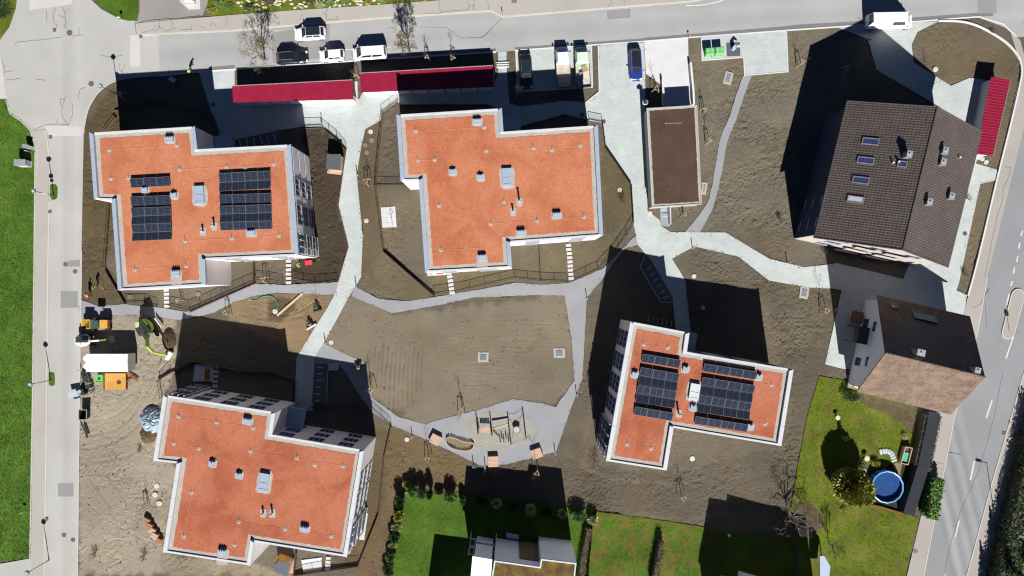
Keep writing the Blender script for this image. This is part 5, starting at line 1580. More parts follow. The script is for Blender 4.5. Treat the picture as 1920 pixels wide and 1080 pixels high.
# leafy shrubs, hedges, evergreens
def bush(base, label, rx, ry, h, mat, n=900, size=.16, seed=1, name='leafy_bush', cat='bush', group=None, stem=True):
    b = P(*base)
    root = thing(name, label, cat, b, group)
    if stem:
        MB().tube(b, b + Vector((0, 0, h * .5)), .05, .03, 5).build('stem', M_bark, root)
    pts = cloud((b.x, b.y, h * .52), (rx, ry, h * .5), n, seed)
    pts[:, 2] = np.maximum(pts[:, 2], .05)
    crown_obj('foliage', pts, size, mat, root, seed)
    return root
GB = 'garden bushes round the lawn at the bottom'
for k, (b, lab, rx, ry, h, m_) in enumerate([
    ((752, 934), 'dark bush at the upper left corner of the bottom lawn', .9, 1.2, 2.2, M_leaf_d), ((748, 964), 'golden green bush left of the bottom lawn', .8, .9, 1.6, M_leaf_y), ((744, 986), 'pale speckled bush left of the bottom lawn', .8, .8, 1.3, M_leaf_p),
    ((741, 1003), 'dark bush below the speckled bush left of the bottom lawn', .9, .9, 1.6, M_leaf_d), ((737, 1020), 'yellowish pale low bush left of the bottom lawn', .7, .5, .9, M_leaf_p), ((734, 1040), 'green bush below the yellowish one left of the bottom lawn', .8, .9, 1.5, M_leaf), ((729, 1064), 'lowest dark bush left of the bottom lawn', .9, 1.1, 1.6, M_leaf_d),
    ((762, 906), 'small ochre bush at the corner of the bottom lawn', .5, .5, 1.0, M_leaf_y), ((775, 918), 'bright leafy bush at the top edge of the bottom lawn', 1.0, .7, 2.4, M_leaf_l), ((793, 921), 'leafy bush next to the bright one on the top edge of the bottom lawn', .9, .7, 2.4, M_leaf), ((808, 922), 'narrow dark conifer on the top edge of the bottom lawn', .5, .5, 2.8, M_leaf_d),
    ((824, 921), 'low brownish bush on the top edge of the bottom lawn', .7, .4, .9, M_leaf_b), ((845, 928), 'bluish green bush at the shadow edge of the bottom lawn', 1.1, .8, 2.2, M_leaf), ((868, 934), 'thin shaded bush just inside the shadow of the bottom house', .6, .7, 1.6, M_leaf), ((901, 936), 'dark shaded bush along the back of the bottom lawn', 1.0, .8, 1.7, M_leaf_d),
    ((931, 941), 'grey green round bush in the shadow on the bottom lawn', .8, .8, 1.7, M_leaf_p), ((963, 946), 'dark shaded bush between two grey round bushes', 1.2, .8, 1.6, M_leaf_d), ((995, 952), 'second grey green round bush in the shadow on the bottom lawn', .8, .9, 1.7, M_leaf_p), ((1025, 956), 'dark shaded bush right of the second grey bush', 1.0, .8, 1.6, M_leaf_d),
    ((1054, 960), 'third grey bush at the right end of the house shadow', .7, .7, 1.5, M_leaf_p), ((1083, 965), 'leafy hedge bush right of the house shadow', 1.5, .7, 2.0, M_leaf), ((1110, 972), 'cream coloured round bush at the lawn corner', .8, .75, 1.3, M_leaf_p)]):
    bush(b, lab, rx, ry, h, m_, 1500, .2, 100 + k, group=GB)
# big golden conifer, topiaries, garden plants on the right
bush((1580, 903), 'large golden evergreen tree beside the round pool', 2.9, 2.8, 5.6, M_leaf_y, 12000, .38, 140, 'evergreen_tree', 'tree')
bush((1576, 818), 'slim topiary cypress on the mossy lawn', .45, .45, 2.3, M_leaf_d, 600, .14, 141, 'topiary_cypress')
bush((1593, 742), 'long clipped dark hedge bush below the old house', 1.6, .7, 1.7, M_leaf_d, 1200, .17, 142)
bush((1639, 868), 'small golden bush by the pool', .7, .5, 1.0, M_leaf_y, 400, .14, 143)
bush((1612, 870), 'small green bush left of the golden one by the pool', .9, .7, 1.0, M_leaf, 500, .14, 144)
bush((1694, 818), 'pale flowering plant by the dark garden wall', .6, .5, .7, M_leaf_p, 300, .12, 145)
bush((1580, 955), 'low bush below the golden evergreen', .6, .4, .5, M_leaf_y, 200, .12, 146)
def hedge(label, pts, w, h, mat, n, size, seed, name='hedge', group=None):
    a = [P(*p) for p in pts]
    root = thing(name, label, 'hedge', a[0].lerp(a[-1], .5), group)
    r = np.random.default_rng(seed)
    segs = list(zip(a, a[1:])); tot = sum((q - p).length for p, q in segs)
    V = []
    core = MB()
    for p, q in segs:
        L = (q - p).length; k = int(n * L / tot)
        d = (q - p).normalized(); nn = Vector((-d.y, d.x, 0))
        s = r.uniform(0, 1, k); f_ = r.integers(0, 4, k)
        u = r.uniform(-1, 1, k); z = r.uniform(.05, 1, k)
        u = np.where(f_ == 0, -1, np.where(f_ == 1, 1, u)); z = np.where(f_ >= 2, 1, z)
        u = u * (1 + r.normal(0, .13, k)); z = z * (1 + r.normal(0, .06, k))
        V.append(np.array(p)[None] + np.array(q - p)[None] * s[:, None] + np.array(nn)[None] * (u * w / 2)[:, None] + np.array([0, 0, 1.])[None] * (z * h)[:, None])
        core.box((*(p.lerp(q, .5)[:2]), h * .44), (L * .96, w * .7, h * .86), math.atan2(d.y, d.x))
    core.build('hedge_core', M_twig_d, root)
    crown_obj('foliage', np.concatenate(V), size, mat, root, seed)
    return root
hedge('brown clipped hedge right of the bottom house', [(1103, 985), (1094, 1035), (1086, 1095)], .85, 1.5, M_leaf_b, 1500, .14, 160, group='clipped hedges between the lawns')
hedge('grey brown clipped hedge splitting the long lawn', [(1238, 1010), (1231, 1045), (1222, 1095)], .8, 1.7, M_leaf_b, 1300, .14, 161, group='clipped hedges between the lawns')
hedge('bristly brown hedge between dark wall and pavement', [(1752, 776), (1741, 830), (1730, 880)], .8, 1.2, M_leaf_b, 1500, .18, 162, 'bristly_hedge')
hedge('dark leafy strip along the garden wall', [(1729, 772), (1708, 870)], .5, 1.4, M_leaf_d, 700, .15, 163)
hedge('bright green laurel hedge by the pavement', [(1735, 966), (1741, 930), (1747, 892)], 1.5, 1.7, M_leaf_l, 3600, .26, 158, 'laurel_hedge')
hedge('tall dark hedge along the right edge', [(1933, 770), (1910, 870), (1882, 985), (1855, 1110)], 2.2, 2.6, M_leaf_d, 6500, .26, 164)
bush((1925, 905), 'dark shrub spilling out of the tall hedge', 1.6, 2.2, 2.2, M_leaf_d, 1200, .24, 165)
for k, (b, h, lab) in enumerate([((1869, 1053), 6.2, 'pointed dark conifer in the hedge near the lamp foot'), ((1850, 1108), 5.6, 'lower pointed dark conifer in the tall hedge'), ((1915, 1040), 4.5, 'dark conifer behind the tall hedge'), ((1940, 880), 4.2, 'dark conifer at the upper end of the tall hedge')]):
    b_ = P(*b)
    root = thing('conifer', lab, 'tree', b_, 'conifers in the hedge on the right')
    MB().tube(b_, b_ + Vector((0, 0, h * .9)), .12, .03, 6).build('trunk', M_bark, root)
    r_ = np.random.default_rng(170 + k); n_ = 2600
    zz = r_.uniform(0, 1, n_) ** 1.2; rad = (1 - zz) * 1.5 * (0.7 + .3 * np.sin(zz * 40)) * np.sqrt(r_.uniform(.3, 1, n_)); aa = r_.uniform(0, 2 * math.pi, n_)
    crown_obj('crown', np.stack([b_.x + rad * np.cos(aa), b_.y + rad * np.sin(aa), .3 + zz * h], -1), .24, M_leaf_d, root, 170 + k)
bush((1905, 1060), 'yellow green ground shrub at the lower right edge', 1.4, 1.8, 1.0, M_leaf, 900, .2, 175)
# planted slope at the top: low clumps and stones
TS = 'low plants on the slope at the top'
for k, (x, y, m_, lab) in enumerate([(412, 8, M_leaf_l, 'bright green clump at the left end of the top slope'), (432, 14, M_leaf, 'green clump right of the leftmost one on the top slope'), (470, 14, M_leaf_d, 'dark clump among twigs on the top slope'), (505, 6, M_leaf_b, 'brown clump left of the white pole on the top slope'), (583, 4, M_leaf_b, 'brown clump in the middle of the top slope'), (600, 10, M_leaf_p, 'pale clump in the middle of the top slope'),
        (620, 9, M_leaf_l, 'light green clump right of the middle on the top slope'), (648, 6, M_leaf_l, 'broad green clump right of the middle on the top slope'), (690, 4, M_leaf_y, 'golden clump near the right end of the top slope'), (715, 2, M_leaf_l, 'green clump near the right end of the top slope'), (800, -2, M_leaf_y, 'yellow clump at the right end of the top slope'), (400, 20, M_leaf_y, 'golden clump at the corner of the driveway')]):
    bush((x, y), lab, .9, .6, .5, m_, 350, .13, 190 + k, 'slope_plant', 'plant', TS, False)
bush((6, 22), 'dark scrub in the top left corner', 1.6, 1.8, .9, M_leaf_d, 900, .16, 205, 'scrub_bush')
mb = MB()
rn = random.Random(3)
def stone(c, r, name, mat, parent, rn):
    m_ = MB(); rings = []
    for k, (zz, s) in enumerate(((-.3, .7), (.1, 1), (.45, .8), (.62, .35))):
        rings.append([(c.x + r * s * math.cos(2 * math.pi * i / 7) * rn.uniform(.8, 1.2), c.y + r * s * math.sin(2 * math.pi * i / 7) * rn.uniform(.8, 1.2) * .7, c.z + r * zz) for i in range(7)])
    return m_.loft(rings).build(name, mat, parent)
M_rock = grain('pale_limestone', lit(226, 216, 190), .12, 6, .1, 1, bump=.3)
rock = thing('rock_slope', 'pale limestone rocks set into the planted slope at the top', 'rocks', P(560, 6))
for k in range(85):
    x = rn.uniform(440, 720); y = rn.uniform(-2, 21 - (x - 440) * .045)
    stone(P(x, y), rn.uniform(.16, .34), 'rock', M_rock, rock, rn)
# ================================================================== vehicles
M_tyre = plain('tyre_rubber', (0.02, 0.02, 0.02), .85, .2)
M_rim = plain('wheel_rim', (0.35, 0.36, 0.38), .35, .5, .7)
M_cglass = plain('car_glass', (0.015, 0.02, 0.03), .06, .6)
M_lamp = plain('headlight', (0.7, 0.72, 0.75), .15, .6)
M_tail = plain('tail_light', (0.35, 0.02, 0.02), .3, .5)
M_plastic = plain('black_trim', (0.02, 0.02, 0.022), .6, .3)
def paint(name, c):
    return plain(name, c, .25, .5, 0.0, .03, .8)
def section(x, hw, zb, zt, n=12, e=4.0):
    """rounded cross-section ring of a car body"""
    out = []
    for i in range(n):
        a = 2 * math.pi * (i + .5) / n
        c_, s = math.cos(a), math.sin(a)
        y = math.copysign(abs(c_) ** (2 / e), c_) * hw
        z = math.copysign(abs(s) ** (2 / e), s)
        out.append((x, y, (zt + zb) / 2 + z * (zt - zb) / 2))
    return out
def wheel(root, x, y, r=.32, w=.2):
    o = MB().tube((x, y - w / 2, r), (x, y + w / 2, r), r, r, 16).mesh('wheel', M_tyre)
    w_ = link('wheel', o, root)
    s = 1 if y > 0 else -1
    link('rim', MB().tube((x, y + s * w / 2, r), (x, y + s * (w / 2 + .012), r), r * .62, r * .58, 12).mesh('rim', M_rim), w_)
def quad(root, name, pts, mat, n_off=.012):
    p = [Vector(v) for v in pts]
    n_ = (p[1] - p[0]).cross(p[2] - p[0]).normalized() * n_off
    m_ = MB().add([v + n_ for v in p] + [v - n_ for v in p], [(0, 1, 2, 3), (7, 6, 5, 4), (0, 4, 5, 1), (1, 5, 6, 2), (2, 6, 7, 3), (3, 7, 4, 0)])
    return link(name, m_.mesh(name, mat), root)
def inset(p, ku, kv):
    """shrink a quad a,b,c,d towards its middle"""
    a, b, c_, d = [Vector(v) for v in p]
    def pt(u, v):
        return a.lerp(b, u).lerp(d.lerp(c_, u), v)
    return [pt(ku, kv), pt(1 - ku, kv), pt(1 - ku, 1 - kv), pt(ku, 1 - kv)]
def car(name, label, cat, at, heading, col, L=4.4, W=1.8, H=1.48, belt=.92, hood=1.25, wind=.75, rear=.55, tail=.35, roofmat=None, zref=.8, group='cars parked along the top street', rails=False, rear_side=True):
    """x forwards; hood length, windscreen run, rear window run and tail deck length in metres"""
    loc = P(*at, zref); loc.z = 0
    root = thing(name, label, cat, loc, group, R(heading))
    x0, x1 = -L / 2, L / 2
    hw = W / 2
    st = [(x1, hw * .62, .34, .58), (x1 - .12, hw * .80, .24, .68), (x1 - .4, hw * .93, .20, .74), (x1 - hood * .75, hw, .18, belt * .92), (x1 - hood, hw, .18, belt),
          (x0 + tail + rear, hw, .18, belt + .04), (x0 + tail, hw * .98, .19, belt + .05), (x0 + .25, hw * .94, .22, belt + .02), (x0 + .06, hw * .84, .28, belt - .08), (x0, hw * .7, .36, belt - .25)]
    body = MB().loft([section(*s) for s in st])
    o = link('body', body.mesh('body', col, smooth=True), root)
    # greenhouse
    xf, xb = x1 - hood + .08, x0 + tail * .6
    xrf, xrb = x1 - hood - wind, x0 + tail + rear * .75
    gb = hw * .90; gt = hw * .70
    zb_, ztp = belt - .06, H
    lo = [(xf, gb * .9, zb_), (xf, -gb * .9, zb_), (xb, -gb * .88, zb_), (xb, gb * .88, zb_)]
    hi = [(xrf, gt * .95, ztp - .03), (xrf, -gt * .95, ztp - .03), (xrb, -gt * .95, ztp - .04), (xrb, gt * .95, ztp - .04)]
    midx = (xf + xrf) / 2
    cab = MB().add(lo + hi, [(0, 1, 5, 4), (1, 2, 6, 5), (2, 3, 7, 6), (3, 0, 4, 7), (4, 5, 6, 7)])
    link('cabin', cab.mesh('cabin', col), root)
    rp = inset(hi, .0, .0)
    rm = MB().add([(v.x, v.y, v.z) for v in rp] + [((v.x - (xrf + xrb) / 2) * .9 + (xrf + xrb) / 2, v.y * .86, ztp + .03) for v in rp], [(4, 5, 6, 7), (0, 4, 7, 3), (0, 1, 5, 4), (1, 2, 6, 5), (2, 3, 7, 6)])
    bm_ = rm.mesh('roof', roofmat or col)
    bb = bmesh.new(); bb.from_mesh(bm_); bmesh.ops.recalc_face_normals(bb, faces=bb.faces); bb.to_mesh(bm_); bb.free()
    link('roof', bm_, root)
    quad(root, 'windscreen', inset([lo[1], lo[0], hi[0], hi[1]], .05, .08), M_cglass)
    quad(root, 'rear_window', inset([lo[3], lo[2], hi[2], hi[3]], .07, .16), M_cglass)
    for s in (1, -1):
        a, b = ((lo[0], lo[3], hi[3], hi[0]) if s > 0 else (lo[2], lo[1], hi[1], hi[2])), None
        q = [Vector(v) for v in a]
        def pt(u, v):
            return q[0].lerp(q[1], u).lerp(q[3].lerp(q[2], u), v)
        cuts = ((.1, .46), (.5, .88)) if rear_side else ((.1, .42),)
        for u0, u1 in cuts:
            if s < 0:
                u0, u1 = 1 - u1, 1 - u0
            quad(root, 'side_window', [pt(u0, .2), pt(u1, .2), pt(u1, .86), pt(u0, .86)], M_cglass)
        wheel(root, x1 - .82, s * (hw - .11)); wheel(root, x0 + .78, s * (hw - .11))
        m_ = MB().box((xf - .28, s * (hw + .08), belt + .06), (.14, .2, .14), 0)
        link('mirror', m_.mesh('mirror', col), root)
        link('headlight', MB().box((x1 - .16, s * hw * .68, .62), (.26, .32, .12), s * -.35).mesh('headlight', M_lamp), root)
        link('tail_light', MB().box((x0 + .07, s * hw * .70, .78), (.12, .3, .16)).mesh('tail_light', M_tail), root)
        if rails:
            link('roof_rail', MB().box(((xrf + xrb) / 2, s * gt * .86, ztp + .07), ((xrf - xrb) * .9, .05, .05)).mesh('roof_rail', M_rim), root)
    link('bumper', MB().box((x1 - .06, 0, .38), (.14, W * .62, .16)).mesh('bumper', M_plastic), root)
    return root
PW, PK, PB = paint('white_car_paint', (.78, .79, .80)), paint('black_car_paint', (.012, .012, .014)), paint('blue_car_paint', (.012, .028, .20))
PG, PS = paint('green_truck_paint', (.16, .42, .24)), paint('silver_paint', (.55, .60, .68))
car('suv', 'white sport utility car with black roof driving on the top street', 'car', (581, 62), 183.8, PW, 4.5, 1.88, 1.62, .98, 1.15, .7, .5, .25, M_cglass)
car('station_wagon', 'black station wagon with roof rails parked on the top street', 'car', (547, 107), 3.8, PK, 4.5, 1.82, 1.5, .9, 1.2, .7, .5, .25, None, rails=True)
car('hatchback', 'small white hatchback parked between the wagon and the white van', 'car', (622, 103), 183.8, PW, 3.65, 1.68, 1.48, .92, .85, .65, .45, .18)
car('minivan', 'white minivan parked on the top street left of the round bare tree', 'van', (692, 98), 183.8, PW, 4.9, 1.92, 1.95, 1.1, .7, .8, .22, .08, zref=1.1)
car('saloon_car', 'black saloon car parked on the pale pad beside the trucks', 'car', (986, 133), -86.5, PK, 4.8, 1.85, 1.46, .9, 1.25, .5, .75, .5, M_cglass, group='cars on the parking pad')
car('blue_car', 'shiny blue estate car standing on the driveway', 'car', (1192, 120), -87, PB, 4.6, 1.84, 1.5, .92, 1.1, .5, .55, .25, M_cglass, group='cars on the parking pad')
car('delivery_van', 'large white panel van at the kerb by the house entrance', 'van', (1674, 36), 1.0, PW, 6.6, 2.05, 2.6, 1.25, .75, .9, .12, .04, zref=1.6, group='cars parked along the top street', rear_side=False)
# flatbed trucks
def truck(label, at, heading, cabcol, hoodcol, load):
    loc = P(*at, 1.0); loc.z = 0
    root = thing('flatbed_truck', label, 'truck', loc, 'flatbed trucks on the parking pad', R(heading))
    W = 1.9; hw = W / 2
    x1, x0 = 2.95, -2.95
    st = [(x1, hw * .7, .4, .8), (x1 - .15, hw * .88, .3, .95), (x1 - .6, hw, .28, 1.1), (x1 - .8, hw, .28, 1.2), (x1 - 2.5, hw, .28, 1.2), (x1 - 2.55, hw * .96, .3, 1.15)]
    link('body', MB().loft([section(*s) for s in st]).mesh('body', hoodcol, smooth=True), root)
    lo = [(x1 - .6, hw * .92, 1.12), (x1 - .6, -hw * .92, 1.12), (x1 - 2.5, -hw * .94, 1.12), (x1 - 2.5, hw * .94, 1.12)]
    hi = [(x1 - 1.1, hw * .80, 1.95), (x1 - 1.1, -hw * .80, 1.95), (x1 - 2.45, -hw * .82, 1.98), (x1 - 2.45, hw * .82, 1.98)]
    link('cabin', MB().add(lo + hi, [(0, 1, 5, 4), (1, 2, 6, 5), (2, 3, 7, 6), (3, 0, 4, 7), (4, 5, 6, 7)]).mesh('cabin', cabcol), root)
    r_ = inset(hi, .03, .03)
    link('roof', MB().add([(v.x, v.y, v.z + .001) for v in r_] + [(v.x, v.y * .95, v.z + .05) for v in r_], [(4, 5, 6, 7), (0, 4, 5, 1), (1, 5, 6, 2), (2, 6, 7, 3), (3, 7, 4, 0)]).mesh('roof', cabcol), root)
    quad(root, 'windscreen', inset([lo[1], lo[0], hi[0], hi[1]], .05, .1), M_cglass)
    for s in (1, -1):
        q = (lo[0], lo[3], hi[3], hi[0]) if s > 0 else (lo[2], lo[1], hi[1], hi[2])
        quad(root, 'side_window', inset(q, .18, .2), M_cglass)
        for xx in (x1 - .85, x0 + 1.0):
            wheel(root, xx, s * (hw - .12), .34, .22)
        link('mirror', MB().box((x1 - .85, s * (hw + .14), 1.3), (.1, .24, .26)).mesh('mirror', M_plastic), root)
        link('headlight', MB().box((x1 - .12, s * hw * .7, .75), (.2, .3, .16)).mesh('headlight', M_lamp), root)
        link('side_board', MB().box((-1.2, s * (hw + .06), 1.06), (3.4, .04, .38)).mesh('side_board', M_alu), root)
    link('flatbed', MB().box((-1.2, 0, .82), (3.4, 2.0, .1)).mesh('flatbed', load), root)
    link('tail_board', MB().box((-2.92, 0, 1.06), (.04, 2.0, .38)).mesh('tail_board', M_alu), root)
    link('head_board', MB().box((.5, 0, 1.25), (.06, 1.9, .7)).mesh('head_board', M_capw), root)
    link('chassis', MB().box((-1.0, 0, .6), (3.6, .9, .24)).mesh('chassis', M_plastic), root)
    return root
M_bed1 = grain('worn_flatbed', lit(222, 208, 192), .1, 6, .15, 1.2, bump=.1)
M_bed2 = grain('dusty_flatbed', lit(230, 220, 206), .1, 6, .2, 1.5, bump=.1)
t1_ = truck('white cab flatbed truck on the parking pad', (1056, 126), 94, PW, PS, M_bed1)
t2_ = truck('green cab flatbed truck on the parking pad', (1092, 126), 94, paint('pale_green_cab', (.52, .72, .54)), PG, M_bed2)
link('tool_box', MB().box((-1.3, .25, 1.1), (1.0, .55, .45)).mesh('tool_box', plain('tool_box_grey', (.2, .22, .24), .5)), t2_)
link('rubble', MB().box((-.2, -.3, .95), (.9, .8, .16), .3).mesh('rubble', grain('rubble_brown', (.28, .2, .14), .3, 6)), t2_)

# ================================================================== machines in the yard
M_lime = plain('lime_paint', (.27, .40, .06), .5)
M_limel = plain('pale_lime_paint', (.36, .50, .16), .5)
M_yel = plain('machine_yellow', (.50, .29, .05), .5)
M_white = plain('white_paint', (.72, .72, .70), .4)
def arm(root, name, pts, w, h, mat):
    mb = MB()
    for a, b in zip(pts, pts[1:]):
        a, b = Vector(a), Vector(b); d = b - a; L = d.length
        rz_ = math.atan2(d.y, d.x); ry_ = -math.asin(d.z / L)
        mb.box(a.lerp(b, .5), (L + .05, w, h), rz_, 0, ry_)
    return link(name, mb.mesh(name, mat), root)
def excavator(label, at, rz, s, bodycol, roofcol, arm_pts, bucket, body_rz=0.0, group='excavators in the yard'):
    loc = P(*at)
    root = thing('excavator', label, 'excavator', loc, group, R(rz))
    for y in (-1, 1):
        rings = []
        m_ = MB()
        prof = []
        for i in range(14):
            a = 2 * math.pi * i / 14
            prof.append((math.copysign(abs(math.cos(a)) ** .6, math.cos(a)) * 1.15 * s, .32 * s + .30 * s * math.sin(a)))
        m_.loft([[(x, y * .62 * s + k * .2 * s, z) for x, z in prof] for k in (-.5, .5)] if True else None)
        link('track', m_.mesh('track', M_plastic), root)
    link('undercarriage', MB().box((0, 0, .45 * s), (1.1 * s, .9 * s, .3 * s)).mesh('undercarriage', M_dark), root)
    pl = []
    for i in range(20):
        a = 2 * math.pi * i / 20
        pl.append((-.15 * s + .98 * s * math.cos(a) * (1.05 if math.cos(a) < 0 else .8), .8 * s * math.sin(a)))
    b_ = link('body', MB().prism(pl, .62 * s, 1.15 * s).mesh('body', bodycol), root)
    link('engine_cover', MB().prism([(x * .82 - .16 * s, y * .82) for x, y in pl if x < .1 * s] + [(.05 * s, -.5 * s), (.05 * s, .5 * s)] if False else [(-.98 * s, -.45 * s), (-.3 * s, -.62 * s), (-.3 * s, .62 * s), (-.98 * s, .45 * s)], 1.15 * s, 1.42 * s).mesh('engine_cover', roofcol), b_)
    c_ = link('cab', MB().loft([[(x * k + .1 * s, y * k + .18 * s, z) for x, y in ((.5 * s, .42 * s), (-.42 * s, .42 * s), (-.42 * s, -.42 * s), (.5 * s, -.42 * s))] for z, k in ((1.15 * s, 1), (1.7 * s, 1.0), (2.3 * s, .86))]).mesh('cab', M_cglass), root)
    link('cab_roof', MB().box((.1 * s, .18 * s, 2.33 * s), (.82 * s, .74 * s, .07 * s)).mesh('cab_roof', M_dark), c_)
    arm(root, 'boom', arm_pts[:3], .22 * s, .3 * s, bodycol)
    arm(root, 'stick', arm_pts[2:], .17 * s, .22 * s, M_lime)
    e = Vector(arm_pts[-1]); d = (Vector(arm_pts[-1]) - Vector(arm_pts[-2])); d.z = 0; d.normalize()
    ang = math.atan2(d.y, d.x)
    link('bucket', MB().loft([[(e.x + dx * math.cos(ang) - yy * math.sin(ang), e.y + dx * math.sin(ang) + yy * math.cos(ang), e.z + dz) for dx, dz in ((0, 0), (.35 * s, -.1 * s), (.3 * s, -.5 * s), (-.1 * s, -.45 * s), (-.22 * s, -.2 * s))] for yy in (-.45 * s, .45 * s)]).mesh('bucket', bucket), root)
    return root
ex = excavator('lime green excavator with its boom stretched over the yard', (281, 617), -64, 1.35, M_lime, M_limel, [(.9, -.1, 1.4), (2.6, -.05, 2.7), (3.6, .2, 2.5), (4.6, .9, .75)], M_white)
link('blade', MB().box((-.2, 1.75, .45), (1.6, .1, .5), .2).mesh('blade', M_white), ex)
excavator('small white and lime mini excavator beside the white site trailer', (167, 637), 0, 1.1, M_white, M_white, [(.6, -.1, 1.0), (1.6, -.05, 1.8), (2.4, .0, 1.6), (3.3, .1, .5)], M_shedwall)
# yellow dumper
def dumper(label, at, rz):
    root = thing('site_dumper', label, 'dumper', P(*at), None, R(rz))
    link('chassis', MB().box((0, 0, .6), (2.6, .9, .3)).mesh('chassis', M_dark), root)
    link('skip', MB().loft([[(1.55 + dx, dy, z) for dx, dy in ((k, k * .9), (-k * .8, k * .9), (-k * .8, -k * .9), (k, -k * .9))] for z, k in ((.75, .45), (1.45, .75))]).mesh('skip', M_yel), root)
    link('skip_load', MB().box((1.55, 0, 1.4), (1.0, 1.1, .1)).mesh('skip_load', M_dark), root)
    link('engine_cover', MB().box((-.85, 0, 1.05), (1.1, 1.2, .6)).mesh('engine_cover', M_yel), root)
    link('seat', MB().box((-.05, 0, 1.05), (.5, .5, .5)).mesh('seat', M_plastic), root)
    for s in (-1, 1):
        link('roll_bar', MB().path([(-.3, s * .55, 1.0), (-.3, s * .55, 2.4), (-.3, 0, 2.45)], .04).mesh('roll_bar', M_dark), root)
        for x in (-1.0, 1.0):
            wheel(root, x, s * .75, .42, .35)
    link('canopy', MB().box((-.25, 0, 2.47), (1.1, 1.15, .05)).mesh('canopy', plain('dark_green_canopy', (.03, .08, .06), .5)), root)
    link('warning_panel', MB().box((-1.45, 0, 1.0), (.06, .9, .5)).mesh('warning_panel', M_tail), root)
dumper('yellow site dumper parked by the gravel path in the yard', (193, 607), 180)
# white site trailer with corrugated end
tr = thing('site_trailer', 'white site trailer with corrugated grey end in the yard', 'trailer', P(207, 678))
zt_ = 2.6
tw = ccw(P2([(161, 664), (239, 665), (239, 697), (161, 696.5)], zt_))
cx = sum(p[0] for p in tw) / 4; cy = sum(p[1] for p in tw) / 4
Lx = max(p[0] for p in tw) - min(p[0] for p in tw); Ly = max(p[1] for p in tw) - min(p[1] for p in tw)
MB().box((cx, cy, 1.55), (Lx - .06, Ly - .06, 2.0)).build('body', M_white, tr)
for s in (-1, 1):
    MB().add([(cx - Lx / 2, cy + s * .01, zt_ + .02), (cx + Lx / 2, cy + s * .01, zt_ + .02), (cx + Lx / 2, cy + s * Ly / 2, zt_ - .04), (cx - Lx / 2, cy + s * Ly / 2, zt_ - .04)], [(0, 1, 2, 3) if s < 0 else (3, 2, 1, 0)]).build('roof_panel', M_bright, tr)
for k in range(11):
    MB().box((cx + Lx / 2 - .01, cy - Ly / 2 + .1 + k * (Ly - .2) / 10, 1.5), (.08, .08, 2.0)).build('corrugation', M_steel, tr)
for s in (-1, 1):
    MB().tube((cx - Lx / 2 - .35, cy + s * .55, .55), (cx - Lx / 2 - .35, cy + s * .55, 1.9), .5, .46, 14).build('gas_tank', M_white, tr)
    for x in (-1.2, 1.2):
        wheel_o = MB().tube((cx + x, cy + s * 1.0, .4), (cx + x, cy + s * 1.2, .4), .4, .4, 14).build('wheel', M_tyre, tr)
MB().box((cx, cy, .5), (Lx - .2, .8, .14)).build('chassis', M_dark, tr)
MB().box((cx - Lx / 2 - .35, cy, .52), (1.1, 2.0, .08)).build('drawbar_deck', M_dark, tr)
# wooden panel, pallets, junk
M_wood = grain('fresh_planks', lit(232, 178, 92), .1, 7, .1, 1, bump=.15)
M_wood2 = grain('pink_planks', lit(236, 198, 172), .07, 7, .08, 1.5, bump=.15)
M_woodd = grain('brown_planks', lit(150, 98, 56), .15, 7, .1, 1, bump=.2)
pn = thing('formwork_panel', 'yellow plank formwork panel lying below the white trailer', 'panel', P(216, 716))
for k in range(11):
    c_ = P(199 + k * 3.55, 715.5, .5)
    MB().box((c_.x, c_.y, .55), (.255, 2.35, .06)).build('plank', M_wood, pn)
for y in (706, 726):
    c_ = P(216, y, .4)
    MB().box((c_.x, c_.y, .46), (2.9, .12, .12)).build('batten', M_woodd, pn)
MB().disc(tuple(P(223, 716, .58)[:2]), .32, .575, .583, 12, .25).build('rust_stain', grain('stain_brown', (.12, .035, .015), .3, 6, bump=0), pn)
for k, (x, y, rz, l) in enumerate(((198, 716, 1, 2.1), (238, 716, 1, 2.1))):
    c_ = P(x, y)
    MB().box((c_.x, c_.y, .22), (.2, l, .44)).build('bearer', M_woodd, pn)
tag(MB().box((*P(246, 703)[:2], .25), (2.6, .3, .06), R(-35)).build('loose_plank', M_woodd), 'loose brown plank leaning at the right of the formwork panel', 'plank')
tag(MB().box((*P(244, 712)[:2], .2), (2.0, .22, .06), R(28)).build('loose_plank', M_woodd), 'second loose plank below the leaning one by the formwork panel', 'plank')
M_box_g = plain('green_plastic', (.10, .42, .10), .5)
gb_ = thing('green_crate', 'bright green plastic crate left of the formwork panel', 'crate', P(191, 709))
c_ = P(191, 709)
for dx, dy, sx, sy in ((0, .5, 1.0, .05), (0, -.5, 1.0, .05), (.48, 0, .05, .95), (-.48, 0, .05, .95)):
    MB().box((c_.x + dx, c_.y + dy, .35), (sx, sy, .7)).build('side', M_box_g, gb_)
MB().box((c_.x, c_.y, .6), (.93, .93, .05)).build('lid', M_box_g, gb_)
MB().disc((c_.x, c_.y), .2, .63, .68, 12).build('valve', M_dark, gb_)
rn = random.Random(12)
junk = [(162, 707, 'grey steel frame heap at the street edge of the yard'), (170, 724, 'dark pump and hoses below the green crate'), (150, 738, 'bluish dark barrel group at the street edge'), (164, 775, 'dark skip bin standing by the street'), (160, 800, 'leaning dark barrier boards at the yard entrance')]
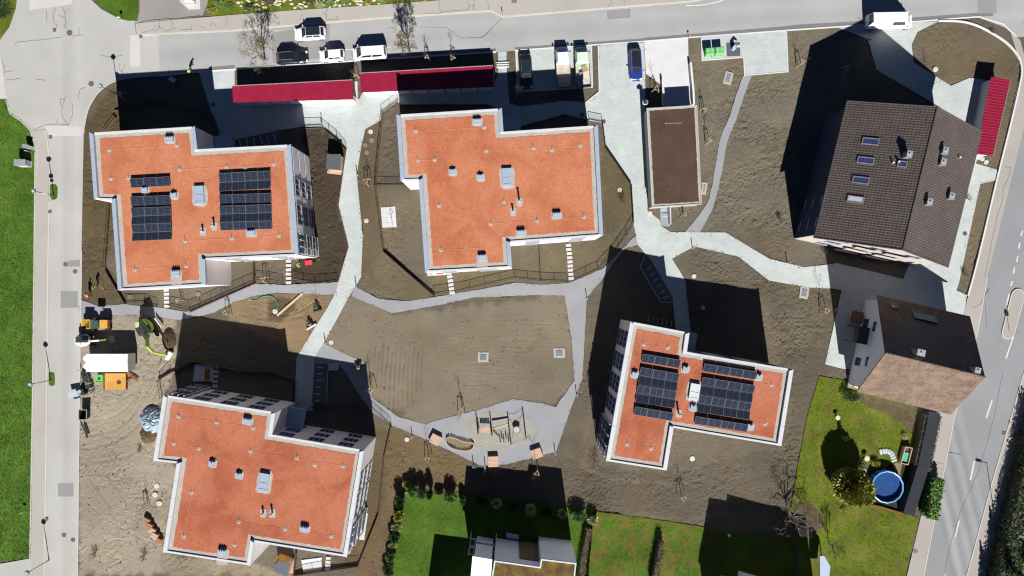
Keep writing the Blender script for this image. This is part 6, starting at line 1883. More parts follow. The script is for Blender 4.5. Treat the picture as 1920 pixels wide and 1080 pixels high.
for k, (x, y, lab) in enumerate(junk):
    c_ = P(x, y)
    root = thing(('steel_frame', 'water_pump', 'barrel_group', 'skip_bin', 'barrier_board')[k], lab, ('frame', 'pump', 'barrels', 'bin', 'barrier')[k], c_)
    if k == 0:
        for i in range(7):
            a, b = Vector((rn.uniform(-.9, .9), rn.uniform(-1.1, 1.1), rn.uniform(.05, .5))), Vector((rn.uniform(-.9, .9), rn.uniform(-1.1, 1.1), rn.uniform(.1, .9)))
            link('bar', MB().tube(a, b, .05, .05, 6).mesh('bar', M_dark if i % 2 else M_steel), root)
        link('grate', MB().box((.1, .1, .4), (1.0, 1.5, .06), .3).mesh('grate', M_dark), root)
    elif k == 1:
        link('engine', MB().box((0, 0, .35), (.8, .5, .5), .3).mesh('engine', M_dark), root)
        link('tank', MB().tube((-.5, .3, .3), (.3, .5, .3), .2, .2, 10).mesh('tank', M_lime), root)
        link('hose', MB().path([(.2, -.2, .2), (.6, -.6, .06), (.1, -.9, .05), (-.8, -.6, .05), (-1.0, .2, .05)], .05).mesh('hose', M_plastic), root)
    elif k == 2:
        for i in range(4):
            x_, y_ = rn.uniform(-.9, .9), rn.uniform(-.4, .4)
            link('barrel', MB().tube((x_, y_, 0), (x_, y_, .85), .28, .28, 12).mesh('barrel', (M_steel, M_dark, M_canopy, M_dark)[i]), root)
        link('sheet', MB().box((-.4, 0, .9), (1.5, .8, .04), .2).mesh('sheet', M_canopy), root)
    elif k == 3:
        link('tub', MB().loft([[(dx * q, dy * q, z) for dx, dy in ((.55, .7), (-.55, .7), (-.55, -.7), (.55, -.7))] for z, q in ((.05, .75), (1.1, 1.0))], False).mesh('tub', M_plastic), root)
        link('rim', MB().ribbon([(.55, .7), (-.55, .7), (-.55, -.7), (.55, -.7)], .08, 1.08, 1.16, True).mesh('rim', M_steel), root)
        link('floor', MB().box((0, 0, .2), (.8, 1.0, .04)).mesh('floor', M_dark), root)
    else:
        for i in range(3):
            link('board', MB().box((.12 * i, -.3 * i, .5), (1.9, .05, .22), R(-65), R(20)).mesh('board', M_dark if i else M_stake), root)
        link('foot', MB().box((.2, -.3, .05), (.4, 1.6, .1), R(20)).mesh('foot', M_dark), root)
# tarpaulin over a heap
def heap(name, label, cat, c_px, rx, ry, h, mat, seed, crinkle=.16):
    rn = random.Random(seed); c_ = P(*c_px); rings = []
    N = 28
    for k in range(9):
        f_ = k / 8
        rings.append([(c_.x + rx * (1 - f_) * math.cos(2 * math.pi * i / N) * (1 + rn.uniform(-.07, .07)), c_.y + ry * (1 - f_) * math.sin(2 * math.pi * i / N) * (1 + rn.uniform(-.07, .07)), h * (1 - (1 - f_) ** 2.2) + rn.uniform(-crinkle, crinkle) * (0 if k == 0 else 1)) for i in range(N)])
    o = MB().loft(rings).build(name, mat)
    return tag(o, label, cat)
M_tarp = plain('silver_blue_tarp', (.24, .33, .38), .25, .6)
heap('tarpaulin', 'crumpled silver blue tarpaulin over a heap beside the yard block', 'tarpaulin', (287, 787), 1.9, 2.0, 1.1, M_tarp, 4)
heap('soil_heap', 'dark soil heap below the tarpaulin', 'heap', (278, 815), 1.2, 1.3, .5, grain('dark_heap_soil', lit(120, 98, 72), .25, 6, bump=.6, bdist=.08), 5, .06)
heap('soil_heap', 'dark soil heap dug by the excavator', 'heap', (317, 637), 1.0, 1.7, .6, grain('dug_soil', lit(92, 78, 58), .25, 6, bump=.6, bdist=.08), 6, .08)
for k in range(5):
    c_ = P(278 + k * 5.2, 975 + k * 9.2)
    root = thing('brick_pallet', ('first', 'second', 'third', 'fourth', 'lowest')[k] + ' pallet from the top in the slanting row beside the yard block', 'pallet', c_, 'pallets in the slanting row', R(-30))
    link('pallet', MB().box((0, 0, .07), (.95, .75, .14)).mesh('pallet', M_woodd), root)
    for i in range(3):
        for j in range(2):
            link('brick_stack', MB().box((-.3 + .3 * i, -.18 + .36 * j, .14 + (.42 + .1 * (k % 2)) / 2), (.27, .33, .42 + .1 * (k % 2))).mesh('brick_stack', M_wood2 if k in (2, 3) else grain('brick_clay', lit(206, 150, 112), .12, 8)), root)
def wheelbarrow_like(name, label, cat, at, rz, col):
    root = thing(name, label, cat, P(*at), None, R(rz))
    link('tray', MB().loft([[(dx * q, dy * q, z) for dx, dy in ((.55, .34), (-.45, .34), (-.45, -.34), (.55, -.34))] for z, q in ((.3, .7), (.62, 1.0))], True).mesh('tray', col), root)
    for s in (-1, 1):
        link('handle', MB().path([(.5, s * .15, .25), (-.5, s * .28, .35), (-1.05, s * .3, .6)], .025).mesh('handle', M_dark), root)
    link('wheel', MB().tube((.75, -.05, .2), (.75, .05, .2), .2, .2, 12).mesh('wheel', M_tyre), root)
    link('leg_frame', MB().path([(-.45, -.25, .3), (-.45, -.25, 0), (-.45, .25, 0), (-.45, .25, .3)], .02).mesh('leg_frame', M_dark), root)
wheelbarrow_like('wheelbarrow', 'red wheelbarrow with a load beside the kneeling worker', 'wheelbarrow', (580, 493), 8, plain('red_tray', (.55, .03, .06), .4))
def tiller(label, at, rz, col, wid=.6):
    root = thing('garden_machine', label, 'garden machine', P(*at), 'garden machines around the path', R(rz))
    link('engine', MB().box((0, 0, .45), (.55, .4, .4)).mesh('engine', col), root)
    link('hood', MB().box((.05, 0, .7), (.35, .3, .12)).mesh('hood', M_plastic), root)
    link('roller', MB().tube((.55, -wid, .2), (.55, wid, .2), .18, .18, 12).mesh('roller', M_steel if wid > .6 else M_plastic), root)
    for s in (-1, 1):
        link('handle', MB().path([(-.2, s * .12, .5), (-.9, s * .22, .95), (-1.25, s * .3, 1.0)], .025).mesh('handle', M_dark), root)
        link('wheel', MB().tube((0, s * .3, .22), (0, s * .42, .22), .22, .22, 12).mesh('wheel', M_tyre), root)
tiller('green motor tiller on the tan soil beside the main path', (594, 575), -75, M_box_g, .55)
tiller('grey ground roller standing below the green tiller', (581, 606), -60, M_shedwall, .75)
tiller('green and yellow seeder at the shadow edge of the path', (673, 688), 100, M_lime, .5)

# ================================================================== people
M_vest = plain('high_visibility_yellow', (.55, .75, .05), .7)
M_vesto = plain('high_visibility_orange', (.85, .22, .06), .7)
M_skin = plain('skin', (.45, .27, .2), .6)
M_trouser = plain('work_trousers', (.04, .045, .06), .8)
M_hair = plain('dark_hair', (.03, .02, .015), .8)
def person(label, at, rz, vest, bend=.35, seed=1):
    root = thing('person', label, 'person', P(*at), None, R(rz))
    s_, c_ = math.sin(bend), math.cos(bend)
    V = []; Rr = []; E = []
    def vtx(p, r, par=None):
        V.append(p); Rr.append(r)
        if par is not None:
            E.append((par, len(V) - 1))
        return len(V) - 1
    hip = (0, 0, .92)
    def up(h, y=0, fx=0):
        return (s_ * h + fx, y, .92 + c_ * h)
    pelvis = vtx(hip, .15)
    waist = vtx(up(.18), .14, pelvis); chest = vtx(up(.42), .165, waist); neckb = vtx(up(.56), .08, chest); neck = vtx(up(.63, 0, .02), .06, neckb)
    chin = vtx(up(.68, 0, .05), .085, neck); head = vtx(up(.80, 0, .05), .105, chin); vtx(up(.88, 0, .04), .075, head)
    for s in (-1, 1):
        sh = vtx(up(.50, s * .17), .075, chest); el = vtx(up(.26, s * .25, .10), .052, sh); wr = vtx(up(.16, s * .18, .34), .035, el)
        pm = vtx(up(.13, s * .17, .42), .038, wr)
        for k in range(4):
            f1 = vtx(up(.115 - .01 * abs(k - 1.5), s * (.17 + (k - 1.5) * .02), .47), .010, pm)
            vtx(up(.09, s * (.165 + (k - 1.5) * .018), .50 - .008 * abs(k - 1.5)), .008, f1)
        vtx(up(.14, s * .12, .44), .010, pm)
        th = vtx((0, s * .10, .86), .105, pelvis); kn = vtx((.05, s * .12 + .0, .48), .07, th); an = vtx((-.02, s * .13, .09), .045, kn); vtx((.15, s * .14, .04), .04, an)
    me = bpy.data.meshes.new('body')
    me.from_pydata(V, E, [])
    me.materials.append(M_trouser)
    b_ = link('body', me, root)
    sk = b_.modifiers.new('skin', 'SKIN')
    for i, r in enumerate(Rr):
        me.skin_vertices[0].data[i].radius = (r, r)
    me.skin_vertices[0].data[0].use_root = True
    b_.modifiers.new('sub', 'SUBSURF').levels = 1
    b_.modifiers['sub'].render_levels = 1
    # vest wraps the trunk, helmet of hair on the head
    rings = []
    for h, rx, ry in ((-.08, .19, .21), (.1, .18, .20), (.3, .19, .23), (.46, .17, .26), (.55, .10, .16)):
        q = up(h)
        rings.append([(q[0] + rx * math.cos(2 * math.pi * i / 12), ry * math.sin(2 * math.pi * i / 12), q[2]) for i in range(12)])
    link('vest', MB().loft(rings).mesh('vest', vest, smooth=True), root)
    for s in (-1, 1):
        a, b = up(.50, s * .2), up(.28, s * .25, .10)
        link('sleeve', MB().tube(a, b, .09, .07, 8).mesh('sleeve', vest), root)
    q = up(.82, 0, .045)
    link('hair', MB().loft([[(q[0] - .01 + r_ * math.cos(2 * math.pi * i / 10), r_ * math.sin(2 * math.pi * i / 10), q[2] + z) for i in range(10)] for z, r_ in ((-.05, .118), (.03, .12), (.09, .085), (.12, .03))]).mesh('hair', M_hair, smooth=True), root)
    q = up(.76, 0, .13)
    link('face', MB().loft([[(q[0] + x, yy * k, q[2] + z) for yy, z in ((.07, .06), (-.07, .06), (-.05, -.07), (.05, -.07))] for x, k in ((-.05, 1.1), (.02, .8))]).mesh('face', M_skin), root)
    return root
person('worker in orange high visibility clothing nearest the left street', (170, 555), 60, M_vesto, .5, 1)
person('worker in a yellow vest raking behind the orange worker', (184, 536), -40, M_vest, .45, 2)
person('worker in a yellow vest bending in the dark garden soil', (562, 497), -10, M_vest, .7, 3)
person('worker in a yellow vest in the shadow by the top street', (359, 137), 10, M_vest, .6, 4)
def tool(label, a, b, name='rake'):
    p, q = P(*a, .9), P(*b, .03)
    root = thing(name, label, name, q)
    MB().tube(p, q, .02, .02, 5).build('shaft', M_stake, root)
    d = (q - p); d.z = 0; d.normalize(); n_ = Vector((-d.y, d.x, 0))
    MB().tube(q - n_ * .3, q + n_ * .3, .03, .03, 5).build('rake_head', M_dark, root)
tool('long rake held by the worker at the street edge', (186, 535), (196, 545))
wheelbarrow_like('garden_cart', 'small cart lying in the block shadow by the street', 'cart', (326, 151), -35, M_shedwall)

# ================================================================== fences and edgings
M_rail = plain('black_railing', (.012, .012, .014), .5)
M_corten = grain('rusty_steel_edging', lit(122, 92, 74), .18, 5, .12, 1, bump=.1)
def fence(label, pts, h=1.0, bars=True, group='black garden railings', name='garden_railing'):
    w = [P(*p) for p in pts]
    root = thing(name, label, 'railing', w[0], group)
    for a, b in zip(w, w[1:]):
        L = (b - a).length; n = max(1, round(L / 1.8))
        for k in range(n):
            q = a.lerp(b, k / n)
            MB().box((q.x, q.y, h / 2), (.05, .05, h), math.atan2((b - a).y, (b - a).x)).build('post', M_rail, root)
        for z in (h - .03, .12):
            MB().box((*a.lerp(b, .5)[:2], z), (L, .04, .05), math.atan2((b - a).y, (b - a).x)).build('rail', M_rail, root)
        if bars:
            mb = MB(); m = int(L / .14)
            for k in range(m):
                q = a.lerp(b, (k + .5) / m)
                mb.box((q.x, q.y, h / 2 + .05), (.018, .018, h - .2))
            if m:
                mb.build('bars', M_rail, root)['kind'] = 'stuff'
    q = w[-1]
    MB().box((q.x, q.y, h / 2), (.05, .05, h)).build('post', M_rail, root)
    return root
def edging(label, pts, h=.25, w=.07, mat=None, group='rusty steel garden edgings', name='garden_edging'):
    W_ = [P(*p) for p in pts]
    root = thing(name, label, 'edging', W_[0], group)
    for a, b in zip(W_, W_[1:]):
        d = b - a
        MB().box((*a.lerp(b, .5)[:2], h / 2 - .05), (d.length, w, h + .1), math.atan2(d.y, d.x)).build('edging_plate', mat or M_corten, root)
    return root
fence('railing with a shadow at the top right of the left solar block garden', [(571, 236), (603, 235), (632, 258), (650, 279)])
edging('pale edging below the railing of the left solar block garden', [(571, 241), (604, 240), (631, 262), (649, 283), (634, 385), (653, 463), (634, 529)], .2, .07)
fence('railing along the gravel path at the lower left garden corner', [(236, 567), (272, 566), (296, 574)])
fence('railing right of the five stepping stones below the left solar block', [(319, 571), (355, 580), (416, 553), (477, 526)])
fence('railing of the small garden with the staked tree', [(480, 523), (531, 531)])
fence('railing below the dark soil garden', [(549, 525), (590, 531), (634, 527)])
edging('rusty edging along the slanted garden path', [(356, 586), (480, 531)], .2, .07)
edging('rusty divider between two gardens below the left solar block', [(478, 487), (478, 530)], .9, .08)
edging('rusty edging at the lower left of the left solar block', [(198, 505), (236, 570)], .4, .07)
fence('low railing along the left side of the left solar block', [(207, 380), (198, 500)], .8, False)
edging('pair of rusty pipes at the upper left garden corner', [(215, 217), (194, 246)], .4, .07)
edging('second rusty pipe at the upper left garden corner', [(218, 221), (198, 248)], .4, .06)
edging('edging in the shadow above the left solar block', [(215, 209), (272, 191), (400, 217), (412, 252)], .3, .07)
fence('railing at the upper left corner of the panel free block garden', [(716, 211), (746, 188)])
fence('low railing on the left side of the panel free block', [(716, 214), (703, 347), (719, 470)], .9, False)
edging('grey edging on the left side of the panel free block', [(718, 214), (705, 347), (721, 470)], .2, .08)
fence('short railing across the garden left of the panel free block', [(704, 347), (766, 346)])
edging('long rusty edging on the slope below the panel free block', [(719, 472), (815, 556)], .55, .07)
fence('short railing left of the stepping stones below the panel free block', [(815, 552), (841, 547)])
fence('long railing between the two stepping stone paths below the panel free block', [(853, 547), (910, 534), (966, 521), (1014, 526), (1065, 528)])
fence('railing right of the long stepping stone path', [(1077, 525), (1121, 505), (1145, 480), (1174, 440), (1187, 417)])
edging('rusty divider in the garden below the panel free block', [(1011, 462), (1014, 528)], .6, .07)
fence('railing beside the driveway at the upper right of the panel free block', [(1104, 224), (1129, 229)])
edging('dark low wall along the driveway right of the panel free block', [(1129, 230), (1135, 277), (1183, 347), (1187, 416)], .55, .08, M_rail)
edging('edging in the shadow above the panel free block', [(746, 197), (910, 197), (930, 204)], .25, .07)
edging('edging right in the shadow above the panel free block', [(977, 238), (1057, 216), (1104, 227)], .25, .07)
edging('rusty edging above the yard block', [(297, 713), (321, 699), (364, 677), (450, 695), (507, 696), (551, 711), (549, 757)], .35, .07)
fence('railing at the upper left of the yard block', [(300, 714), (321, 691)])
fence('railing left of the yard block', [(300, 716), (305, 745)], .9)
edging('edging in the shadow right of the yard block entrance', [(580, 762), (675, 754), (697, 770)], .3, .07)
fence('railing beside the gravel path at the yard block', [(698, 765), (733, 796)])
edging('long rusty edging right of the yard block', [(734, 798), (720, 860), (710, 965), (672, 1061), (552, 1078)], .5, .07)
edging('rusty divider below the yard block', [(557, 1035), (552, 1076)], .8, .08)
fence('railing in the garden below the yard block', [(568, 1073), (605, 1066)])
fence('railing right of the garden steps below the yard block', [(621, 1063), (650, 1058), (672, 1058)])

# stepping stones
def steps(label, a, b, n, w=.75, d=.42):
    root = thing('stepping_stone_path', label, 'stepping stones', P(*a), 'stepping stone paths')
    A, B = P(*a), P(*b); ang = math.atan2((B - A).y, (B - A).x)
    for k in range(n):
        q = A.lerp(B, k / (n - 1))
        MB().box((q.x + random.uniform(-.03, .03), q.y, .03), (d, w, .08), ang + random.uniform(-.04, .04)).build('stepping_stone', M_slab, root)
steps('stepping stones below the left solar block between two railings', (312, 544), (313, 574), 5)
steps('stepping stones at the dark soil garden', (541, 490), (541, 530), 6)
steps('stepping stones below the left end of the panel free block', (843, 519), (848, 549), 5)
steps('long stepping stone path below the panel free block', (1066, 460), (1071, 522), 9)
steps('stepping stones in the shadow above the yard block', (406, 688), (403, 724), 5)
steps('stepping stones below the right end of the yard block', (616, 1047), (614, 1068), 4)
# terraces
def terrace(label, pts, nx, ny, mat, name='tiled_terrace', z=.05):
    a, b, c_, d = [P(*p) for p in pts]
    root = thing(name, label, 'terrace', a, 'garden terraces')
    for i in range(nx):
        for j in range(ny):
            def pt(u, v):
                return a.lerp(b, u).lerp(d.lerp(c_, u), v)
            g = .012
            q = [pt((i + g) / nx, (j + g) / ny), pt((i + 1 - g) / nx, (j + g) / ny), pt((i + 1 - g) / nx, (j + 1 - g) / ny), pt((i + g) / nx, (j + 1 - g) / ny)]
            MB().prism([tuple(v[:2]) for v in q], 0, z, False).build('tile', mat, root)
terrace('white tiled terrace in the garden left of the panel free block', [(714, 389), (741, 387), (744, 426), (717, 427)], 3, 4, M_white_slab)
terrace('pale terrace below the yard block', [(565, 1050), (603, 1045), (605, 1072), (569, 1075)], 5, 3, M_white_slab)
terrace('grey terrace strip at the right side of the yard block', [(678, 962), (690, 962), (683, 1013), (671, 1011)], 2, 6, M_base)
terrace('pale terrace strip below the panel free block', [(800, 510), (846, 507), (847, 515), (801, 518)], 5, 1, M_base)
tag(MB().box((*P(825, 512)[:2], .12), (.9, .28, .1), R(5)).build('red_mat', plain('red_rubber', (.55, .03, .05), .6)), 'red mat lying on the terrace below the panel free block', 'mat')
terrace('dark terrace in the shadow above the yard block', [(366, 683), (400, 684), (400, 715), (362, 715)], 3, 3, M_shedwall)
# garden sheds
def garden_shed(label, roof, z, base, deck=None, roofmat=None):
    root = thing('garden_shed', label, 'shed', P(*base), 'grey roofed garden sheds')
    w = ccw(P2(roof, z))
    body_ = offset_poly(w, [.1] * 4)
    MB().prism(body_, 0, z - .08, False).build('wall', M_wood2, root)
    MB().prism(w, z - .08, z).build('roof', roofmat or plain('anthracite_roof', lit(104, 110, 118), .5), root)
    if deck:
        dw = [P(*p) for p in deck]
        for k in range(5):
            a, b = dw[0].lerp(dw[3], k / 5 + .01), dw[1].lerp(dw[2], k / 5 + .01)
            c_, d = dw[1].lerp(dw[2], (k + 1) / 5 - .01), dw[0].lerp(dw[3], (k + 1) / 5 - .01)
            MB().prism([tuple(v[:2]) for v in (a, b, c_, d)], 0, .14, False).build('deck_board', M_wood2, root)
    return root
garden_shed('grey roofed garden shed with pale timber deck on the dark soil', [(613, 289), (639, 289), (637, 319), (611, 317)], 2.1, (626, 305), [(614, 320), (642, 318), (640, 328), (614, 325)])
garden_shed('grey roofed garden shed below the yard block', [(521, 1051), (545, 1058), (538, 1082), (511, 1070)], 2.2, (535, 1050), [(548, 1048), (555, 1050), (550, 1075), (543, 1073)])
tag(MB().box((*P(534, 1046)[:2], .9), (1.6, .8, 1.8), R(-18)).build('wood_store', M_wood), 'orange timber store beside the shed below the yard block', 'wood store')
# raised beds / benches in shade
tag(MB().box((*P(1303, 579)[:2], .25), (1.1, .5, .5), R(2)).build('timber_bench', M_woodd), 'brown timber bench in the shadow above the smallest block', 'bench')
tag(MB().box((*P(390, 701)[:2], .25), (.5, 1.5, .5), R(-5)).build('timber_bench', M_woodd), 'brown timber bench on the dark terrace above the yard block', 'bench')
bd = thing('bicycle_stand', 'dark bicycle stand in the shadow above the smallest block', 'bicycle stand', P(1236, 603))
for k in range(6):
    c_ = P(1214 + k * 8.5, 598 + k * 2)
    MB().path([(c_.x, c_.y + .5, 0), (c_.x, c_.y + .5, .8), (c_.x, c_.y - .3, .8), (c_.x, c_.y - .3, 0)], .03).build('hoop', M_steel, bd)
# parking bays
def bay(label, poly, marks, z=.032):
    o = S('parking_bay', poly, M_bay, z, label)
    for a, b in marks:
        line_mark('bay_line', a, b, 1.3, o, M_line, z + .006)
    return o
M_bay = asphalt('dark_bay_asphalt', lit(120, 120, 122), None, .06)
bay('dark parking bays above the left solar block', [(441, 263), (526, 243), (532, 288), (440, 288)], [((449, 263), (452, 277)), ((462, 260), (465, 275)), ((475, 257), (479, 272)), ((488, 255), (492, 270)), ((501, 253), (505, 268)), ((513, 250), (517, 265))])
bay('dark parking bays beside the entrance path of the yard block', [(590, 680), (616, 681), (612, 757), (585, 755)], [((594, 688), (606, 689)), ((593, 701), (605, 701)), ((592, 713), (604, 714)), ((591, 726), (602, 726)), ((590, 738), (601, 739)), ((589, 750), (600, 751))])
bay('dark parking bays beside the path to the smallest block', [(1210, 479), (1222, 491), (1261, 557), (1261, 567), (1239, 567), (1200, 501)], [((1212, 506), (1221, 500)), ((1219, 517), (1228, 511)), ((1225, 528), (1234, 522)), ((1231, 538), (1241, 533)), ((1238, 550), (1247, 544)), ((1244, 560), (1253, 555))])
kerb([(590, 680), (616, 681), (612, 757)], .08, .07, M_kerb, 'thin kerb of the bays at the yard block')
kerb([(1210, 478), (1200, 501), (1239, 567), (1261, 567)], .08, .07, M_kerb, 'thin kerb of the bays at the smallest block')
S('gravel_path', [(617, 682), (635, 681), (635, 692), (632, 695), (617, 695)], M_slab, .036, 'small square slab beside the bays of the yard block')
# paint in the shaded yard between the houses
for a, b in (((1585, 514), (1568, 534)), ((1631, 522), (1616, 541))):
    d = P(*b) - P(*a); c_ = P(*a).lerp(P(*b), .5)
    tag(MB().box((c_.x, c_.y, .04), (d.length, .42, .04), math.atan2(d.y, d.x)).build('paving_strip', M_slab), 'pale slab strip %s on the shaded yard' % ('nearer the staked tree' if a[0] < 1600 else 'nearer the dark tiled house'), 'paving')

# ================================================================== lids, light wells
M_lid = grain('concrete_lid', lit(238, 232, 218), .06, 9, .06, 1, bump=.15)
M_lidb = grain('earthy_lid', lit(160, 142, 116), .10, 9, .1, 1, bump=.15)
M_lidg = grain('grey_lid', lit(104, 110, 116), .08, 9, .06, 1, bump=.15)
def lid(px, py, r, mat, label, z=.12):
    c_ = P(px, py)
    root = thing('shaft_lid', label, 'manhole lid', c_, 'round shaft lids')
    MB().disc((c_.x, c_.y), r, -.1, z, 24).build('ring', mat, root)
    MB().disc((c_.x, c_.y), r * .78, z - .01, z + .02, 20).build('plate', mat, root)
    MB().box((c_.x, c_.y, z + .025), (.12, .05, .02)).build('lift_slot', M_dark, root)
for a in [(621, 642, .33, M_lid, 'white shaft lid right of the main path bend'), (695, 247, .33, M_lid, 'white shaft lid at the top of the strip beside the main path'), (697, 263, .38, M_lidb, 'earthy lid below the white one beside the main path'), (685, 272, .33, M_lidb, 'small earthy lid beside the main path edge'), (688, 286, .33, M_lidb, 'lowest earthy lid beside the main path edge'),
          (687, 414, .33, M_lid, 'white shaft lid on the strip between main path and the panel free block'), (1162, 356, .32, M_lid, 'white shaft lid right of the panel free block'), (1301, 518, .33, M_lid, 'white shaft lid at the shadow edge above the smallest block'), (1318, 577, .32, M_lid, 'shaded shaft lid above the smallest block'), (1298, 860, .36, M_lid, 'white shaft lid below the smallest block'),
          (1754, 130, .36, M_lid, 'white shaft lid in the corner garden at the top right'), (763, 824, .33, M_lid, 'white shaft lid below the gravel path left of the playground'), (889, 878, .38, M_lidg, 'grey shaft lid in the shadow below the playground'), (294, 911, .38, M_lid, 'upper of three lids beside the yard block'), (291, 928, .38, M_lid, 'middle of three lids beside the yard block'), (299, 944, .38, M_lid, 'lower of three lids beside the yard block'),
          (244, 556, .33, M_lidb, 'earthy lid at the lower left garden of the left solar block'), (372, 552, .36, M_lidb, 'earthy lid below the left solar block'), (1842, 298, .30, M_lid, 'left pale lid below the short red shed'), (1849, 304, .33, M_lid, 'right pale lid below the short red shed'), (667, 156, .30, M_lid, 'white lid between the two red sheds'),
          (1132, 228, .30, M_lidg, 'grey lid on the driveway at the railing'), (1091, 215, .30, M_lidg, 'dark lid in the shadow above the panel free block'), (1219, 400, .28, M_lid, 'pale lid on the paving below the garage'), (400, 196, .28, M_lidg, 'dark lid in the shaded forecourt'), (1809, 438, .30, M_lidg, 'dark lid on the strip right of the dark tiled house'), (469, 562, .33, M_lidb, 'grey lid where the green hose begins'), (516, 584, .36, M_lid, 'white lid where the green hose ends'), (1106, 191, .28, M_lid, 'white lid at the tip of the planting bed')]:
    lid(*a, z=.06)
M_grate = plain('galvanised_grate', lit(150, 166, 178), .4, .5, .2)
def lightwell(pts, label):
    a = [P(*p) for p in pts]
    c_ = sum(a, Vector((0, 0, 0))) / 4
    root = thing('light_well', label, 'light well', c_, 'grated light wells')
    outer_ = rough_edge(ccw([tuple(v[:2]) for v in a]), .2, .05)
    MB().prism(outer_, -.05, .05, False).build('gravel_frame', M_rgrav, root)
    inn = offset_poly(ccw([tuple(v[:2]) for v in a]), [.28] * 4)
    MB().prism(inn, 0, .08, False).build('grate_frame', M_steel, root)
    ii = [Vector((*p, .09)) for p in inn]
    for k in range(6):
        p, q = ii[0].lerp(ii[3], (k + .5) / 6), ii[1].lerp(ii[2], (k + .5) / 6)
        MB().box(p.lerp(q, .5), ((q - p).length * .94, .12, .03), math.atan2((q - p).y, (q - p).x)).build('grate_bar', M_grate, root)
lightwell([(896, 661), (916, 661), (916, 679), (896, 679)], 'square light well in the middle of the raked field')
lightwell([(1038, 653), (1059, 653), (1059, 671), (1038, 671)], 'square light well at the right of the raked field')
lightwell([(1361, 133), (1375, 137), (1370, 160), (1355, 156)], 'slanted light well left of the curved gravel path')
lightwell([(1501, 537), (1518, 539), (1514, 561), (1498, 558)], 'light well beside the path near the staked tree')
lightwell([(1316, 341), (1327, 343), (1323, 365), (1315, 365)], 'light well at the right side of the garage')

# ================================================================== lamps and posts
M_pole = plain('lamp_pole', (.09, .10, .12), .45, .5, .3)
M_lhead = plain('lamp_head', (.16, .22, .30), .35, .5, .3)
def street_lamp(label, base, h=4.3, sign=False, head='round'):
    b = P(*base)
    root = thing('street_lamp', label, 'street lamp', b, 'street lamps')
    MB().tube(b, b + Vector((0, 0, h)), .06, .045, 8).build('pole', M_pole, root)
    MB().tube(b, b + Vector((0, 0, .3)), .10, .09, 8).build('pole_base', M_pole, root)
    if head == 'round':
        o = MB().tube(b + Vector((0, 0, h)), b + Vector((0, 0, h + .14)), .36, .28, 18).build('lamp_head', M_lhead, root)
        MB().disc((b.x, b.y), .16, h + .14, h + .2, 12).build('lamp_cap', M_capw, o)
    else:
        MB().tube(b + Vector((0, 0, h)), b + Vector((-1.0, .25, h + .1)), .045, .04, 6).build('lamp_arm', M_pole, root)
        MB().box(b + Vector((-1.2, .3, h + .1)), (.75, .28, .14), -.25).build('lamp_head', M_lhead, root)
    if sign:
        MB().tube(b + Vector((0, -.04, h * .55)), b + Vector((0, -.06, h * .55)), .3, .3, 16).build('round_sign', M_shedwall, root)
        MB().box(b + Vector((0, -.05, h * .42)), (.5, .03, .3)).build('plate_sign', M_white, root)
    return root
street_lamp('street lamp with signs in the grass island of the left street', (101, 366), 4.2, True)
street_lamp('street lamp in the middle of the left street', (95, 713), 4.2)
street_lamp('street lamp with a plate at the bottom of the left street', (92, 1050), 4.5)
street_lamp('street lamp at the junction corner by the block shadow', (222, 178), 4.4)
street_lamp('street lamp standing in the shadow above the left block', (215, 158), 4.6) if False else None
street_lamp('tall curved lamp at the right edge of the main road', (1865, 978), 6.8, False, 'arm')
def post_light(base, label, h=1.1):
    b = P(*base)
    root = thing('bollard_light', label, 'bollard', b, 'slim bollard lights along the paths')
    MB().tube(b, b + Vector((0, 0, h)), .06, .06, 8).build('post', M_pole, root)
    MB().tube(b + Vector((0, 0, h)), b + Vector((0, 0, h + .08)), .075, .075, 8).build('light_cap', M_capw, root)
    MB().disc((b.x, b.y), .13, -.02, .05, 10).build('foot', M_slab, root)
for b, lab in [((670, 328), 'bollard light on the main path above the staked tree'), ((681, 441), 'bollard light on the main path beside the white lid'), ((668, 537), 'bollard light where the gravel path leaves the main path'), ((610, 643), 'bollard light beside the white lid at the lower bend'), ((1100, 560), 'bollard light at the top of the right gravel path'), ((1081, 740), 'bollard light halfway down the right gravel path'),
               ((1041, 849), 'bollard light at the right corner of the playground'), ((773, 819), 'bollard light left of the playground'), ((888, 873), 'bollard light at the lower edge of the playground'), ((1298, 465), 'bollard light at the fork of the pale path'), ((1476, 493), 'bollard light on the pale path near the dark tiled house'), ((604, 230), 'bollard light at the railing of the forecourt'), ((910, 874), 'bollard light just right of the one below the playground')]:
    post_light(b, lab)
# signs, posts and boxes
def signpost(label, base, h, plate, mat, name='sign_post', rz=0):
    b = P(*base)
    root = thing(name, label, 'sign', b)
    MB().tube(b, b + Vector((0, 0, h)), .035, .035, 6).build('pole', M_steel, root)
    MB().box(b + Vector((0, 0, h - plate[1] / 2)), (plate[0], .03, plate[1]), rz).build('sign_plate', mat, root)
signpost('small white post at the lawn by the junction', (229, 37), 1.1, (.35, .35), M_white)
signpost('short dark post on the far pavement of the top street', (942, 28), 1.0, (.12, .5), M_dark)
signpost('orange marker post at the ramp corner', (1291, 71), .9, (.25, .25), M_vesto)
signpost('sign pole on the traffic island', (1891, 622), 2.6, (.5, .6), M_yel)
signpost('small white sign in the left field', (48, 958), 1.0, (.5, .3), M_white)
signpost('thin pole at the top slope with a white strut', (531, 19), 3.2, (.1, .5), M_white, 'flag_pole')
tag(MB().box((*P(1366, 1003)[:2], .3), (.3, .3, .6)).build('garden_stone', M_lid), 'small pale stone on the shadowed lawn', 'stone')
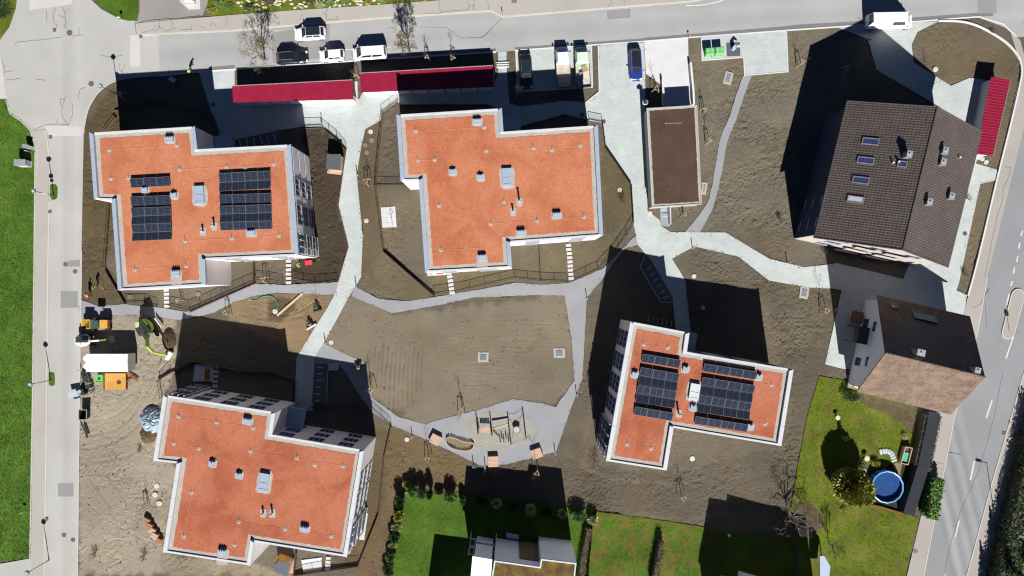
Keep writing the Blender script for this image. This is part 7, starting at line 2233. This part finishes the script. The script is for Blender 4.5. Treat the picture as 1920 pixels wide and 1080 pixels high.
# waste containers
def container(label, at, rz):
    root = thing('waste_container', label, 'waste container', P(*at), 'green waste containers', R(rz))
    link('tub', MB().loft([[(dx, dy, z) for dx, dy in ((.62 * q, .5 * q), (-.62 * q, .5 * q), (-.62 * q, -.5 * q), (.62 * q, -.5 * q))] for z, q in ((.15, .8), (1.15, 1.0))]).mesh('tub', M_box_g), root)
    link('lid', MB().loft([[(.64, .52, 1.15), (-.64, .52, 1.15), (-.64, -.54, 1.15), (.64, -.54, 1.15)], [(.6, .4, 1.32), (-.6, .4, 1.32), (-.6, -.44, 1.24), (.6, -.44, 1.24)]]).mesh('lid', plain('green_lid', (.12, .36, .12), .4)), root)
    for x in (-.3, .3):
        link('lid_knob', MB().box((x, .1, 1.32), (.14, .1, .06)).mesh('lid_knob', M_white), root)
    for x in (-.5, .5):
        for y in (-.38, .38):
            link('wheel', MB().tube((x - .03, y, .08), (x + .03, y, .08), .08, .08, 8).mesh('wheel', M_tyre), root)
container('left green waste container on the paved pad', (1327, 101), 5)
container('right green waste container on the paved pad', (1345, 99.5), 5)
rc = thing('underground_waste_station', 'dark platform with a white curved waste inlet on the pad', 'waste inlet', P(1374, 93))
MB().prism(P2([(1361.5, 80.5), (1387, 79.5), (1388, 105), (1362.5, 106)]), 0, .06, False).build('platform', M_lidg, rc)
c_ = P(1374, 92)
MB().tube((c_.x, c_.y, .06), (c_.x, c_.y, .9), .3, .3, 16).build('column', M_canopy, rc)
rings = []
for k in range(8):
    a = math.pi * k / 9
    rings.append([(c_.x + .42 - .42 * math.cos(a) - .1 + .18 * math.cos(u) * math.cos(a), c_.y + .18 * math.sin(u), .9 + .42 * math.sin(a) + .18 * math.cos(u) * math.sin(a)) for u in [2 * math.pi * i / 10 for i in range(10)]])
MB().loft(rings).build('inlet_hood', M_capw, rc)
# electricity cabinet at the left field and by the driveway at the top
def cabinet(label, at, size, rz, mat, extra=None):
    b = P(*at)
    root = thing('electricity_cabinet', label, 'cabinet', b, None, R(rz))
    sx, sy, sz = size
    link('plinth', MB().box((0, 0, .05), (sx + .1, sy + .1, .1)).mesh('plinth', M_slab), root)
    link('housing', MB().box((0, 0, .1 + sz / 2), (sx, sy, sz)).mesh('housing', mat), root)
    link('lid', MB().box((0, 0, .13 + sz), (sx + .12, sy + .12, .06)).mesh('lid', M_steel), root)
    link('door', MB().box((0, -sy / 2 - .015, .15 + sz / 2), (sx * .9, .03, sz * .85)).mesh('door', M_capw), root)
cabinet('grey switch cabinet at the edge of the left field', (50, 308), (1.5, .8, 1.3), 0, M_shedwall)
cabinet('small grey cabinet above the switch cabinet at the left field', (58, 277), (.8, .4, 1.0), -10, M_steel)
cabinet('white cabinet at the top edge beside the driveway', (359, 3), (1.2, .6, 1.2), 0, M_white)
tag(MB().prism(P2([(335, -10), (376, -10), (376, 17), (354, 18), (338, 4)]), 0, .1, False).build('planter_bed', M_base), 'pale edged bed round the cabinet at the top edge', 'planter')
signpost('leaning white pole at the cabinets of the left field', (60, 286), 1.4, (.4, .15), M_white)
# white bollards/steps between sheds and parking pad
for k in range(3):
    a, b = P(931, 118 + k * 4.2), P(954, 117.5 + k * 4.2)
    tag(MB().box((*a.lerp(b, .5)[:2], .12 + .0 * k), ((b - a).length, .12, .24), R(2)).build('white_barrier', M_wkerb), ('upper', 'middle', 'lower')[k] + ' white barrier bar across the small path beside the parking pad', 'barrier', 'white barrier bars')
# ramp side walls
def wall(label, pts, h, w, mat, name='side_wall'):
    root = thing(name, label, 'wall', P(*pts[0]))
    for a, b in zip(pts, pts[1:]):
        p, q = P(*a), P(*b)
        MB().box((*p.lerp(q, .5)[:2], h / 2), ((q - p).length, w, h), math.atan2((q - p).y, (q - p).x)).build('wall_panel', mat, root)
wall('white side wall right of the concrete ramp', [(1292, 121), (1297, 175), (1298, 198)], 1.0, .28, M_wkerb)
wall('short white side wall left of the concrete ramp', [(1240, 152), (1243, 200)], .9, .28, M_wkerb)
wall('dark garden wall along the pavement beside the pool', [(1741, 770), (1720, 870), (1693, 958)], 1.5, 1.6, grain('dark_slate_wall', lit(58, 60, 68), .15, 5, .1, 1, bump=.2), 'garden_wall')
wall('low stone edging below the round pool', [(1612, 942), (1650, 950), (1690, 962)], .35, .25, M_woodd, 'stone_edging')
tk = thing('mirror_post', 'round white traffic mirror on a post at the garage corner', 'mirror', P(1202, 203))
b = P(1204, 200)
MB().tube(b, b + Vector((0, 0, 2.2)), .04, .04, 6).build('pole', M_steel, tk)
MB().tube(b + Vector((0, 0, 2.2)), b + Vector((0, .06, 2.35)), .42, .42, 18).build('mirror_disc', M_capw, tk)
MB().box(b + Vector((0, -.05, 2.45)), (.4, .35, .2), .3).build('mirror_box', M_dark, tk)

# ================================================================== playground
def platform(label, at, rz, sx=1.5, sy=1.35, h=.55, n=8):
    root = thing('play_platform', label, 'platform', P(*at), 'wooden play platforms', R(rz))
    for k in range(n):
        link('slat', MB().box((0, -sy / 2 + (k + .5) * sy / n, h), (sx, sy / n * .9, .06)).mesh('slat', M_wood2), root)
    for s in (-1, 1):
        link('side_board', MB().box((s * (sx / 2 - .03), 0, h / 2), (.05, sy * .98, h - .08)).mesh('side_board', M_wood2), root)
        link('side_board', MB().box((0, s * (sy / 2 - .03), h / 2), (sx * .94, .05, h - .08)).mesh('side_board', M_wood2), root)
platform('left wooden play platform at an angle', (817, 823), -27)
platform('middle wooden play platform at the lower edge', (925, 864), 2, 1.45, 1.5)
platform('right wooden play platform beside the staked tree', (1006, 849), 20)
pit = thing('log_sandpit', 'bean shaped sandpit ringed by short logs', 'sandpit', P(862, 831))
q9 = lambda x, y: (790 + x / 6.75, 740 + y / 6.75)
ringp = [q9(*p) for p in [(320, 590), (318, 560), (335, 540), (370, 532), (410, 540), (450, 555), (490, 572), (530, 585), (570, 595), (610, 598), (645, 605), (662, 625), (660, 655), (640, 685), (600, 702), (560, 708), (510, 705), (460, 697), (410, 680), (370, 660), (335, 630)]]
ringp.append(ringp[0])
rl = smooth_line(ringp, 2)
for k, (x, y) in enumerate(rl[:-1]):
    c_ = P(x, y)
    MB().tube((c_.x, c_.y, -.05), (c_.x, c_.y, random.uniform(.28, .48)), .085, .08, 8).build('log', M_stake, pit)
MB().sheet(P2(rl[:-1]), .05).build('sand_fill', grain('brown_sand', lit(150, 136, 112), .14, 7, .1, .8, bump=.5), pit)
cf = thing('climbing_frame', 'timber climbing frame with net swing on the sand', 'climbing frame', P(935, 808))
M_robinia = grain('robinia_post', lit(205, 180, 150), .12, 6, .1, 1, bump=.2)
for (x, y, h) in ((715, 462, 2.3), (893, 482, 2.5), (1127, 572, 3.3), (1318, 500, 3.2)):
    c_ = P(*q9(x, y))
    MB().tube(c_, c_ + Vector((.1, 0, h)), .10, .075, 8).build('post', M_robinia, cf)
dk = [P(*q9(x, y), 1.0) for x, y in ((750, 418), (865, 412), (872, 482), (750, 478))]
for k in range(7):
    a, b = dk[0].lerp(dk[1], k / 7 + .01), dk[3].lerp(dk[2], k / 7 + .01)
    c_, d = dk[3].lerp(dk[2], (k + 1) / 7 - .01), dk[0].lerp(dk[1], (k + 1) / 7 - .01)
    MB().prism([tuple(v[:2]) for v in (a, b, c_, d)], .92, 1.0).build('deck_board', M_wood2, cf)
for x, y in ((725, 470), (885, 478), (730, 425)):
    c_ = P(*q9(x, y)); MB().tube(c_, c_ + Vector((0, 0, 1.3)), .06, .06, 6).build('deck_post', M_wood2, cf)
MB().tube(P(*q9(905, 432), .95), P(*q9(1098, 368), .7), .12, .1, 8).build('balance_beam', M_stake, cf)
for (x, y, h) in ((1000, 592, .9), (1020, 548, .9), (1046, 592, .9), (1074, 552, .95), (1105, 586, .9), (915, 462, .5), (932, 488, .45), (950, 508, .4), (972, 528, .4)):
    c_ = P(*q9(x, y)); MB().tube(c_, c_ + Vector((.02, 0, h)), .08, .07, 8).build('balance_stump', M_robinia, cf)
sc_ = P(*q9(1206, 445), .55)
MB().tube(sc_, sc_ + Vector((0, 0, .07)), .5, .5, 24).build('net_swing', grain('swing_net', lit(214, 216, 216), .1, 12), cf)
for s in range(24):
    pass
MB().path([sc_ + Vector((.5 * math.cos(2 * math.pi * k / 20), .5 * math.sin(2 * math.pi * k / 20), .06)) for k in range(21)], .045).build('swing_rim', M_dark, cf)
for sx_ in (-1, 1):
    pt_ = P(*q9(1127, 572)) + Vector((.1, 0, 3.2)) if sx_ < 0 else P(*q9(1318, 500)) + Vector((.1, 0, 3.1))
    MB().tube(sc_ + Vector((sx_ * .48, 0, .08)), pt_, .02, .02, 4).build('swing_rope', M_dark, cf)
for y_ in (0, .25):
    a, b = P(*q9(1127, 572)) + Vector((.08, 0, 3.15 - y_ * 3)), P(*q9(1318, 500)) + Vector((.08, 0, 3.1 - y_ * 3))
    m_ = a.lerp(b, .5) - Vector((0, 0, .35))
    MB().path([a, a.lerp(m_, .5) - Vector((0, 0, .06)), m_, m_.lerp(b, .5) - Vector((0, 0, .06)), b], .02).build('cross_rope', M_dark, cf)
# footsteps of stones around: a green hose and a long plank
hs = smooth_line([(469, 562), (480, 563), (493, 556), (507, 556), (517, 562), (521, 570), (521, 574), (516, 582)], 5)
tag(MB().path([P(*p, .06) for p in hs], .05, 6).build('garden_hose', plain('green_hose', (.02, .32, .12), .4)), 'green garden hose lying on the tan soil', 'hose')
tag(MB().box((*P(544, 571)[:2], .08), (4.9, .3, .12), R(41)).build('long_plank', M_stake), 'long pale plank lying on the tan soil', 'plank')

# ================================================================== garden by the old house
M_pool = plain('pool_liner', (.04, .15, .36), .35, .5)
M_rim2 = plain('pool_rim', (.16, .38, .68), .4, .5)
t = NT('pool_water')
t.base(t.mix(t.ramp(t.noise(2.2, 3, .6), [(.62, 0.0), (.7, 1.0)]), (.022, .06, .18), (.06, .12, .27)))  # lighter patches paint reflections into the water colour
t.rough(.04, .5); t.bump(t.noise(6, 2, .5), .04, .02)
pc = P(1656, 909)
pool = thing('round_pool', 'round blue above ground pool in the garden', 'pool', pc)
N = 14
def ring(r, z):
    return [(pc.x + r * math.cos(2 * math.pi * (i + .5) / N), pc.y + r * math.sin(2 * math.pi * (i + .5) / N), z) for i in range(N)]
MB().loft([ring(2.26, 0), ring(2.26, 1.08), ring(2.20, 1.08), ring(2.20, .1)], False).build('wall', M_pool, pool)
MB().sheet([p[:2] for p in ring(2.21, 0)], .62).build('water', t.m, pool)
for i in range(N):
    a, b = Vector(ring(2.25, 1.12)[i]), Vector(ring(2.25, 1.12)[(i + 1) % N])
    MB().tube(a, b, .11, .11, 8).build('rim_tube', M_rim2, pool)
    MB().tube((a.x * 1, a.y, 0), a, .05, .05, 6).build('pool_leg', M_capw, pool)
rb = thing('cold_frame', 'narrow timber cold frame with green net beside the pool', 'cold frame', P(1693, 853))
for k, (a, b) in enumerate((((1692, 836), (1705, 838)), ((1705, 838), (1697, 869)), ((1697, 869), (1684, 866)), ((1684, 866), (1692, 836)))):
    p, q = P(*a), P(*b)
    MB().box((*p.lerp(q, .5)[:2], .4), ((q - p).length, .1, .8), math.atan2((q - p).y, (q - p).x)).build('board', M_wood2, rb)
MB().prism(P2([(1690, 846), (1703, 848), (1698, 866), (1686, 863)]), .1, .55, False).build('net_cover', plain('green_net', (.05, .36, .22), .6), rb)
MB().prism(P2([(1692, 838), (1704, 839), (1702, 847), (1690, 845)]), .1, .4, False).build('bed_soil', M_twig_d, rb)
tag(MB().prism(P2([(1682, 868), (1691, 868), (1687, 892), (1676, 880), (1673, 871)]), 0, .06, False).build('stone_slab', M_lidb), 'pale stone slab between cold frame and pool', 'slab')
st_ = thing('striped_air_bed', 'striped grey air bed lying by the pool', 'air bed', P(1664, 853))
bedp = smooth_line([(1650, 848), (1660, 846), (1669, 848), (1674, 856), (1677, 866)], 4)
for k, (a, b) in enumerate(zip(bedp, bedp[1:])):
    p, q = P(*a, .12), P(*b, .12)
    n_ = Vector((-(q - p).y, (q - p).x, 0)).normalized() * .35
    MB().tube(p - n_, p + n_, .09, .09, 6).build('air_tube', M_white if k % 2 else M_canopy, st_)
ty = thing('tyre_ring', 'white ringed tyre on the dark paving by the pool', 'tyre', P(1619, 883))
c_ = P(1619, 883)
MB().path([(c_.x + .3 * math.cos(2 * math.pi * k / 16), c_.y + .3 * math.sin(2 * math.pi * k / 16), .1) for k in range(17)], .08, 8).build('tyre', M_tyre, ty)
MB().path([(c_.x + .3 * math.cos(2 * math.pi * k / 16), c_.y + .3 * math.sin(2 * math.pi * k / 16), .17) for k in range(17)], .04, 6).build('white_wall', M_white, ty)
tag(MB().prism(P2([(1612, 878), (1630, 872), (1632, 888), (1614, 893)]), 0, .04, False).build('dark_paving', M_lidg), 'dark paving corner under the tyre', 'paving')
tb = thing('garden_table', 'small round white garden table by the pool bushes', 'table', P(1621, 858))
c_ = P(1621, 858)
MB().tube((c_.x, c_.y, .7), (c_.x, c_.y, .74), .38, .38, 18).build('table_top', M_lid, tb)
MB().tube((c_.x, c_.y, 0), (c_.x, c_.y, .7), .05, .05, 8).build('table_leg', M_steel, tb)
bb_ = thing('bird_bath', 'small stone bird bath on the mossy lawn', 'bird bath', P(1567, 782))
c_ = P(1567, 782)
MB().tube((c_.x, c_.y, 0), (c_.x, c_.y, .6), .14, .08, 10).build('pedestal', M_lid, bb_)
MB().tube((c_.x, c_.y, .6), (c_.x, c_.y, .7), .15, .34, 14).build('basin', M_lid, bb_)
tag(MB().box((*P(1596, 724)[:2], .25), (1.5, .7, .5), R(-15)).build('stone_planter', M_rock), 'pale stone planter at the corner of the old house', 'planter')
